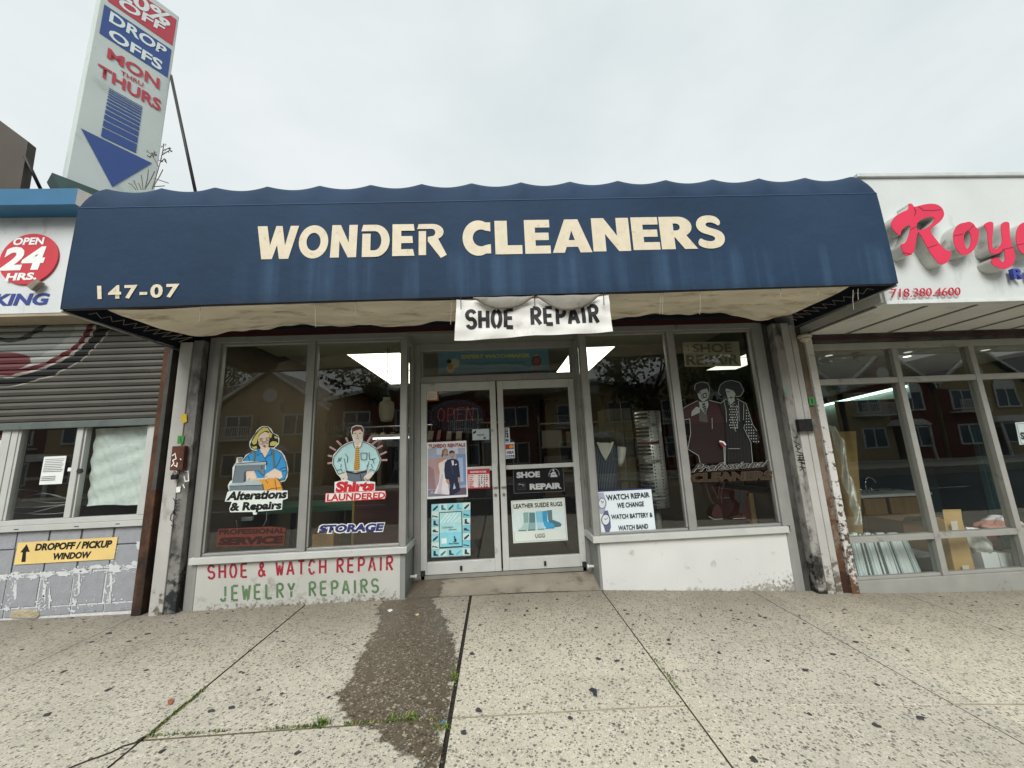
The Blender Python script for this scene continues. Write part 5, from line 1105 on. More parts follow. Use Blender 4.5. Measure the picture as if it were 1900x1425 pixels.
for s_, qd in (('WATCH REPAIR', [(285, 428), (632, 400), (624, 358), (276, 382)]), ('WE CHANGE', [(368, 488), (584, 472), (580, 432), (366, 446)]), ('WATCH BATTERY &', [(322, 578), (654, 558), (650, 520), (318, 540)]), ('WATCH BAND', [(378, 668), (618, 650), (614, 612), (376, 628)])):
    T(s_, cq(c11, qd, yb), TX, d8, bold=.03)
# -- transom board
d9 = thing('window_sign', 'blue watchmaker sign with yellow heading behind the glass over the doors', 'sign', tuple(at(915, 670, DOORY+.04)))
YT = DOORY+.05
board('panel', cq(c6, [(302, 664), (1282, 628), (1270, 415), (300, 432)], YT), M('blue_board', (104, 140, 158), .5, 0, .08, 3), d9, .004)
T('EXPERT WATCHMAKER', cq(c6, [(505, 502), (1110, 488), (1110, 455), (505, 468)], YT-.002), P((206, 190, 90)), d9, bold=.035)
T('All Repairs, Clocks, Watches, Pocket Watches', cq(c6, [(560, 565), (1070, 550), (1070, 518), (560, 532)], YT-.002), P((62, 90, 118)), d9)
T('Antiques, Old & New Crystals, Batteries, Ring Replacement', cq(c6, [(485, 608), (1120, 592), (1120, 566), (485, 580)], YT-.002), P((70, 98, 124)), d9)
a = Art(YT-.001, c6); GD = P((190, 176, 120))
a.disc(GD, (445, 540), 44, 42); a.disc(P((170, 180, 176)), (448, 540), 30, 28); a.disc(P((196, 160, 90)), (410, 585), 34, 42); a.disc(P((150, 110, 60)), (408, 575), 24, 24); a.disc(P((40, 50, 46)), (395, 525), 22, 18)
a.disc(P((96, 66, 60)), (1166, 520), 44, 44); a.disc(P((140, 90, 92)), (1166, 520), 32, 32); a.poly(P((170, 120, 124)), [(1146, 560), (1188, 558), (1194, 606), (1152, 608)]); a.line(P((190, 170, 90)), [(1145, 475), (1180, 468)], 14)
a.build('picture', d9)
# -- stickers and posters on the doors
YG = DOORY-.0015; YP = DOORY-.034
d10 = thing('paper_notice', 'small orange edged permit taped in the top corner of the left door', 'notice', tuple(at(800, 733, YG)))
a = Art(YG, c6); a.poly(P((168, 96, 56)), [(188, 876), (306, 872), (302, 776), (184, 780)]); a.poly(P((226, 214, 200)), [(200, 866), (292, 862), (288, 784), (196, 788)])
for k in range(4): a.line(P((180, 150, 130)), [(210, 806+k*14), (278, 803+k*14)], 3)
a.build('sheet', d10)
led = thing('led_sign', 'unlit looking LED open sign of red dots in a dark oval behind the left door', 'sign', tuple(at(848, 770, DOORY+.08)))
YL2 = DOORY+.09
oc = at(*c6(460, 1000), YL2)
G().prism([(oc.x+.335*math.cos(t*math.pi/20), YL2+.004, oc.z+.19*math.sin(t*math.pi/20)) for t in range(40)], (0, .02, 0)).build('panel', P((8, 8, 12), .3), led)
RDOT = glow('led_red', (190, 50, 70), .38); BDOT = glow('led_blue', (40, 50, 160), .25)
def dots(body, quad, mat, name, pitch, r):
    tl_, x, items = 0, 0, []
    bl, br, tr, tl = [Vector(q) for q in quad]; n = len(body); g = G()
    for i, ch in enumerate(body):
        for st in SF[ch]:
            pts = [Vector(((i+p[0]*.78+.08)/n, p[1])) for p in st]
            W_, H_ = (br-bl).length, (tl-bl).length; acc = 0
            for j in range(len(pts)-1):
                L_ = Vector(((pts[j+1].x-pts[j].x)*W_, (pts[j+1].y-pts[j].y)*H_)).length; t = acc
                while t < L_:
                    q = pts[j].lerp(pts[j+1], t/L_); p = bl*(1-q.x)*(1-q.y)+br*q.x*(1-q.y)+tr*q.x*q.y+tl*(1-q.x)*q.y
                    g.prism([(p.x+r*math.cos(k*math.pi/3), p.y, p.z+r*math.sin(k*math.pi/3)) for k in range(6)], (0, .003, 0)); t += pitch
                acc = t-L_
    o_ = g.build(name, mat, led); o_['kind'] = 'stuff'; return o_
dots('OPEN', cq(c6, [(285, 1055), (620, 1040), (630, 925), (285, 945)], YL2-.004), RDOT, 'led_dot', .020, .0045)
g = G()
for t in range(30):
    q = 2*math.pi*t/30; p = Vector((oc.x+.30*math.cos(q), YL2-.001, oc.z+.165*math.sin(q))); g.prism([(p.x+.0045*math.cos(k*math.pi/3), p.y, p.z+.0045*math.sin(k*math.pi/3)) for k in range(6)], (0, .003, 0))
o_ = g.build('led_dot', BDOT, led); o_['kind'] = 'stuff'
d11 = thing('card_sign', 'white open card with small blue square at the edge of the left door glass', 'sign', tuple(at(892, 806, YG)))
board('card', cq(c6, [(602, 1220), (750, 1214), (748, 1118), (600, 1124)], YG), M('white_card', (176, 188, 192), .5), d11, .0012)
T('Open', cq(c6, [(640, 1188), (708, 1182), (704, 1158), (640, 1166)], YG-.001), P((60, 68, 80)), d11, bold=.03)
a = Art(YG-.001, c6); a.poly(P((40, 90, 140)), [(698, 1210), (720, 1208), (718, 1190), (696, 1192)]); a.poly(P((40, 48, 56)), [(604, 1152), (632, 1130), (636, 1150), (612, 1168)]); a.build('picture', d11)
d12 = thing('card_sticker', 'narrow upright white and navy payment sticker on the right door', 'sticker', tuple(at(940, 810, YG)))
a = Art(YG, c6); a.poly(P((210, 216, 222)), [(884, 1240), (934, 1236), (926, 1108), (878, 1112)]); a.poly(P((26, 34, 66)), [(890, 1202), (920, 1200), (914, 1116), (886, 1118)]); a.poly(P((46, 110, 170)), [(890, 1232), (922, 1230), (920, 1208), (890, 1210)]); a.build('print', d12)
for i_, ch in enumerate('PULL'[::-1]): T(ch, cq(c6, [(896, 1198-i_*20), (914, 1197-i_*20), (912, 1184-i_*20), (894, 1185-i_*20)], YG-.0022), WHITEINK, d12, bold=.04)
d13 = thing('card_sticker', 'square payment sticker with overlapping red and orange discs on the right door', 'sticker', tuple(at(945, 836, YG)))
a = Art(YG, c6); a.poly(P((214, 218, 222)), [(892, 1384), (976, 1376), (970, 1236), (886, 1242)]); a.poly(P((60, 40, 44)), [(894, 1300), (966, 1296), (964, 1254), (892, 1258)])
a.disc(P((200, 48, 40)), (914, 1278), 19, 17); a.disc(P((232, 160, 50)), (944, 1276), 19, 17); a.poly(P((34, 40, 96)), [(900, 1374), (972, 1370), (970, 1350), (898, 1354)]); a.build('print', d13)
T('VISA', cq(c6, [(902, 1342), (966, 1338), (964, 1314), (902, 1318)], YG-.003), P((40, 56, 120)), d13, bold=.04, shear=.25)
T('PULL', cq(c6, [(904, 1370), (966, 1367), (965, 1355), (903, 1358)], YG-.003), WHITEINK, d13, bold=.04)
# tuxedo poster
K4 = Crop(780, 800, 5.936)
d14 = thing('poster', 'tuxedo rental poster of a bride and a groom in navy on the left door', 'poster', tuple(at(830, 870, YP)))
board('sheet', cq(K4, [(72, 750), (524, 722), (506, 104), (70, 126)], YP), M('poster_white', (222, 224, 226), .35, 0, .03, 3), d14, .002)
a = Art(YP-.0006, K4)
a.poly(P((158, 166, 184)), [(84, 722), (508, 698), (494, 182), (84, 192)]); a.poly(P((176, 150, 152)), [(84, 640), (240, 640), (220, 300), (84, 300)]); a.poly(P((150, 120, 126)), [(84, 640), (170, 640), (150, 420), (84, 380)]); a.poly(P((188, 198, 214)), [(180, 260), (420, 245), (410, 182), (180, 188)]); a.poly(P((120, 140, 176)), [(400, 600), (506, 590), (498, 250), (396, 255)]); a.poly(P((160, 182, 212)), [(415, 560), (475, 555), (468, 290), (412, 292)]); a.poly(P((96, 84, 100)), [(84, 722), (508, 698), (506, 620), (84, 655)]); a.poly(P((130, 124, 142)), [(84, 660), (320, 640), (320, 700), (84, 722)])
SKT = P((186, 140, 116)); GW = P((222, 216, 218)); SUIT = P((30, 38, 64)); HB = P((116, 78, 52))
a.poly(GW, [(205, 310), (245, 330), (290, 305), (285, 400), (265, 460), (300, 560), (325, 700), (150, 690), (205, 560), (215, 450), (200, 380)]); a.poly(P((198, 190, 198)), [(235, 470), (250, 480), (230, 690), (180, 690), (215, 560)])
a.poly(SKT, [(235, 300), (205, 300), (175, 360), (170, 430), (185, 480), (198, 470), (190, 400), (205, 350), (240, 335), (262, 320), (290, 285)]); a.poly(HB, [(232, 280), (240, 215), (270, 188), (300, 205), (305, 260), (285, 275), (255, 262), (240, 290)]); a.poly(SKT, [(252, 245), (264, 205), (292, 208), (300, 245), (282, 272), (262, 265)])
a.poly(SUIT, [(270, 345), (300, 315), (345, 305), (390, 308), (420, 330), (438, 500), (430, 540), (415, 520), (405, 470), (440, 650), (400, 680), (350, 704), (318, 704), (325, 590), (300, 540), (272, 520), (262, 430)]); a.poly(P((44, 54, 84)), [(345, 310), (330, 380), (350, 470), (370, 470), (352, 390)])
a.poly(GW, [(340, 318), (366, 316), (370, 370), (352, 380)]); a.poly(BLK, [(336, 312), (352, 318), (368, 310), (370, 322), (352, 322), (338, 324)]); a.poly(SKT, [(322, 240), (345, 225), (372, 235), (374, 275), (352, 302), (330, 285)]); a.poly(P((54, 38, 32)), [(316, 255), (318, 222), (345, 210), (376, 222), (378, 250), (364, 236), (328, 242)])
a.poly(SKT, [(282, 535), (312, 530), (322, 570), (300, 582), (286, 560)]); a.poly(SKT, [(412, 510), (434, 510), (438, 560), (418, 565)]); a.poly(P((190, 186, 196)), [(360, 640), (372, 570), (390, 630)]); a.line(GW, [(380, 372), (402, 362)], 10)
a.line(P((30, 30, 44)), [(262, 228), (270, 226)], 4); a.line(P((30, 30, 44)), [(282, 228), (290, 228)], 4); a.line(P((30, 30, 44)), [(334, 252), (342, 252)], 4); a.line(P((30, 30, 44)), [(358, 252), (366, 252)], 4); a.line(P((150, 60, 60)), [(270, 254), (284, 254)], 4); a.line(P((150, 60, 60)), [(344, 284), (360, 283)], 4)
a.line(P((214, 212, 222)), [(112, 690), (130, 660)], 5); a.line(P((214, 212, 222)), [(140, 690), (135, 662)], 5); a.line(P((190, 186, 200)), [(150, 690), (250, 684)], 5)
a.build('picture', d14)
T('TUXEDO RENTALS', cq(K4, [(88, 186), (496, 168), (494, 130), (88, 146)], a.top()), P((146, 34, 42)), d14, bold=.03)
# business hours
d15 = thing('hours_sign', 'red and white business hours card between the tuxedo poster and the door handle', 'sign', tuple(at(888, 888, YP)))
board('card', cq(K4, [(522, 638), (770, 628), (764, 412), (518, 422)], YP+.0), P((176, 40, 58)), d15, .002)
a = Art(YP-.0006, K4); a.poly(P((220, 208, 206)), [(530, 624), (762, 614), (758, 470), (528, 478)])
for k in range(7):
    yy = 486+k*20
    a.poly(P((190, 80, 88)), [(536, yy+10), (590-(k % 3)*8, yy+8), (590-(k % 3)*8, yy), (536, yy+2)])
    for x in (640, 668, 698, 724):
        if rnd.random() < .85: a.poly(P((60, 54, 60)), [(x, yy+10), (x+18-(k*7+x) % 9, yy+9), (x+18-(k*7+x) % 9, yy-1), (x, yy)])
a.build('printed_rows', d15)
T('BUSINESS HOURS', cq(K4, [(550, 462), (726, 456), (724, 434), (550, 440)], a.top()), P((226, 206, 206)), d15, bold=.03)
# shoe poster, lower left door
d16 = thing('poster', 'tall pale turquoise poster bordered with little shoe pictures, low on the left door', 'poster', tuple(at(836, 985, YG)))
board('sheet', cq(K4, [(112, 1402), (556, 1382), (548, 775), (116, 800)], YG), P((26, 34, 38)), d16, .002)
a = Art(YG-.0006, K4); TQ = P((150, 206, 214)); TQ2 = P((196, 220, 214)); TQ3 = P((96, 178, 200))
a.poly(TQ2, [(122, 1394), (552, 1374), (545, 784), (122, 806)])
cells = []
def cell(i, j): # 5 columns x 7 rows
    x0 = 122+86*i; x1 = x0+84; y0 = 804-4.4*i+83.5*j; return [(x0, y0+82), (x1, y0+78), (x1, y0-2), (x0, y0+2)]
shades = [TQ, TQ2, TQ2, TQ2, TQ, TQ2, TQ, P((122, 196, 212)), TQ2, TQ]
k = 0
for j in range(7):
    for i in range(5):
        if 0 < i < 4 and 0 < j < 6: continue
        q = cell(i, j); a.poly(shades[(i*3+j*5) % 10], q); cx_ = (q[0][0]+q[1][0])/2; cy_ = (q[0][1]+q[3][1])/2; c_ = [P((26, 60, 78)), P((40, 116, 142)), P((54, 70, 72)), TQ3][(i+2*j) % 4]
        v = (i*2+j) % 4
        if v == 0: a.poly(c_, [(cx_-30, cy_+28), (cx_-24, cy_+10), (cx_+5, cy_-14), (cx_+26, cy_-30), (cx_+30, cy_-12), (cx_+8, cy_+12), (cx_-12, cy_+30)])
        elif v == 1: a.poly(c_, [(cx_-32, cy_-4), (cx_-10, cy_+4), (cx_+14, cy_+6), (cx_+32, cy_+14), (cx_+30, cy_+22), (cx_-4, cy_+18), (cx_-22, cy_+10), (cx_-26, cy_+24), (cx_-31, cy_+24)])
        elif v == 2: a.poly(c_, [(cx_-22, cy_+26), (cx_-20, cy_-28), (cx_+4, cy_-28), (cx_+6, cy_+4), (cx_+32, cy_+16), (cx_+32, cy_+28)])
        else: a.poly(c_, [(cx_-30, cy_+16), (cx_-28, cy_-10), (cx_-6, cy_-16), (cx_+10, cy_+2), (cx_+30, cy_+8), (cx_+32, cy_+20)])
a.poly(P((22, 40, 48)), [(206, 1288), (464, 1272), (456, 878), (204, 894)]); a.poly(P((166, 214, 216)), [(214, 1278), (457, 1264), (450, 888), (212, 902)])
for k in range(6): a.line(P((222, 234, 230)), [(216+k*40, 1010-3*k), (300+k*40 if k < 4 else 448, 905-3*k if k < 4 else 905+(k-3)*42)], 9)
a.poly(P((132, 204, 218)), [(214, 1278), (457, 1264), (455, 1110), (214, 1120)]); a.poly(P((220, 232, 228)), [(232, 1240), (290, 1236), (288, 1178), (230, 1182)]); a.disc(P((30, 50, 60)), (376, 1168), 9, 12); a.disc(P((30, 50, 60)), (384, 1196), 14, 16); a.poly(P((50, 60, 66)), [(360, 1215), (400, 1212), (398, 1222), (362, 1226)])
a.build('picture', d16); yb = a.top()
T('Customers', cq(K4, [(240, 1072), (360, 1064), (360, 1040), (240, 1048)], yb), P((60, 100, 116)), d16, shear=.4)
T('Shoes', cq(K4, [(310, 1094), (400, 1088), (400, 1068), (310, 1074)], yb), P((60, 100, 116)), d16, shear=.4)
T('Shoe Repair', cq(K4, [(314, 1254), (430, 1247), (430, 1224), (314, 1230)], yb), P((22, 40, 52)), d16, bold=.03)
# black shoe repair sign
K6 = Crop(920, 850, 7.919)
d17 = thing('window_sign', 'black sign with white shoe repair letters and a round cobbler emblem on the right door', 'sign', tuple(at(999, 891, YG)))
board('panel', cq(K6, [(262, 526), (1016, 490), (992, 122), (248, 158)], YG), M('black_board', (10, 10, 16), .35, 0, .1, 4), d17, .002)
a = Art(YG-.0006, K6); LG = P((186, 188, 190))
a.line(P((120, 122, 130)), [(270, 518), (1008, 484), (985, 130), (256, 166)], 4, True)
a.line(LG, [(780, 270), (782, 220), (810, 175), (850, 155), (895, 165), (925, 205), (932, 255)], 5)
a.disc(LG, (846, 180), 14, 14, 10); a.poly(LG, [(835, 200), (870, 200), (892, 245), (910, 275), (800, 280), (812, 240)]); a.line(P((10, 10, 16)), [(830, 240), (880, 235)], 7); a.line(LG, [(790, 240), (830, 215)], 8)
a.line(P((90, 92, 100)), [(322, 372), (430, 362), (436, 462), (322, 468)], 3, True); a.ring(LG, (348, 385), 13, 9, 4, 10); a.ring(LG, (402, 398), 14, 14, 4, 10); a.line(LG, [(365, 388), (388, 384)], 5)
for k in range(3): a.line(P((70, 72, 80)), [(330, 428+k*14), (428, 424+k*14)], 3)
a.build('emblem', d17)
T('SHOE', cq(K6, [(306, 296), (650, 280), (645, 192), (302, 206)], a.top()), LG, d17, bold=.055)
T('REPAIR', cq(K6, [(500, 466), (968, 448), (962, 360), (496, 378)], a.top()), LG, d17, bold=.055)
# boots poster
d18 = thing('poster', 'white poster with five blue and grey sheepskin boots on the right door', 'poster', tuple(at(1001, 965, YG)))
board('sheet', cq(K6, [(258, 1252), (1058, 1206), (1012, 580), (222, 628)], YG), M('poster_white2', (214, 222, 214), .4, 0, .03, 3), d18, .002)
a = Art(YG-.0006, K6)
a.line(P((90, 96, 92)), [(276, 1232), (1040, 1190), (1000, 596), (240, 640)], 3, True); a.poly(P((206, 224, 222)), [(262, 1080), (1020, 1040), (1010, 760), (250, 800)])
def boot(cs, cf, cs2, sh_, ft, sole):
    a.poly(cs, sh_); a.poly(cf, ft); a.line(cs2, sole, 12)
boot(P((92, 122, 128)), P((84, 116, 124)), P((60, 84, 92)), [(752, 768), (825, 762), (832, 910), (770, 920)], [(770, 900), (832, 905), (940, 945), (968, 975), (955, 1000), (860, 1012), (780, 940)], [(866, 1010), (955, 998)])
boot(P((56, 150, 196)), P((64, 160, 206)), P((44, 120, 168)), [(682, 780), (752, 772), (758, 930), (692, 940)], [(692, 925), (758, 928), (840, 965), (868, 1000), (860, 1028), (760, 1040), (715, 1000)], [(728, 1034), (860, 1026)])
boot(P((126, 190, 212)), P((168, 208, 220)), P((80, 128, 142)), [(582, 785), (682, 778), (690, 940), (600, 950)], [(600, 945), (692, 940), (716, 1030), (700, 1050), (622, 1052), (606, 1010)], [(612, 1048), (712, 1042)])
boot(P((88, 128, 132)), P((134, 170, 170)), P((70, 100, 104)), [(490, 800), (574, 800), (580, 950), (490, 955)], [(486, 950), (580, 945), (582, 1050), (560, 1062), (478, 1062), (470, 1040)], [(474, 1060), (580, 1052)])
boot(P((136, 168, 164)), P((172, 200, 196)), P((92, 122, 124)), [(402, 802), (480, 795), (480, 950), (412, 960)], [(410, 950), (482, 945), (478, 1030), (440, 1062), (345, 1072), (330, 1050), (380, 1010)], [(332, 1064), (450, 1060)])
a.build('picture', d18)
T('LEATHER SUEDE RUGS', cq(K6, [(262, 742), (980, 702), (975, 638), (260, 676)], a.top()), P((24, 28, 30)), d18, bold=.015)
T('UGG', cq(K6, [(582, 1172), (720, 1162), (718, 1106), (580, 1114)], a.top()), P((24, 28, 30)), d18, bold=.0)
# ================================================================== INSIDE THE CLEANERS
LAMP = glow('troffer_diffuser', (250, 248, 226), 3.4)
FRM = M('troffer_frame', (170, 168, 156), .5)
def troffer(label, x0, x1, y0, y1, grp='ceiling lights in the cleaner shop'):
    t = thing('ceiling_light', label, 'ceiling light', ((x0+x1)/2, (y0+y1)/2, 2.94), grp)
    ym = (y0+y1)/2
    G().box(x0, x1, y0, ym-.015, 2.935, 2.948).build('diffuser', LAMP, t); G().box(x0, x1, ym+.015, y1, 2.935, 2.948).build('diffuser', LAMP, t)
    g = G(); g.box(x0-.02, x1+.02, y0-.02, y0-.001, 2.93, 2.949); g.box(x0-.02, x1+.02, y1+.001, y1+.02, 2.93, 2.949); g.box(x0-.02, x0-.001, y0, y1, 2.93, 2.949); g.box(x1+.001, x1+.02, y0, y1, 2.93, 2.949); g.box(x0, x1, ym-.014, ym+.014, 2.932, 2.948)
    g.build('frame', FRM, t); return t
troffer('bright ceiling light seen through the pane above the laundered shirts decal', -2.12, -1.36, 1.34, 3.75)
troffer('bright ceiling light behind the right end of the white banner', 1.22, 1.84, 1.34, 3.4)
mir = thing('wall_mirror', 'large mirror on the right inside wall reflecting a ceiling light', 'mirror', (3.11, 2.2, 1.6))
G().box(3.10, 3.118, .32, 5.2, .9, 2.93).build('mirror_glass', M('mirror', (170, 174, 170), .02, 1.0, .02), mir)
g = G(); g.box(3.09, 3.119, .30, 5.22, .87, .899); g.build('mirror_frame', DARKMETAL, mir)
ft = thing('fluorescent_lamp', 'glowing fluorescent tube at the back behind the man decal', 'lamp', tuple(at(725, 812, 3.2)))
a_, b_ = at(692, 814, 3.2), at(775, 811, 3.2)
G().tube([a_, b_], .018, 10).build('tube', glow('fluo', (236, 246, 250), 1.6), ft, smooth=True); G().box(a_.x-.03, b_.x+.03, 3.19, 3.25, a_.z+.022, a_.z+.07).build('housing', FRM, ft)
pt = thing('paper_lantern', 'hanging cream translucent lantern on a dark cord behind the second pane', 'lantern', tuple(at(717, 760, 1.0)))
q = at(717, 782, 1.0); zt_ = at(716, 738, 1.0).z-q.z; H_ = zt_
G().lathe([(.05, 0), (.072, .012), (.088, H_*.2), (.098, H_*.5), (.096, H_*.68), (.086, H_*.8), (.052, H_*.86), (.048, H_*.93), (.05, H_)], q, 20).build('shade', M('lantern_cream', (214, 208, 182), .7, 0, .06, 5), pt, smooth=True)
G().tube([q+Vector((0, 0, H_)), Vector((q.x, q.y, 2.90))], .006, 6).build('cord', BLACKINK, pt)
gt = thing('work_table', 'green edged work table with dark legs behind the left pane', 'table', tuple(at(470, 952, .9)))
e0, e1 = at(375, 953, .85), at(600, 945, .85)
GT = M('green_edge', (64, 104, 82), .5, 0, .1, 4); zt2 = (e0.z+e1.z)/2
G().box(-2.99, -1.30, .85, 1.6, zt2-.035, zt2+.035).build('table_top', GT, gt, bevel=.004)
for x in (-2.85, -1.42):
    for y in (.92, 1.52): G().box(x, x+.05, y, y+.05, .16, zt2-.036).build('leg', DARKMETAL, gt)
ps = thing('power_adapter', 'small white power adapter dangling on wires below the green table edge', 'adapter', tuple(at(457, 963, .6)))
q0, q1 = at(447, 967, .6), at(467, 959, .6); G().box(q0.x, q1.x, .6, .64, q0.z, q1.z).build('case', P((196, 200, 200)), ps, bevel=.004)
G().tube([at(438, 951, .75), at(437, 962, .7), at(440, 978, .6)], .004, 5).build('wire', P((170, 170, 166)), ps); G().tube([at(495, 951, .75), at(494, 965, .68), at(488, 976, .6)], .004, 5).build('wire', P((170, 170, 166)), ps)
mc = thing('counter', 'maroon panelled counter behind the second pane', 'counter', (-1.2, .9, .2))
cz = at(690, 912, .75).z; x0 = at(657, 990, .75).x
MC = M('maroon_board', (84, 46, 42), .6, 0, .14, 3, dirt=((60, 34, 32), .3, 2, (.4, 1, 3)))
G().box(x0, -1.02, .75, 1.3, .17, cz).build('body', MC, mc); G().box(x0-.02, -1.0, .73, 1.32, cz+.002, cz+.03).build('counter_top', P((70, 66, 62)), mc, bevel=.004)
G().box(x0-.03, x0-.004, .745, .80, .17, cz).build('trim', P((150, 128, 60)), mc)
cbx = thing('cardboard_box', 'small cardboard box at the bottom of the second pane', 'box', tuple(at(600, 1018, .3)))
q0, q1 = at(578, 1030, .3), at(619, 990, .3); CARD = M('cardboard', (158, 124, 82), .85, 0, .1, 6)
G().box(q0.x, q1.x, .3, .5, .3, q1.z).build('carton', CARD, cbx); G().prism([(q0.x, .3, q1.z+.001), (q0.x+.05, .3, q1.z+.09), (q0.x+.05, .46, q1.z+.09), (q0.x, .46, q1.z+.001)], (.003, 0, 0)).build('flap', CARD, cbx)
cvr = thing('covered_machine', 'bulky machine under a dark blue cover behind the second pane', 'machine', (-1.25, 1.7, .5))
def cov(a, b):
    q = 2*math.pi*a; r = 1.0+.06*math.sin(5*q)+.04*math.sin(9*q+1); hh = 1.05+.42*math.sin(b*math.pi/2); rr = math.cos(b*math.pi/2)**.5
    return (-1.25+.38*r*rr*math.cos(q), 1.75+.3*r*rr*math.sin(q), .16+ (hh-1.05)/.42*1.28)
G().grid(cov, 40, 12).build('cover', M('navy_cover', (26, 28, 52), .6, 0, .2, 4, .2, 12), cvr, smooth=True)
# clothes hanging on a rail at the back
rail = thing('clothes_rail', 'steel clothes rail with garments at the back of the cleaner shop', 'rail', (-1.6, 3.6, .2))
G().tube([(-2.95, 3.6, 2.05), (.2, 3.6, 2.05)], .018, 8).build('bar', STEEL, rail)
for x in (-2.9, .15): G().tube([(x, 3.6, .16), (x, 3.6, 2.05)], .018, 8).build('upright', STEEL, rail)
cols = [(60, 52, 46), (36, 40, 60), (92, 84, 72), (110, 100, 84), (30, 30, 34), (80, 40, 40), (70, 76, 80), (120, 112, 98)]
g0 = None
for i in range(16):
    x = -2.8+i*.185
    cc_ = cols[(i*5) % 8]
    t = thing('hanging_garment', 'dark garment under thin film on the rail deep inside the cleaner shop', 'garment', (x, 3.6, 1.0), 'garments on the back rail')
    w_ = .035+.01*(i % 3); z1 = 1.02-.18*(i % 4)
    G().prism([(x, 3.38, z1), (x, 3.36, 1.75), (x, 3.55, 1.93), (x, 3.65, 1.93), (x, 3.84, 1.75), (x, 3.82, z1)], (w_*2, 0, 0)).build('cloth', P(cc_, .7), t)
    G().tube([(x+w_, 3.6, 1.93), (x+w_, 3.6, 2.02), (x+w_, 3.615, 2.07)], .004, 5).build('hook', STEEL, t)
# mannequin torso in a pinstriped waistcoat
K5 = Crop(1090, 740, 5.482); YM = .40
mq = thing('mannequin', 'white torso mannequin in a dark pinstripe waistcoat and small cap beside the watch board', 'mannequin', tuple(at(1138, 900, YM)))
def pinstripe():
    m = M('pinstripe_cloth', (44, 50, 60), .8, 0, .1, 8); n = m.node_tree.nodes; l = m.node_tree.links.new; b = n['Principled BSDF']; src = b.inputs['Base Color'].links[0].from_socket
    t = n.new('ShaderNodeTexCoord'); s = n.new('ShaderNodeSeparateXYZ'); l(t.outputs['Object'], s.inputs[0])
    k = n.new('ShaderNodeMath'); k.operation = 'MULTIPLY'; k.inputs[1].default_value = 1/.019; l(s.outputs['X'], k.inputs[0]); f = n.new('ShaderNodeMath'); f.operation = 'FRACT'; l(k.outputs[0], f.inputs[0])
    c_ = n.new('ShaderNodeMath'); c_.operation = 'LESS_THAN'; c_.inputs[1].default_value = .26; l(f.outputs[0], c_.inputs[0])
    x = n.new('ShaderNodeMixRGB'); l(c_.outputs[0], x.inputs[0]); l(src, x.inputs[1]); x.inputs[2].default_value = s2l((124, 130, 140))+(1,); l(x.outputs[0], b.inputs['Base Color']); return m
pk_ = lambda x, y: at(*K5(x, y), YM)
mid = pk_(205, 700).x; kz = lambda y: pk_(210, y).z; kx = abs(pk_(365, 600).x-pk_(65, 600).x)/2
zs = [(kz(960), .82), (kz(900), .80), (kz(830), .86), (kz(720), .96), (kz(600), 1.0), (kz(520), .98), (kz(480), .88), (kz(455), .60), (kz(445), .34)]
zl = zs[0][0]
G().lathe([(r*kx, z-zl) for z, r in zs], (mid, YM+.15, zl), 36, 1, .58).build('torso', pinstripe(), mq, smooth=True)
MW = M('mannequin_white', (198, 194, 184), .5, 0, .04, 5)
G().prism([(lambda p: Vector((p.x, YM+.045-(.012 if y > 560 else 0), p.z)))(pk_(x, y)) for x, y in ((120, 462), (190, 628), (256, 458), (225, 445), (150, 445))], (0, .03, 0)).build('shirt_front', MW, mq)
for sx, pts in ((0, ((100, 440), (125, 440), (165, 520), (190, 628), (150, 560))), (1, ((250, 440), (276, 436), (240, 540), (190, 628), (215, 540)))): G().prism([(lambda p: Vector((p.x, YM+.026-(.008 if y > 560 else 0), p.z)))(pk_(x, y)) for x, y in pts], (0, .012, 0)).build('collar', MW, mq)
ap = [pk_(392, 488), pk_(388, 560), pk_(378, 640), pk_(372, 690)]
G().tube([Vector((p.x, YM+.15, p.z)) for p in ap], .05, 14, radii=[.052, .05, .04, .02]).build('arm_stub', MW, mq, smooth=True)
q = pk_(190, 440); G().lathe([(.085, -.01), (.095, .03), (.10, .07), (.085, .10), (.04, .115), (.005, .118)], (q.x, YM+.15, q.z), 20, 1, .9).build('cap', M('dark_cap', (52, 56, 54), .85), mq, smooth=True)
G().tube([(mid, YM+.15, .5), (mid, YM+.15, zl+.02)], .02, 8).build('stand', STEEL, mq)
for k in range(6):
    p = pk_(196+k*3, 660+k*52); G().tube([(p.x, YM-.038+.03*0, p.z), (p.x, YM-.03, p.z)], .007, 10).build('button', BLACKINK, mq)
# watch band column
YW = .62
wb = thing('display_drum', 'tall upright silver drum of watch straps with rows of dark holes in the right window', 'display', tuple(at(1215, 930, YW)))
t0, t1 = at(1199, 763, YW), at(1232, 942, YW); wcx = (t0.x+t1.x)/2; rw0 = .155
G().lathe([(rw0, 0), (rw0, t0.z-t1.z)], (wcx, YW+.1, t1.z), 36).build('drum', M('drum_steel', (206, 206, 200), .4, .25, .12, 3, dirt=((80, 80, 76), .18, 4, (1, 1, 6))), wb, smooth=True)
G().tube([(wcx, YW+.1, .16), (wcx, YW+.1, t1.z)], .04, 12).build('pedestal', STEEL, wb)
g = G(); hh = t0.z-t1.z
for col_ in (-.42, .62):
    n_ = 30
    for i in range(n_):
        z = t1.z+hh*(i+.5)/n_; q = -math.pi/2+col_*.55
        cx0, cy0 = wcx+(rw0+.001)*math.cos(q), YW+.1+(rw0+.001)*math.sin(q); tx, ty = -math.sin(q), math.cos(q)
        g.face([(cx0+tx*.009*math.cos(k*math.pi/4), cy0+ty*.009*math.cos(k*math.pi/4), z+.009*math.sin(k*math.pi/4)) for k in range(8)])
o_ = g.build('punched_hole', BLACKINK, wb); o_['kind'] = 'stuff'
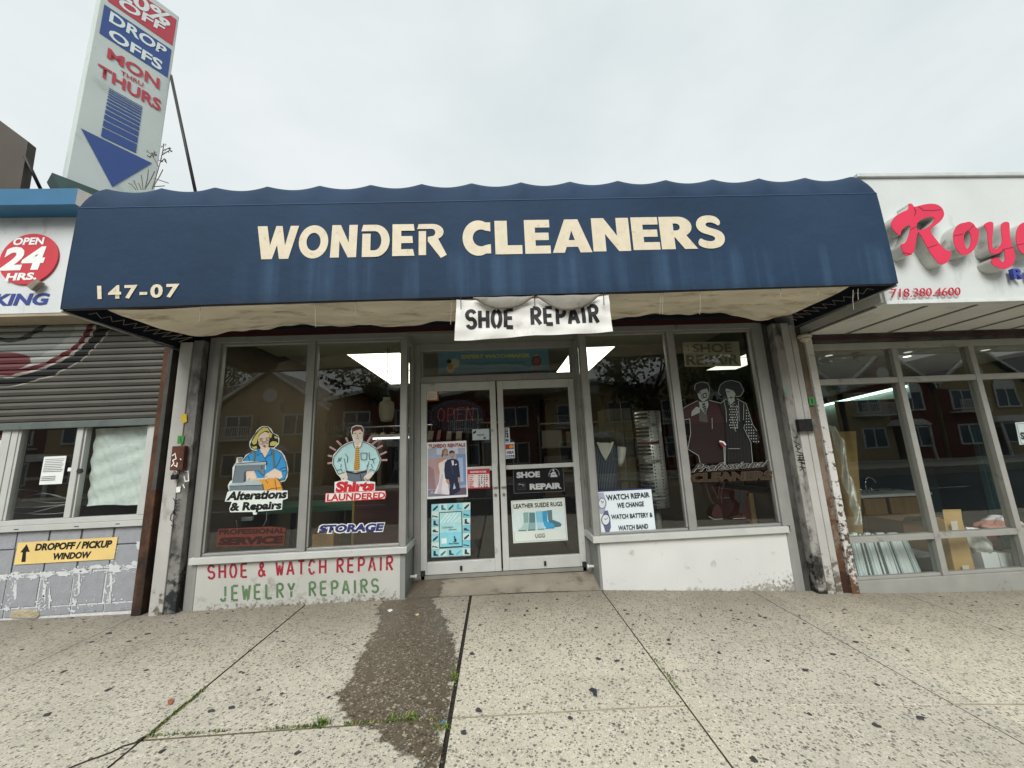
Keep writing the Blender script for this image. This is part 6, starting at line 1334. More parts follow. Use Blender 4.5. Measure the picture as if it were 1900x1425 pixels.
SILV = M('strap_silver', (176, 176, 170), .3, .8, .1, 20); STRD = P((34, 32, 32)); STRR = P((96, 30, 36))
for i in range(26):
    z = t1.z+hh*(i+.6)/26.5; mt = (STRD, SILV, STRD, STRD, SILV)[(i*7) % 5] if i != 17 else STRR
    q0 = -math.pi/2-(1.9 if i % 2 else 1.5); q1 = -math.pi/2+(-.36 if i not in (2, 3, 12, 17, 22) else .3)
    pts = [(wcx+(rw0+.012+.012*math.sin(math.pi*t/8))*math.cos(q0+(q1-q0)*t/8), YW+.1+(rw0+.012+.012*math.sin(math.pi*t/8))*math.sin(q0+(q1-q0)*t/8), z) for t in range(9)]
    g = G(); g.grid(lambda a, b: Vector(pts[min(8, int(a*8+.001))])+Vector((0, 0, (b-.5)*.026)), 8, 1); g.build('watch_strap', mt, wb, solid=.003)
cb2 = thing('index_cabinet', 'tall beige cabinet of small drawers behind the mannequin', 'cabinet', tuple(at(1150, 900, 1.1)))
YK = 1.15
q0, q1 = at(1133, 900, YK), at(1167, 757, YK); CBM = M('beige_cabinet', (104, 98, 78), .6, 0, .1, 4)
G().box(q0.x, q1.x+.02, YK, YK+.35, .16, q1.z).build('case', CBM, cb2)
for i in range(3):
    for j in range(9):
        w_ = (q1.x+.02-q0.x)/3; hj = (q1.z-.5)/9
        if j == 6 and i == 0: continue
        G().box(q0.x+i*w_+.008, q0.x+(i+1)*w_-.008, YK-.012, YK-.0005, .5+j*hj+.006, .5+(j+1)*hj-.006).build('drawer', M('beige_drawer', (122, 116, 94), .6, 0, .12, 5), cb2)
br_ = thing('side_table', 'reddish brown wooden table in the corner of the right window', 'table', tuple(at(1430, 965, .6)))
q0, q1 = at(1396, 975, .6), at(1446, 908, .6); WD = M('red_brown_wood', (104, 62, 52), .55, 0, .15, 3, stretch=(6, 1, .6))
G().box(q0.x+.06, 2.94, .6, 1.1, .5, q1.z-.03).build('body', WD, br_); G().box(q0.x, 2.945, .56, 1.12, q1.z-.028, q1.z).build('table_top', WD, br_, bevel=.004)
G().box(q0.x+.0, q0.x+.055, .58, .64, .3, q1.z-.029).build('leg', M('pale_wood', (158, 136, 92), .6, 0, .1, 3), br_)
oc_ = thing('draped_cloth', 'orange red cloth heaped behind the couple decal', 'cloth', tuple(at(1420, 860, .9)))
oq = at(1422, 905, .85)
def drape2(a, b):
    q = 2*math.pi*a; r = (.30+.04*math.sin(4*q)+.025*math.sin(7*q+2))*(1-b)**.6+.01
    return (oq.x-.05+r*math.cos(q)*.9, .86+r*math.sin(q)*.6, oq.z+.02+.42*b+.03*math.sin(3*q)*b*(1-b)*3)
G().grid(drape2, 44, 14).build('cloth', M('orange_cloth', (146, 62, 34), .8, 0, .25, 4), oc_, smooth=True)
sb_ = thing('storage_shelf', 'grey storage shelf stacked with boxes at the back of the cleaner shop', 'shelf', (1.6, 4.2, .2))
for z in (.5, 1.0, 1.5, 2.0): G().box(.9, 2.6, 4.0, 4.4, z, z+.03).build('board', P((96, 92, 84)), sb_)
for x in (.9, 2.56): G().box(x, x+.04, 4.0, 4.4, .16, 2.2).build('upright', DARKMETAL, sb_)
for i, (x, z, w_, h_, c_) in enumerate([(.98, .53, .34, .3, (110, 88, 60)), (1.4, .53, .4, .36, (88, 80, 74)), (1.9, .53, .5, .28, (126, 100, 70)), (1.0, 1.03, .5, .3, (70, 66, 70)), (1.6, 1.03, .36, .38, (120, 96, 66)), (2.05, 1.03, .4, .26, (92, 60, 52)), (.98, 1.53, .42, .34, (106, 104, 98)), (1.5, 1.53, .44, .3, (84, 76, 64)), (2.02, 1.53, .46, .38, (60, 66, 74))]):
    t = thing('storage_box', 'plain carton among the boxes on the grey shelf deep inside the cleaner shop', 'box', (x+w_/2, 4.2, z), 'cartons on the back shelf'); G().box(x, x+w_, 4.03, 4.37, z, z+h_).build('carton', P(c_, .8), t)
# ================================================================== INSIDE THE RIGHT SHOP
pw = thing('plywood_sheet', 'tall plywood sheet leaning inside the left edge of the right shop window', 'board', tuple(at(1560, 960, .7)))
qa, qb, qc, qd = at(1500, 985, .5), at(1592, 985, .5), at(1588, 800, .85), at(1488, 803, .85)
G().prism([Vector((qa.x, .5, -.1)), Vector((qb.x, .5, -.1)), qc, qd], (0, .02, 0)).build('sheet', M('plywood', (140, 116, 72), .7, 0, .12, 2, stretch=(1, 1, 5), dirt=((112, 92, 58), .2, 3, (.5, 1, 6))), pw)
pf = thing('plastic_film', 'crumpled strip of clear plastic hanging in front of the plywood', 'plastic', tuple(at(1585, 900, .45)))
fl_ = [at(1540, 790, .62), at(1558, 820, .6), at(1566, 870, .56), at(1578, 910, .5), at(1588, 945, .45), at(1592, 972, .42)]
def film(a, b):
    k = b*5; i = min(4, int(k)); p = fl_[i].lerp(fl_[i+1], k-i); return (p.x+(a-.5)*(.10+.02*math.sin(b*13)), p.y-.03*math.sin(a*math.pi)-.02*math.sin(a*9+b*22), p.z+.01*math.sin(a*7+b*9))
G().grid(film, 10, 40).build('film', M('clear_film', (150, 146, 130), .25, 0, .15, 12, spec=.6), pf, smooth=True)
KR = Crop(1540, 860, 5.278); YQ = 1.75
vc = thing('vanity_cabinet', 'wooden sink cabinet with white top inside the right shop', 'cabinet', tuple(at(1650, 950, YQ)))
q0 = at(*KR(298, 320), YQ); q1 = at(*KR(960, 280), YQ); VW = M('light_oak', (134, 112, 80), .55, 0, .12, 2.5, stretch=(8, 1, .8))
G().box(q0.x, q1.x, YQ, YQ+.6, -.1, q0.z-.03).build('carcass', VW, vc)
xm = at(*KR(535, 300), YQ).x
G().box(q0.x+.01, xm-.02, YQ-.02, YQ-.0005, -.04, q0.z-.05).build('door', VW, vc, bevel=.003); G().box(xm+.03, q1.x-.01, YQ-.02, YQ-.0005, -.04, q0.z-.05).build('door', VW, vc, bevel=.003); G().box(xm-.018, xm+.026, YQ-.026, YQ-.001, -.1, q0.z-.035).build('post', P((70, 46, 40)), vc)
G().box(q0.x-.02, q1.x+.03, YQ-.03, YQ+.62, q0.z-.028, q0.z+.012).build('counter_top', M('white_stone', (206, 208, 204), .3), vc, bevel=.004)
fc = thing('faucet', 'chrome gooseneck faucet standing on the white sink top', 'faucet', tuple(at(1607, 912, YQ+.2)))
CHR = M('chrome', (200, 204, 204), .12, 1.0, .02); f0 = at(*KR(375, 275), YQ+.2); f0.z = q0.z+.01; Hf = at(*KR(360, 135), YQ+.2).z-f0.z; Wf = at(*KR(445, 180), YQ+.2).x-f0.x
G().tube([f0+Vector((-.02, 0, 0)), f0+Vector((-.03, 0, Hf*.6))]+[Vector((f0.x-.03+(Wf+.03)*.5*(1-math.cos(t*math.pi/8)), f0.y, f0.z+Hf*.6+Hf*.4*math.sin(t*math.pi/8))) for t in range(1, 8)]+[Vector((f0.x+Wf, f0.y, f0.z+Hf*.62))], .012, 8).build('spout', CHR, fc, smooth=True)
for dx in (-.12, .06): G().tube([f0+Vector((dx, 0, 0)), f0+Vector((dx, 0, .09))], .016, 8).build('tap_handle', CHR, fc, smooth=True)
G().box(f0.x+.05, f0.x+.36, f0.y-.08, f0.y-.05, q0.z+.045, q0.z+.06).build('drain_bar', CHR, fc)
# bundle of packed metal tracks leaning on the glass
TRK = [M('track_alu', (206, 214, 212), .4, .2, .1, 5), M('track_film', (162, 176, 176), .3, .1, .15, 6), M('track_dark', (84, 96, 98), .4, .2, .15, 6)]
KT = [(165, 690, 118), (225, 740, 190), (300, 800, 250), (330, 850, 290), (400, 880, 350), (470, 930, 410), (530, 960, 460), (590, 985, 520), (620, 1000, 560), (700, 0, 640), (760, 0, 700)]
for i in range(15):
    tx = 118+ (700-118)*i/14; bx = 225+(900-225)*i/14
    pt_, pb_ = at(*KR(tx+6, 680-2.2*i*0+(i % 3)*8), .34), at(*KR(bx, 1150), .12); w_ = (.034, .026, .05, .022, .04)[i % 5]
    nm = thing('metal_track', 'wrapped metal track standing among the bundle leaning inside the low window', 'metal track', tuple(pb_), 'metal tracks leaning in the right window')
    d1 = pt_-pb_
    g = G(); g.prism([pb_+Vector((-w_, 0, 0)), pb_+Vector((w_, 0, 0)), pt_+Vector((w_, 0, 0)), pt_+Vector((-w_, 0, 0))], (0, .03, 0)); g.build('rail', TRK[(i*2) % 3], nm, bevel=.003)
    g = G(); g.prism([pb_+Vector((-w_*.2, -.006, 0)), pb_+Vector((w_*.15, -.006, 0)), pt_+Vector((w_*.15, -.006, 0)), pt_+Vector((-w_*.2, -.006, 0))], (0, .005, 0)); g.build('rib', TRK[0], nm)
    if i % 2 == 0: G().prism([pb_+Vector((-w_*.9, -.004, .02)), pb_+Vector((w_*.9, -.004, .02)), pb_+d1*.08+Vector((w_*.9, -.004, 0)), pb_+d1*.08+Vector((-w_*.9, -.004, 0))], (0, -.006, 0)).build('end_clip', BLACKINK, nm)
bb = thing('cardboard_box', 'tall narrow tan cardboard box with white tape in the right shop window', 'box', tuple(at(1800, 1075, .15)))
b0, b1, b2, b3 = at(*KR(1245, 1145), .12), at(*KR(1452, 1145), .12), at(*KR(1295, 540), .22), at(*KR(1118, 548), .22)
TAN = M('tan_cardboard', (176, 146, 96), .8, 0, .07, 4)
G().prism([b0, b1, b2, b3], (0, .16, 0)).build('carton', TAN, bb, bevel=.004)
t0_, t1_ = at(*KR(1282, 448), .25), at(*KR(1104, 452), .25); G().prism([b3, b2, t0_, t1_], (0, .004, 0)).build('flap', TAN, bb)
a = Art(.155, KR); TAPE = P((204, 198, 182))
a.poly(TAPE, [(1200, 685), (1260, 685), (1248, 560), (1184, 565)]); a.build('tape', bb); a = Art(.112, KR); a.poly(TAPE, [(1310, 1145), (1380, 1145), (1360, 995), (1295, 998)]); a.build('tape', bb)
ob = thing('cardboard_box', 'open brown cardboard box beside the metal tracks in the right shop', 'box', tuple(at(1700, 990, .8)))
o0, o1 = at(*KR(740, 720), .8), at(*KR(1080, 545), .8); BR2 = M('brown_cardboard', (104, 82, 58), .85, 0, .1, 4)
G().box(o0.x, o1.x, .8, 1.3, -.1, o1.z).build('carton', BR2, ob); G().prism([(o0.x, .8, o1.z), (o1.x, .8, o1.z), (o1.x+.05, .62, o1.z+.07), (o0.x-.12, .62, o1.z+.09)], (0, 0, .004)).build('flap', BR2, ob)
dd = thing('black_carton', 'dark plastic crate at the foot of the window between the tracks and the tan box', 'crate', tuple(at(1740, 1060, .3)))
o0, o1 = at(*KR(900, 1130), .3), at(*KR(1060, 910), .3); G().box(o0.x, o1.x, .3, .6, -.1, o1.z).build('body', M('crate_dark', (46, 52, 54), .5, 0, .2, 5), dd, bevel=.008); G().box(o0.x-.01, o1.x+.01, .29, .61, o1.z+.001, o1.z+.02).build('rim', P((120, 128, 128)), dd)
def bag(nm_, lab, u, v, rx, rz, Y, mat):
    t = thing('plastic_bag', lab, 'bag', tuple(at(u, v, Y))); c_ = at(u, v, Y); rn = random.Random(int(u))
    ph = [rn.uniform(0, 6) for _ in range(6)]
    def fn(a, b):
        q = 2*math.pi*a; h = math.pi*(b-.5); r = 1+.10*math.sin(3*q+ph[0]+4*b)+.07*math.sin(7*q+ph[1]+9*b)+.05*math.sin(13*q+ph[2]-7*b)+.05*math.sin(17*b+ph[3])
        return (c_.x+rx*r*math.cos(h)**.7*math.cos(q), c_.y+.16*r*math.cos(h)**.7*math.sin(q)+.12, c_.z+rz*r*math.sin(h))
    G().grid(fn, 48, 24).build('bag', mat, t, smooth=True); return t
WB = M('white_bag', (214, 216, 214), .45, 0, .05, 6, .2, 20); PB = M('pink_bag', (186, 132, 120), .5, 0, .1, 6)
wx = thing('white_carton', 'white cartons with small print stacked under plastic bags in the right shop window', 'box', tuple(at(1855, 1070, .2)))
b0, b1, b2, b3 = at(*KR(1555, 1148), .14), at(*KR(1710, 1148), .14), at(*KR(1640, 870), .14), at(*KR(1480, 870), .14)
G().prism([b0, b1, b2, b3], (0, .3, 0)).build('carton', WB, wx, bevel=.004)
b0, b1, b2, b3 = at(*KR(1720, 1140), .16), at(*KR(1830, 1138), .16), at(*KR(1770, 880), .16), at(*KR(1648, 880), .16); G().prism([b0, b1, b2, b3], (0, .3, 0)).build('carton', WB, wx, bevel=.004)
a = Art(.132, KR)
for k in range(4): a.poly(P((90, 92, 96)), [(1672+k*5, 1012+k*20), (1712+k*5, 1010+k*20), (1713+k*5, 1018+k*20), (1673+k*5, 1020+k*20)])
a.build('print', wx)
bag('a', 'crumpled clear white plastic bag beside the tan cardboard box', 1822, 1008, .17, .13, .16, WB)
bag('b', 'pale plastic bag with salmon cloth on the window ledge at the far right', 1872, 982, .24, .075, .5, PB)
bag('c', 'grey white plastic bag slumped on top of the salmon one', 1885, 975, .16, .09, .62, WB)
rdx = thing('stacked_cartons', 'dark red printed cartons cut off by the right edge of the photo', 'box', tuple(at(1890, 1050, .3)))
o0, o1 = at(1888, 1075, .3), at(1872, 1005, .3); G().box(o0.x, 5.5, .3, .6, -.1, .05).build('carton', P((120, 30, 40)), rdx); G().box(o0.x-.06, 5.48, .32, .6, .052, .2).build('carton', P((52, 44, 42)), rdx); G().box(o0.x-.1, 5.46, .31, .6, .202, .31).build('carton', P((110, 44, 48)), rdx)
tc = thing('teal_curtain', 'dark teal cloth hanging in folds inside the right shop', 'curtain', tuple(at(1815, 880, 1.0)))
c0, c1 = at(1800, 785, 1.0), at(1826, 785, 1.0)
G().grid(lambda a, b: (c0.x+(.16+.14*(1-b))*(a-.2), 1.0+.03*math.sin(a*20), -.1+(c0.z+.1)*b), 40, 8).build('cloth', M('teal_cloth', (24, 58, 60), .8, 0, .25, 4), tc, smooth=True)
for i, (u0, u1, vt, c_) in enumerate(((1690, 1706, 866, (96, 70, 48)), (1712, 1740, 846, (70, 54, 44)), (1746, 1764, 872, (112, 84, 58)), (1768, 1786, 858, (60, 48, 42)))):
    p0_, p1__ = at(u0, 940, 2.6+.05*i), at(u1, 940, 2.6+.05*i); zt3 = at(u0, vt, 2.6).z
    t = thing('wood_panel', ['brown wood panel nearest the sink among the upright panels', 'broad dark wood panel, second from the sink', 'light brown wood panel, third from the sink', 'narrow dark wood panel farthest from the sink'][i], 'panel', (p0_.x, p0_.y, -.1), 'upright panels in the right shop')
    G().prism([Vector((p0_.x, p0_.y, -.1)), Vector((p1__.x, p0_.y, -.1)), Vector((p1__.x, p0_.y+.15, zt3)), Vector((p0_.x, p0_.y+.15, zt3))], (0, .03, 0)).build('board', P(c_, .6), t)
# lit cove band and down lights
cv = thing('cove_light', 'long glowing cove strip high along the back wall of the right shop', 'light', (4.5, 3, 2.3))
G().box(7.7, 7.8, .25, 2.59, -.2, 2.5).build('partition', M('teal_partition', (40, 62, 66), .8, 0, .2, 2), rsb); G().box(6.2, 7.7, 2.5, 2.59, -.2, 2.1).build('partition', M('teal_partition', (40, 62, 66)), rsb)
ca, cb3 = Vector((7.83, 2.7, 2.34)), Vector((9.33, 6.8, 2.34)); n2_ = Vector((cb3.y-ca.y, -(cb3.x-ca.x), 0)).normalized()
G().prism([ca-n2_*.03, cb3-n2_*.03, cb3-n2_*.03+Vector((0, 0, .035)), ca-n2_*.03+Vector((0, 0, .035))], -n2_*.05).build('light_strip', glow('cove_strip', (206, 240, 228), 4.0), cv)
G().prism([ca-n2_*.02+Vector((0, 0, .04)), cb3-n2_*.02+Vector((0, 0, .04)), cb3-n2_*.02+Vector((0, 0, .155)), ca-n2_*.02+Vector((0, 0, .155))], -n2_*.12).build('housing', M('cove_housing', (120, 126, 120), .8), cv)
for u, v, lab, st in ((1538, 659, 'small round downlight, leftmost in the right shop ceiling', .5), (1683, 661, 'bright oval downlight in the middle of the right shop ceiling', 3.0), (1684, 653, 'dim round downlight just behind the bright oval one', .5), (1828, 649, 'small round downlight at the far right of the ceiling', .5)):
    c_ = atz(u, v, 2.494); t = thing('downlight', lab, 'ceiling light', tuple(c_), 'downlights in the right shop')
    G().lathe([(.055, -.004), (.055, .004)], c_, 18).build('trim', M('white_trim', (212, 215, 212)), t); G().lathe([(.04, -.008), (.04, -.005)], c_, 16).build('lens', glow('down_%d' % (st*10), (255, 250, 236), st), t)
c_ = atz(1591, 657, 2.49); sm_ = thing('security_camera', 'white dome camera on the ceiling inside the right shop', 'camera', tuple(c_))
G().lathe([(.06, .0), (.06, -.02)], c_, 18).build('mount', P((190, 188, 178)), sm_); G().lathe([(.055, -.021), (.05, -.06), (.02, -.085), (.003, -.088)], c_, 18).build('dome', P((170, 166, 154)), sm_, smooth=True)
ws = thing('window_sign', 'white rounded sign with dark letters at the right edge of the right shop', 'sign', tuple(at(1895, 805, .02)))
KW = Crop(1500, 640, 4.75); board('panel', cq(KW, [(1862, 880), (2010, 870), (1980, 672), (1822, 684)], .0095), M('white_sign', (196, 210, 208), .4), ws, .002)
Art(.0085, KW).line(P((60, 66, 70)), [(1876, 868), (2000, 860), (1970, 686), (1836, 696)], 3, True).build('border', ws)
T('SE', cq(KW, [(1878, 835), (1940, 832), (1925, 765), (1862, 770)], .0080), P((30, 34, 38)), ws, bold=.05)
# ================================================================== WEEDS AND LITTER ON THE PAVEMENT
rnd = random.Random(23)
GRASS = [M('grass_green', (92, 122, 52), .8, 0, .25, 40), M('grass_yellow', (164, 156, 88), .85, 0, .2, 40), M('grass_dark', (60, 92, 40), .8, 0, .25, 40)]
def tuft(label, u, v, n, h, spread):
    p = atg(u, v); t = thing('grass_tuft', label, 'weed', tuple(p), 'weeds in the pavement joints'); g = G()
    for i in range(n):
        g.use(GRASS[rnd.choice((0, 0, 1, 2))]); a = rnd.uniform(0, 6.28); r0 = rnd.uniform(0, spread); b = Vector((p.x+r0*math.cos(a), p.y+.35*r0*math.sin(a), p.z-.012)); hh = h*rnd.uniform(.5, 1.1)
        ln = Vector((rnd.uniform(-1, 1), rnd.uniform(-1, 1), 0))*hh*.8; wv = Vector((-ln.y, ln.x, 0)).normalized()*.0028
        m_ = b+ln*.35+Vector((0, 0, hh*.75)); tp = b+ln+Vector((0, 0, hh*rnd.uniform(.55, 1)))
        g.face([b-wv, b+wv, m_+wv*.8]); g.face([b-wv, m_+wv*.8, m_-wv*.8]); g.face([m_-wv*.8, m_+wv*.8, tp])
    g.build('blades', None, t)
tuft('green grass tuft in the wide joint at the middle right edge of the wet patch', 843, 1258, 40, .05, .035)
tuft('bushy yellow green tuft on the cross joint just left of the wet patch', 597, 1345, 60, .055, .05)
tuft('pale grass tuft on the cross joint, left one of two inside the wet patch', 731, 1338, 40, .05, .045)
tuft('pale grass tuft on the cross joint, right one of two inside the wet patch', 762, 1336, 50, .055, .045)
tuft('low green tuft at the corner where the wide joint meets the cross joint', 818, 1352, 50, .04, .05)
tuft('small tuft on the thin joint in the right half of the pavement', 1243, 1262, 16, .02, .02)
mo = G()
def moss(pts, n, r):
    for i in range(n):
        t = rnd.random()*(len(pts)-1); k = min(int(t), len(pts)-2); f = t-k
        u = pts[k][0]+(pts[k+1][0]-pts[k][0])*f+rnd.uniform(-r, r); v = pts[k][1]+(pts[k+1][1]-pts[k][1])*f+rnd.uniform(-r, r)*.6
        p = atg(u, v); s_ = rnd.uniform(.004, .011); a = rnd.uniform(0, 6.28); mo.use(GRASS[rnd.choice((0, 1, 2, 2))])
        mo.face([p+Vector((s_*math.cos(a), s_*math.sin(a), .001)), p+Vector((-s_*.5*math.sin(a), s_*.5*math.cos(a), .004)), p+Vector((s_*.3, 0, rnd.uniform(.006, .02)))])
moss([(276, 1366), (310, 1336), (345, 1308), (382, 1276)], 420, 2.5); moss([(270, 1368), (330, 1364), (420, 1358)], 130, 2.5); moss([(490, 1355), (560, 1350), (600, 1348)], 160, 3); moss([(640, 1344), (700, 1341), (820, 1338)], 220, 3); moss([(843, 1240), (846, 1275)], 60, 3); moss([(1215, 1222), (1262, 1284)], 90, 1.5)
ms = mo.build('joint_moss'); ms['kind'] = 'stuff'
# flat bits of litter
def scrap(name, label, pts, mat, lift=.006, cat='litter'):
    t = tag(G().prism([atg(u, v, lift) for u, v in pts], (0, 0, .002)).build(name, mat), label, cat); return t
scrap('foil_wrapper', 'dark crumpled foil wrapper lying on the right half of the pavement', [(1092, 1280), (1098, 1276), (1107, 1279), (1108, 1292), (1101, 1290), (1099, 1283)], M('foil_dark', (70, 74, 84), .35, .6, .4, 60))
scrap('paper_scrap', 'white paper scrap at the top of the wet patch', [(719, 1132), (726, 1130), (729, 1133), (722, 1136)], PAPER)
scrap('paper_scrap', 'small yellowish scrap right of the white one on the wet patch', [(770, 1140), (776, 1138), (778, 1141), (773, 1143)], P((206, 190, 140)))
scrap('bottle_cap', 'small blue bottle cap in the wide pavement joint', [(820, 1338), (825, 1337), (827, 1340), (823, 1343), (819, 1341)], P((62, 120, 176)), .008)
scrap('leaf', 'flattened brown leaf on the left slab near the mossy joint', [(311, 1300), (318, 1296), (322, 1299), (319, 1306), (312, 1308)], M('brown_leaf', (150, 92, 66), .8, 0, .3, 40))
gm = 0
GUM = [(118, 1246, 7), (202, 1175, 8), (274, 1176, 6), (87, 1326, 8), (200, 1280, 7), (115, 1270, 3), (392, 1319, 6), (430, 1313, 6), (610, 1294, 4), (523, 1287, 5), (480, 1280, 4), (552, 1237, 4), (876, 1213, 7), (928, 1206, 4), (947, 1206, 4), (888, 1318, 8), (300, 1394, 6), (552, 1397, 5), (240, 1190, 6), (170, 1191, 5), (1334, 1211, 6), (1240, 1187, 6), (1242, 1195, 5), (1110, 1222, 6), (1078, 1198, 4), (1425, 1226, 5), (1495, 1243, 6), (1322, 1188, 5), (1058, 1332, 6), (1627, 1270, 6), (1588, 1191, 7), (1658, 1202, 5), (1398, 1409, 8), (1502, 1325, 5), (1708, 1332, 6), (1626, 1346, 7), (1546, 1214, 6), (1062, 1150, 4), (1165, 1139, 5), (1300, 1141, 5), (1420, 1146, 6), (860, 1359, 7)]
GUM += [(rnd.uniform(0, 1900), 1104+abs(rnd.gauss(0, 62)), rnd.uniform(2.0, 4.8)) for _ in range(170)]
for u, v, r in GUM:
    if atg(u, v).y > -.03 or (v > 1300 and r < 3 and False): continue
    p = atg(u, v, .0025); gmx = G(); rr = r*.0036*rnd.uniform(.75, 1.1); n = 18; ph = rnd.uniform(0, 6)
    gmx.prism([(p.x+rr*(.75+.25*math.sin(2*q+ph)+rnd.uniform(-.03, .03))*math.cos(q), p.y+rr*.85*(.8+.2*math.sin(3*q+ph))*math.sin(q), p.z) for q in [2*math.pi*k/n for k in range(n)]], (0, 0, .002))
    if gm == 0: gum_g = G()
    b0_ = len(gum_g.v); gum_g.v += gmx.v; gum_g.f += [tuple(i+b0_ for i in f) for f in gmx.f]; gum_g.m += gmx.m; gm += 1
gq = gum_g.build('trodden_gum', M('old_gum', (66, 65, 67), .85, 0, .3, 30)); gq['kind'] = 'stuff'
def stain(mname, rgb, x0, x1, z0, z1, sc, lo, hi):
    m = _M[mname]; n = m.node_tree.nodes; l = m.node_tree.links.new; b = n['Principled BSDF']; src = b.inputs['Base Color'].links[0].from_socket
    t = n.new('ShaderNodeTexCoord'); s_ = n.new('ShaderNodeSeparateXYZ'); l(t.outputs['Object'], s_.inputs[0])
    def mr(sock, a, c):
        k = n.new('ShaderNodeMapRange'); k.inputs['From Min'].default_value = a; k.inputs['From Max'].default_value = c; l(sock, k.inputs['Value']); return k.outputs[0]
    z = n.new('ShaderNodeTexNoise'); z.inputs['Scale'].default_value = sc; z.inputs['Detail'].default_value = 8; z.inputs['Roughness'].default_value = .7; l(t.outputs['Object'], z.inputs['Vector'])
    mu = n.new('ShaderNodeMath'); mu.operation = 'MULTIPLY'; l(mr(s_.outputs['X'], x0, x1), mu.inputs[0]); l(mr(s_.outputs['Z'], z1, z0), mu.inputs[1])
    k = n.new('ShaderNodeMath'); k.operation = 'MULTIPLY_ADD'; l(mu.outputs[0], k.inputs[0]); k.inputs[1].default_value = .32; l(z.outputs[0], k.inputs[2])
    x = n.new('ShaderNodeMixRGB'); l(mr(k.outputs[0], lo, hi), x.inputs[0]); l(src, x.inputs[1]); x.inputs[2].default_value = s2l(rgb)+(1,); l(x.outputs[0], b.inputs['Base Color'])
stain('white_panel', (104, 100, 92), 1.9, 3.0, -.12, .22, 38, .68, .78)
stain('white_panel', (150, 146, 136), .6, 1.2, -.05, .10, 16, .72, .84)
stain('stencil_panel', (112, 106, 94), -3.2, -2.6, .02, .20, 30, .66, .80)
stain('rust_streaked_steel', (88, 60, 42), 3.3, 3.45, .1, 1.5, 9, .62, .74)
stain('rust_streaked_steel', (58, 36, 26), 3.3, 3.45, -.15, .25, 6, .58, .70)
stain('flaking_white', (104, 70, 46), 3.4, 3.52, -.12, .22, 14, .62, .74)
stain('flaking_white', (84, 70, 60), 3.4, 3.5, .6, 3.5, 22, .80, .86)
stain('blotched_post', (44, 41, 38), 3.0, 3.15, -.1, .9, 9, .66, .80)
stain('chipped_white_paint', (104, 96, 84), -3.6, -3.3, .0, .5, 14, .74, .84)
stain('dirty_galvanised', (40, 44, 46), -3.3, -3.12, .1, .9, 8, .66, .76)
stain('grey_painted_block', (104, 104, 102), -7, -5, .02, .2, 20, .72, .84)
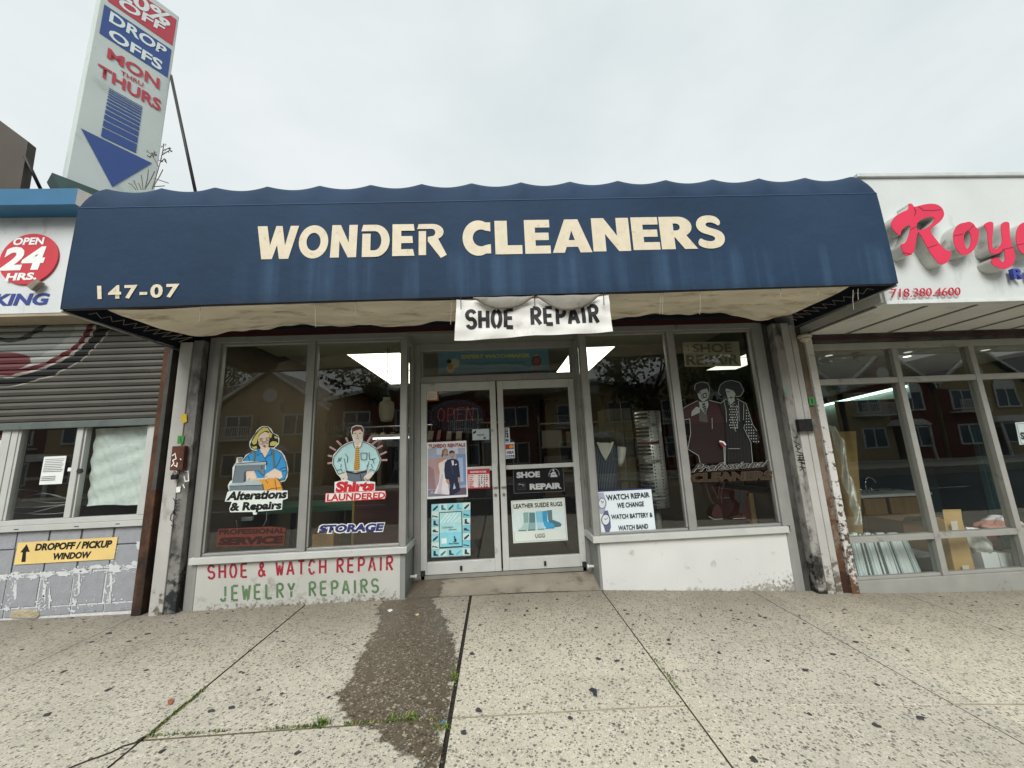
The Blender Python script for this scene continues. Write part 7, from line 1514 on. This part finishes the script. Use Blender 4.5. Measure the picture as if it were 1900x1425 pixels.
# ================================================================== ACROSS THE STREET (seen only mirrored in the glass)
BRICK = M('house_brick', (112, 62, 54), .85, 0, .2, 6, .3, 30); TANW = M('house_tan', (178, 156, 118), .85, 0, .08, 3); TRIMW = M('house_trim', (222, 222, 216), .6); HGL = M('house_glass', (70, 84, 96), .1, 0, .2, 1); HROOF = M('house_roof', (86, 84, 84), .9, 0, .2, 5); DOORM = M('house_door', (70, 40, 36), .6)
HY = -24.0; HZ = -.2
def townhouse(label, x0, x1, eave, ridge, wall, wall2, arched):
    xc = (x0+x1)/2; t = thing('townhouse', label, 'house', (xc, HY-4, HZ)); W_ = x1-x0
    G().prism([(x0, HY, HZ), (x1, HY, HZ), (x1, HY, eave), (xc, HY, ridge), (x0, HY, eave)], (0, -8, 0)).build('wall', wall, t)
    G().prism([(x0+.05, HY+.06, HZ), (xc-.2, HY+.06, HZ), (xc-.2, HY+.06, eave-.2), (x0+.05, HY+.06, eave-.2)], (0, -.055, 0)).build('facing', wall2, t)
    r = G(); r.prism([(x0-.4, HY+.4, eave-.12), (xc, HY+.4, ridge+.16), (xc, HY+.4, ridge+.34), (x0-.4, HY+.4, eave+.08)], (0, -8.8, 0)); r.prism([(xc+.004, HY+.4, ridge+.16), (x1+.4, HY+.4, eave-.12), (x1+.4, HY+.4, eave+.08), (xc+.004, HY+.4, ridge+.34)], (0, -8.8, 0)); r.build('roof', HROOF, t)
    f = G(); f.prism([(x0-.4, HY+.405, eave-.2), (xc, HY+.405, ridge+.1), (xc, HY+.405, ridge+.34), (x0-.4, HY+.405, eave+.06)], (0, .06, 0)); f.prism([(xc+.004, HY+.405, ridge+.1), (x1+.4, HY+.405, eave-.2), (x1+.4, HY+.405, eave+.06), (xc+.004, HY+.405, ridge+.34)], (0, .06, 0)); f.build('gable_trim', TRIMW, t)
    zc = eave+(ridge-eave)*.42
    G().prism([(xc+.5*math.cos(q), HY+.001, zc+.5*math.sin(q)) for q in [2*math.pi*i/20 for i in range(20)]], (0, .06, 0)).build('vent', TRIMW, t)
    for z in (HZ+.9, HZ+3.6):
        for k, xx in enumerate((x0+W_*.25, x0+W_*.75)):
            w2 = .85; b_ = z+.1; h_ = 1.35
            fr = G(); fr.box(xx-w2-.1, xx+w2+.1, HY+.061, HY+.13, b_-.1, b_-.001); fr.box(xx-w2-.1, xx+w2+.1, HY+.061, HY+.13, b_+h_+.001, b_+h_+.1); fr.box(xx-w2-.1, xx-w2, HY+.061, HY+.13, b_, b_+h_); fr.box(xx+w2, xx+w2+.1, HY+.061, HY+.13, b_, b_+h_); fr.box(xx-.05, xx+.05, HY+.061, HY+.12, b_, b_+h_)
            if arched and z > 2 and k == 1: fr.prism([(xx+(w2+.1)*math.cos(q), HY+.061, b_+h_+.1+(w2+.1)*math.sin(q)) for q in [math.pi*i/12 for i in range(13)]], (0, .05, 0))
            wo = fr.build('window', TRIMW, t); G().box(xx-w2+.001, xx+w2-.001, HY+.062, HY+.08, b_, b_+h_).build('pane', HGL, wo)
    bx = x0+W_*.25; bl_ = G(); bl_.box(bx-1.3, bx+1.3, HY+.062, HY+.9, HZ+3.3, HZ+3.42)
    bl_.box(bx-1.3, bx+1.3, HY+.86, HY+.9, HZ+4.2, HZ+4.27)
    for i in range(18): bl_.box(bx-1.28+i*.15, bx-1.24+i*.15, HY+.865, HY+.895, HZ+3.421, HZ+4.199)
    bl_.build('balcony', TRIMW, t)
    dx = x0+W_*.56; G().box(dx-.5, dx+.5, HY+.062, HY+.12, HZ, HZ+2.1).build('door', DOORM, t)
    pr_ = G(); pr_.prism([(dx-1.2, HY+1.3, HZ+2.5), (dx+1.2, HY+1.3, HZ+2.5), (dx+.6, HY+1.3, HZ+2.95), (dx-.6, HY+1.3, HZ+2.95)], (0, -1.2, 0)); pr_.box(dx-1.1, dx-.98, HY+1.1, HY+1.22, HZ, HZ+2.499); pr_.box(dx+.98, dx+1.1, HY+1.1, HY+1.22, HZ, HZ+2.499); pr_.build('porch', TRIMW, t)
HX = [(-50, -42.6), (-42.3, -35), (-34.7, -27.3), (-27, -20.4), (-20.2, -12.2), (-11.8, -4.4), (-4.0, 3.4), (3.8, 11.2), (11.6, 19.0), (19.4, 26.4), (26.8, 34), (34.4, 42), (42.4, 50), (50.4, 58)]
LB = ['leftmost tan house of the row across the street', 'second house from the left in the row across the street', 'third house from the left in the row across the street', 'brick gabled house far left across the street', 'house with brick and tan front across the street from the left window', 'dark brick house across the street left of the doors', 'brick house directly across the street from the doors', 'tan house across the street right of the doors', 'brick and tan house across from the couple decal', 'tan gabled house with arched window across from the right shop', 'brick gabled house with arched window across from the right shop', 'tan house far right across the street', 'brick house second from the right end of the row', 'rightmost house of the row across the street']
for i, (x0, x1) in enumerate(HX): townhouse(LB[i], x0, x1, 5.2 if i not in (5, 6, 7) else 5.9, (8.0 if i not in (5, 6, 7) else 6.4), (TANW, BRICK)[i in (1, 3, 5, 6, 10, 12)], (BRICK, TANW, BRICK)[i % 3] if i not in (5, 6) else BRICK, i >= 8)
BARK = M('bark', (70, 58, 48), .9, 0, .2, 12, .6, 20); LEAF = [M('leaf_dark', (44, 62, 34), .8, 0, .3, 2), M('leaf_mid', (66, 88, 46), .8, 0, .3, 2)]
def tree(label, x, y, h, r, seed):
    rn = random.Random(seed); t = thing('street_tree', label, 'tree', (x, y, HZ), 'trees across the street')
    g = G(); tops = []
    g.tube([(x, y, HZ), (x+.1, y, HZ+h*.25), (x+rn.uniform(-.2, .2), y, HZ+h*.5)], .2, 8, radii=[.24, .18, .12])
    for i in range(7):
        a = rn.uniform(0, 6.28); e = Vector((x+r*.7*math.cos(a), y+r*.7*math.sin(a), HZ+h*rn.uniform(.55, .9))); g.tube([(x+.05, y, HZ+h*.42), ((x+e.x)/2, (y+e.y)/2, HZ+h*.55), e], .07, 6, radii=[.1, .06, .03]); tops.append(e)
    g.build('trunk', BARK, t, smooth=True)
    g = G(); cl = [Vector((x+rn.gauss(0, r*.45), y+rn.gauss(0, r*.45), HZ+h*.68+rn.gauss(0, h*.14))) for _ in range(26)]+tops
    for c_ in cl:
        s_ = rn.uniform(.5, .95)*r*.36; mt = rn.choice(LEAF); g.use(mt)
        for k in range(85):
            d_ = Vector((rn.gauss(0, 1), rn.gauss(0, 1), rn.gauss(0, .8)))*s_*.6; p = c_+d_; n1 = Vector((rn.uniform(-1, 1), rn.uniform(-1, 1), rn.uniform(-1, 1))).normalized(); n2 = n1.orthogonal().normalized(); q = rn.uniform(.10, .2)
            g.face([p-n1*q, p+n2*q*.6, p+n1*q, p-n2*q*.6])
    g.build('crown', None, t)
for i, (x, y, h, r, lab) in enumerate([(-6.5, -18.2, 10.5, 3.2, 'leafy street tree left of the brick house facing the doors'), (2.5, -17.8, 11.5, 3.6, 'leafy street tree straight across from the doors'), (9.5, -18.4, 11, 3.4, 'leafy street tree across from the couple decal'), (16, -18.2, 9.5, 2.6, 'smaller street tree across from the gate posts'), (-24, -30, 13, 4, 'tall tree behind the far left house'), (23, -34, 13, 4.5, 'tall tree behind the house with the arched window'), (34, -34, 12, 4, 'tall tree behind the far right houses')]): tree(lab, x, y, h, r, 40+i)
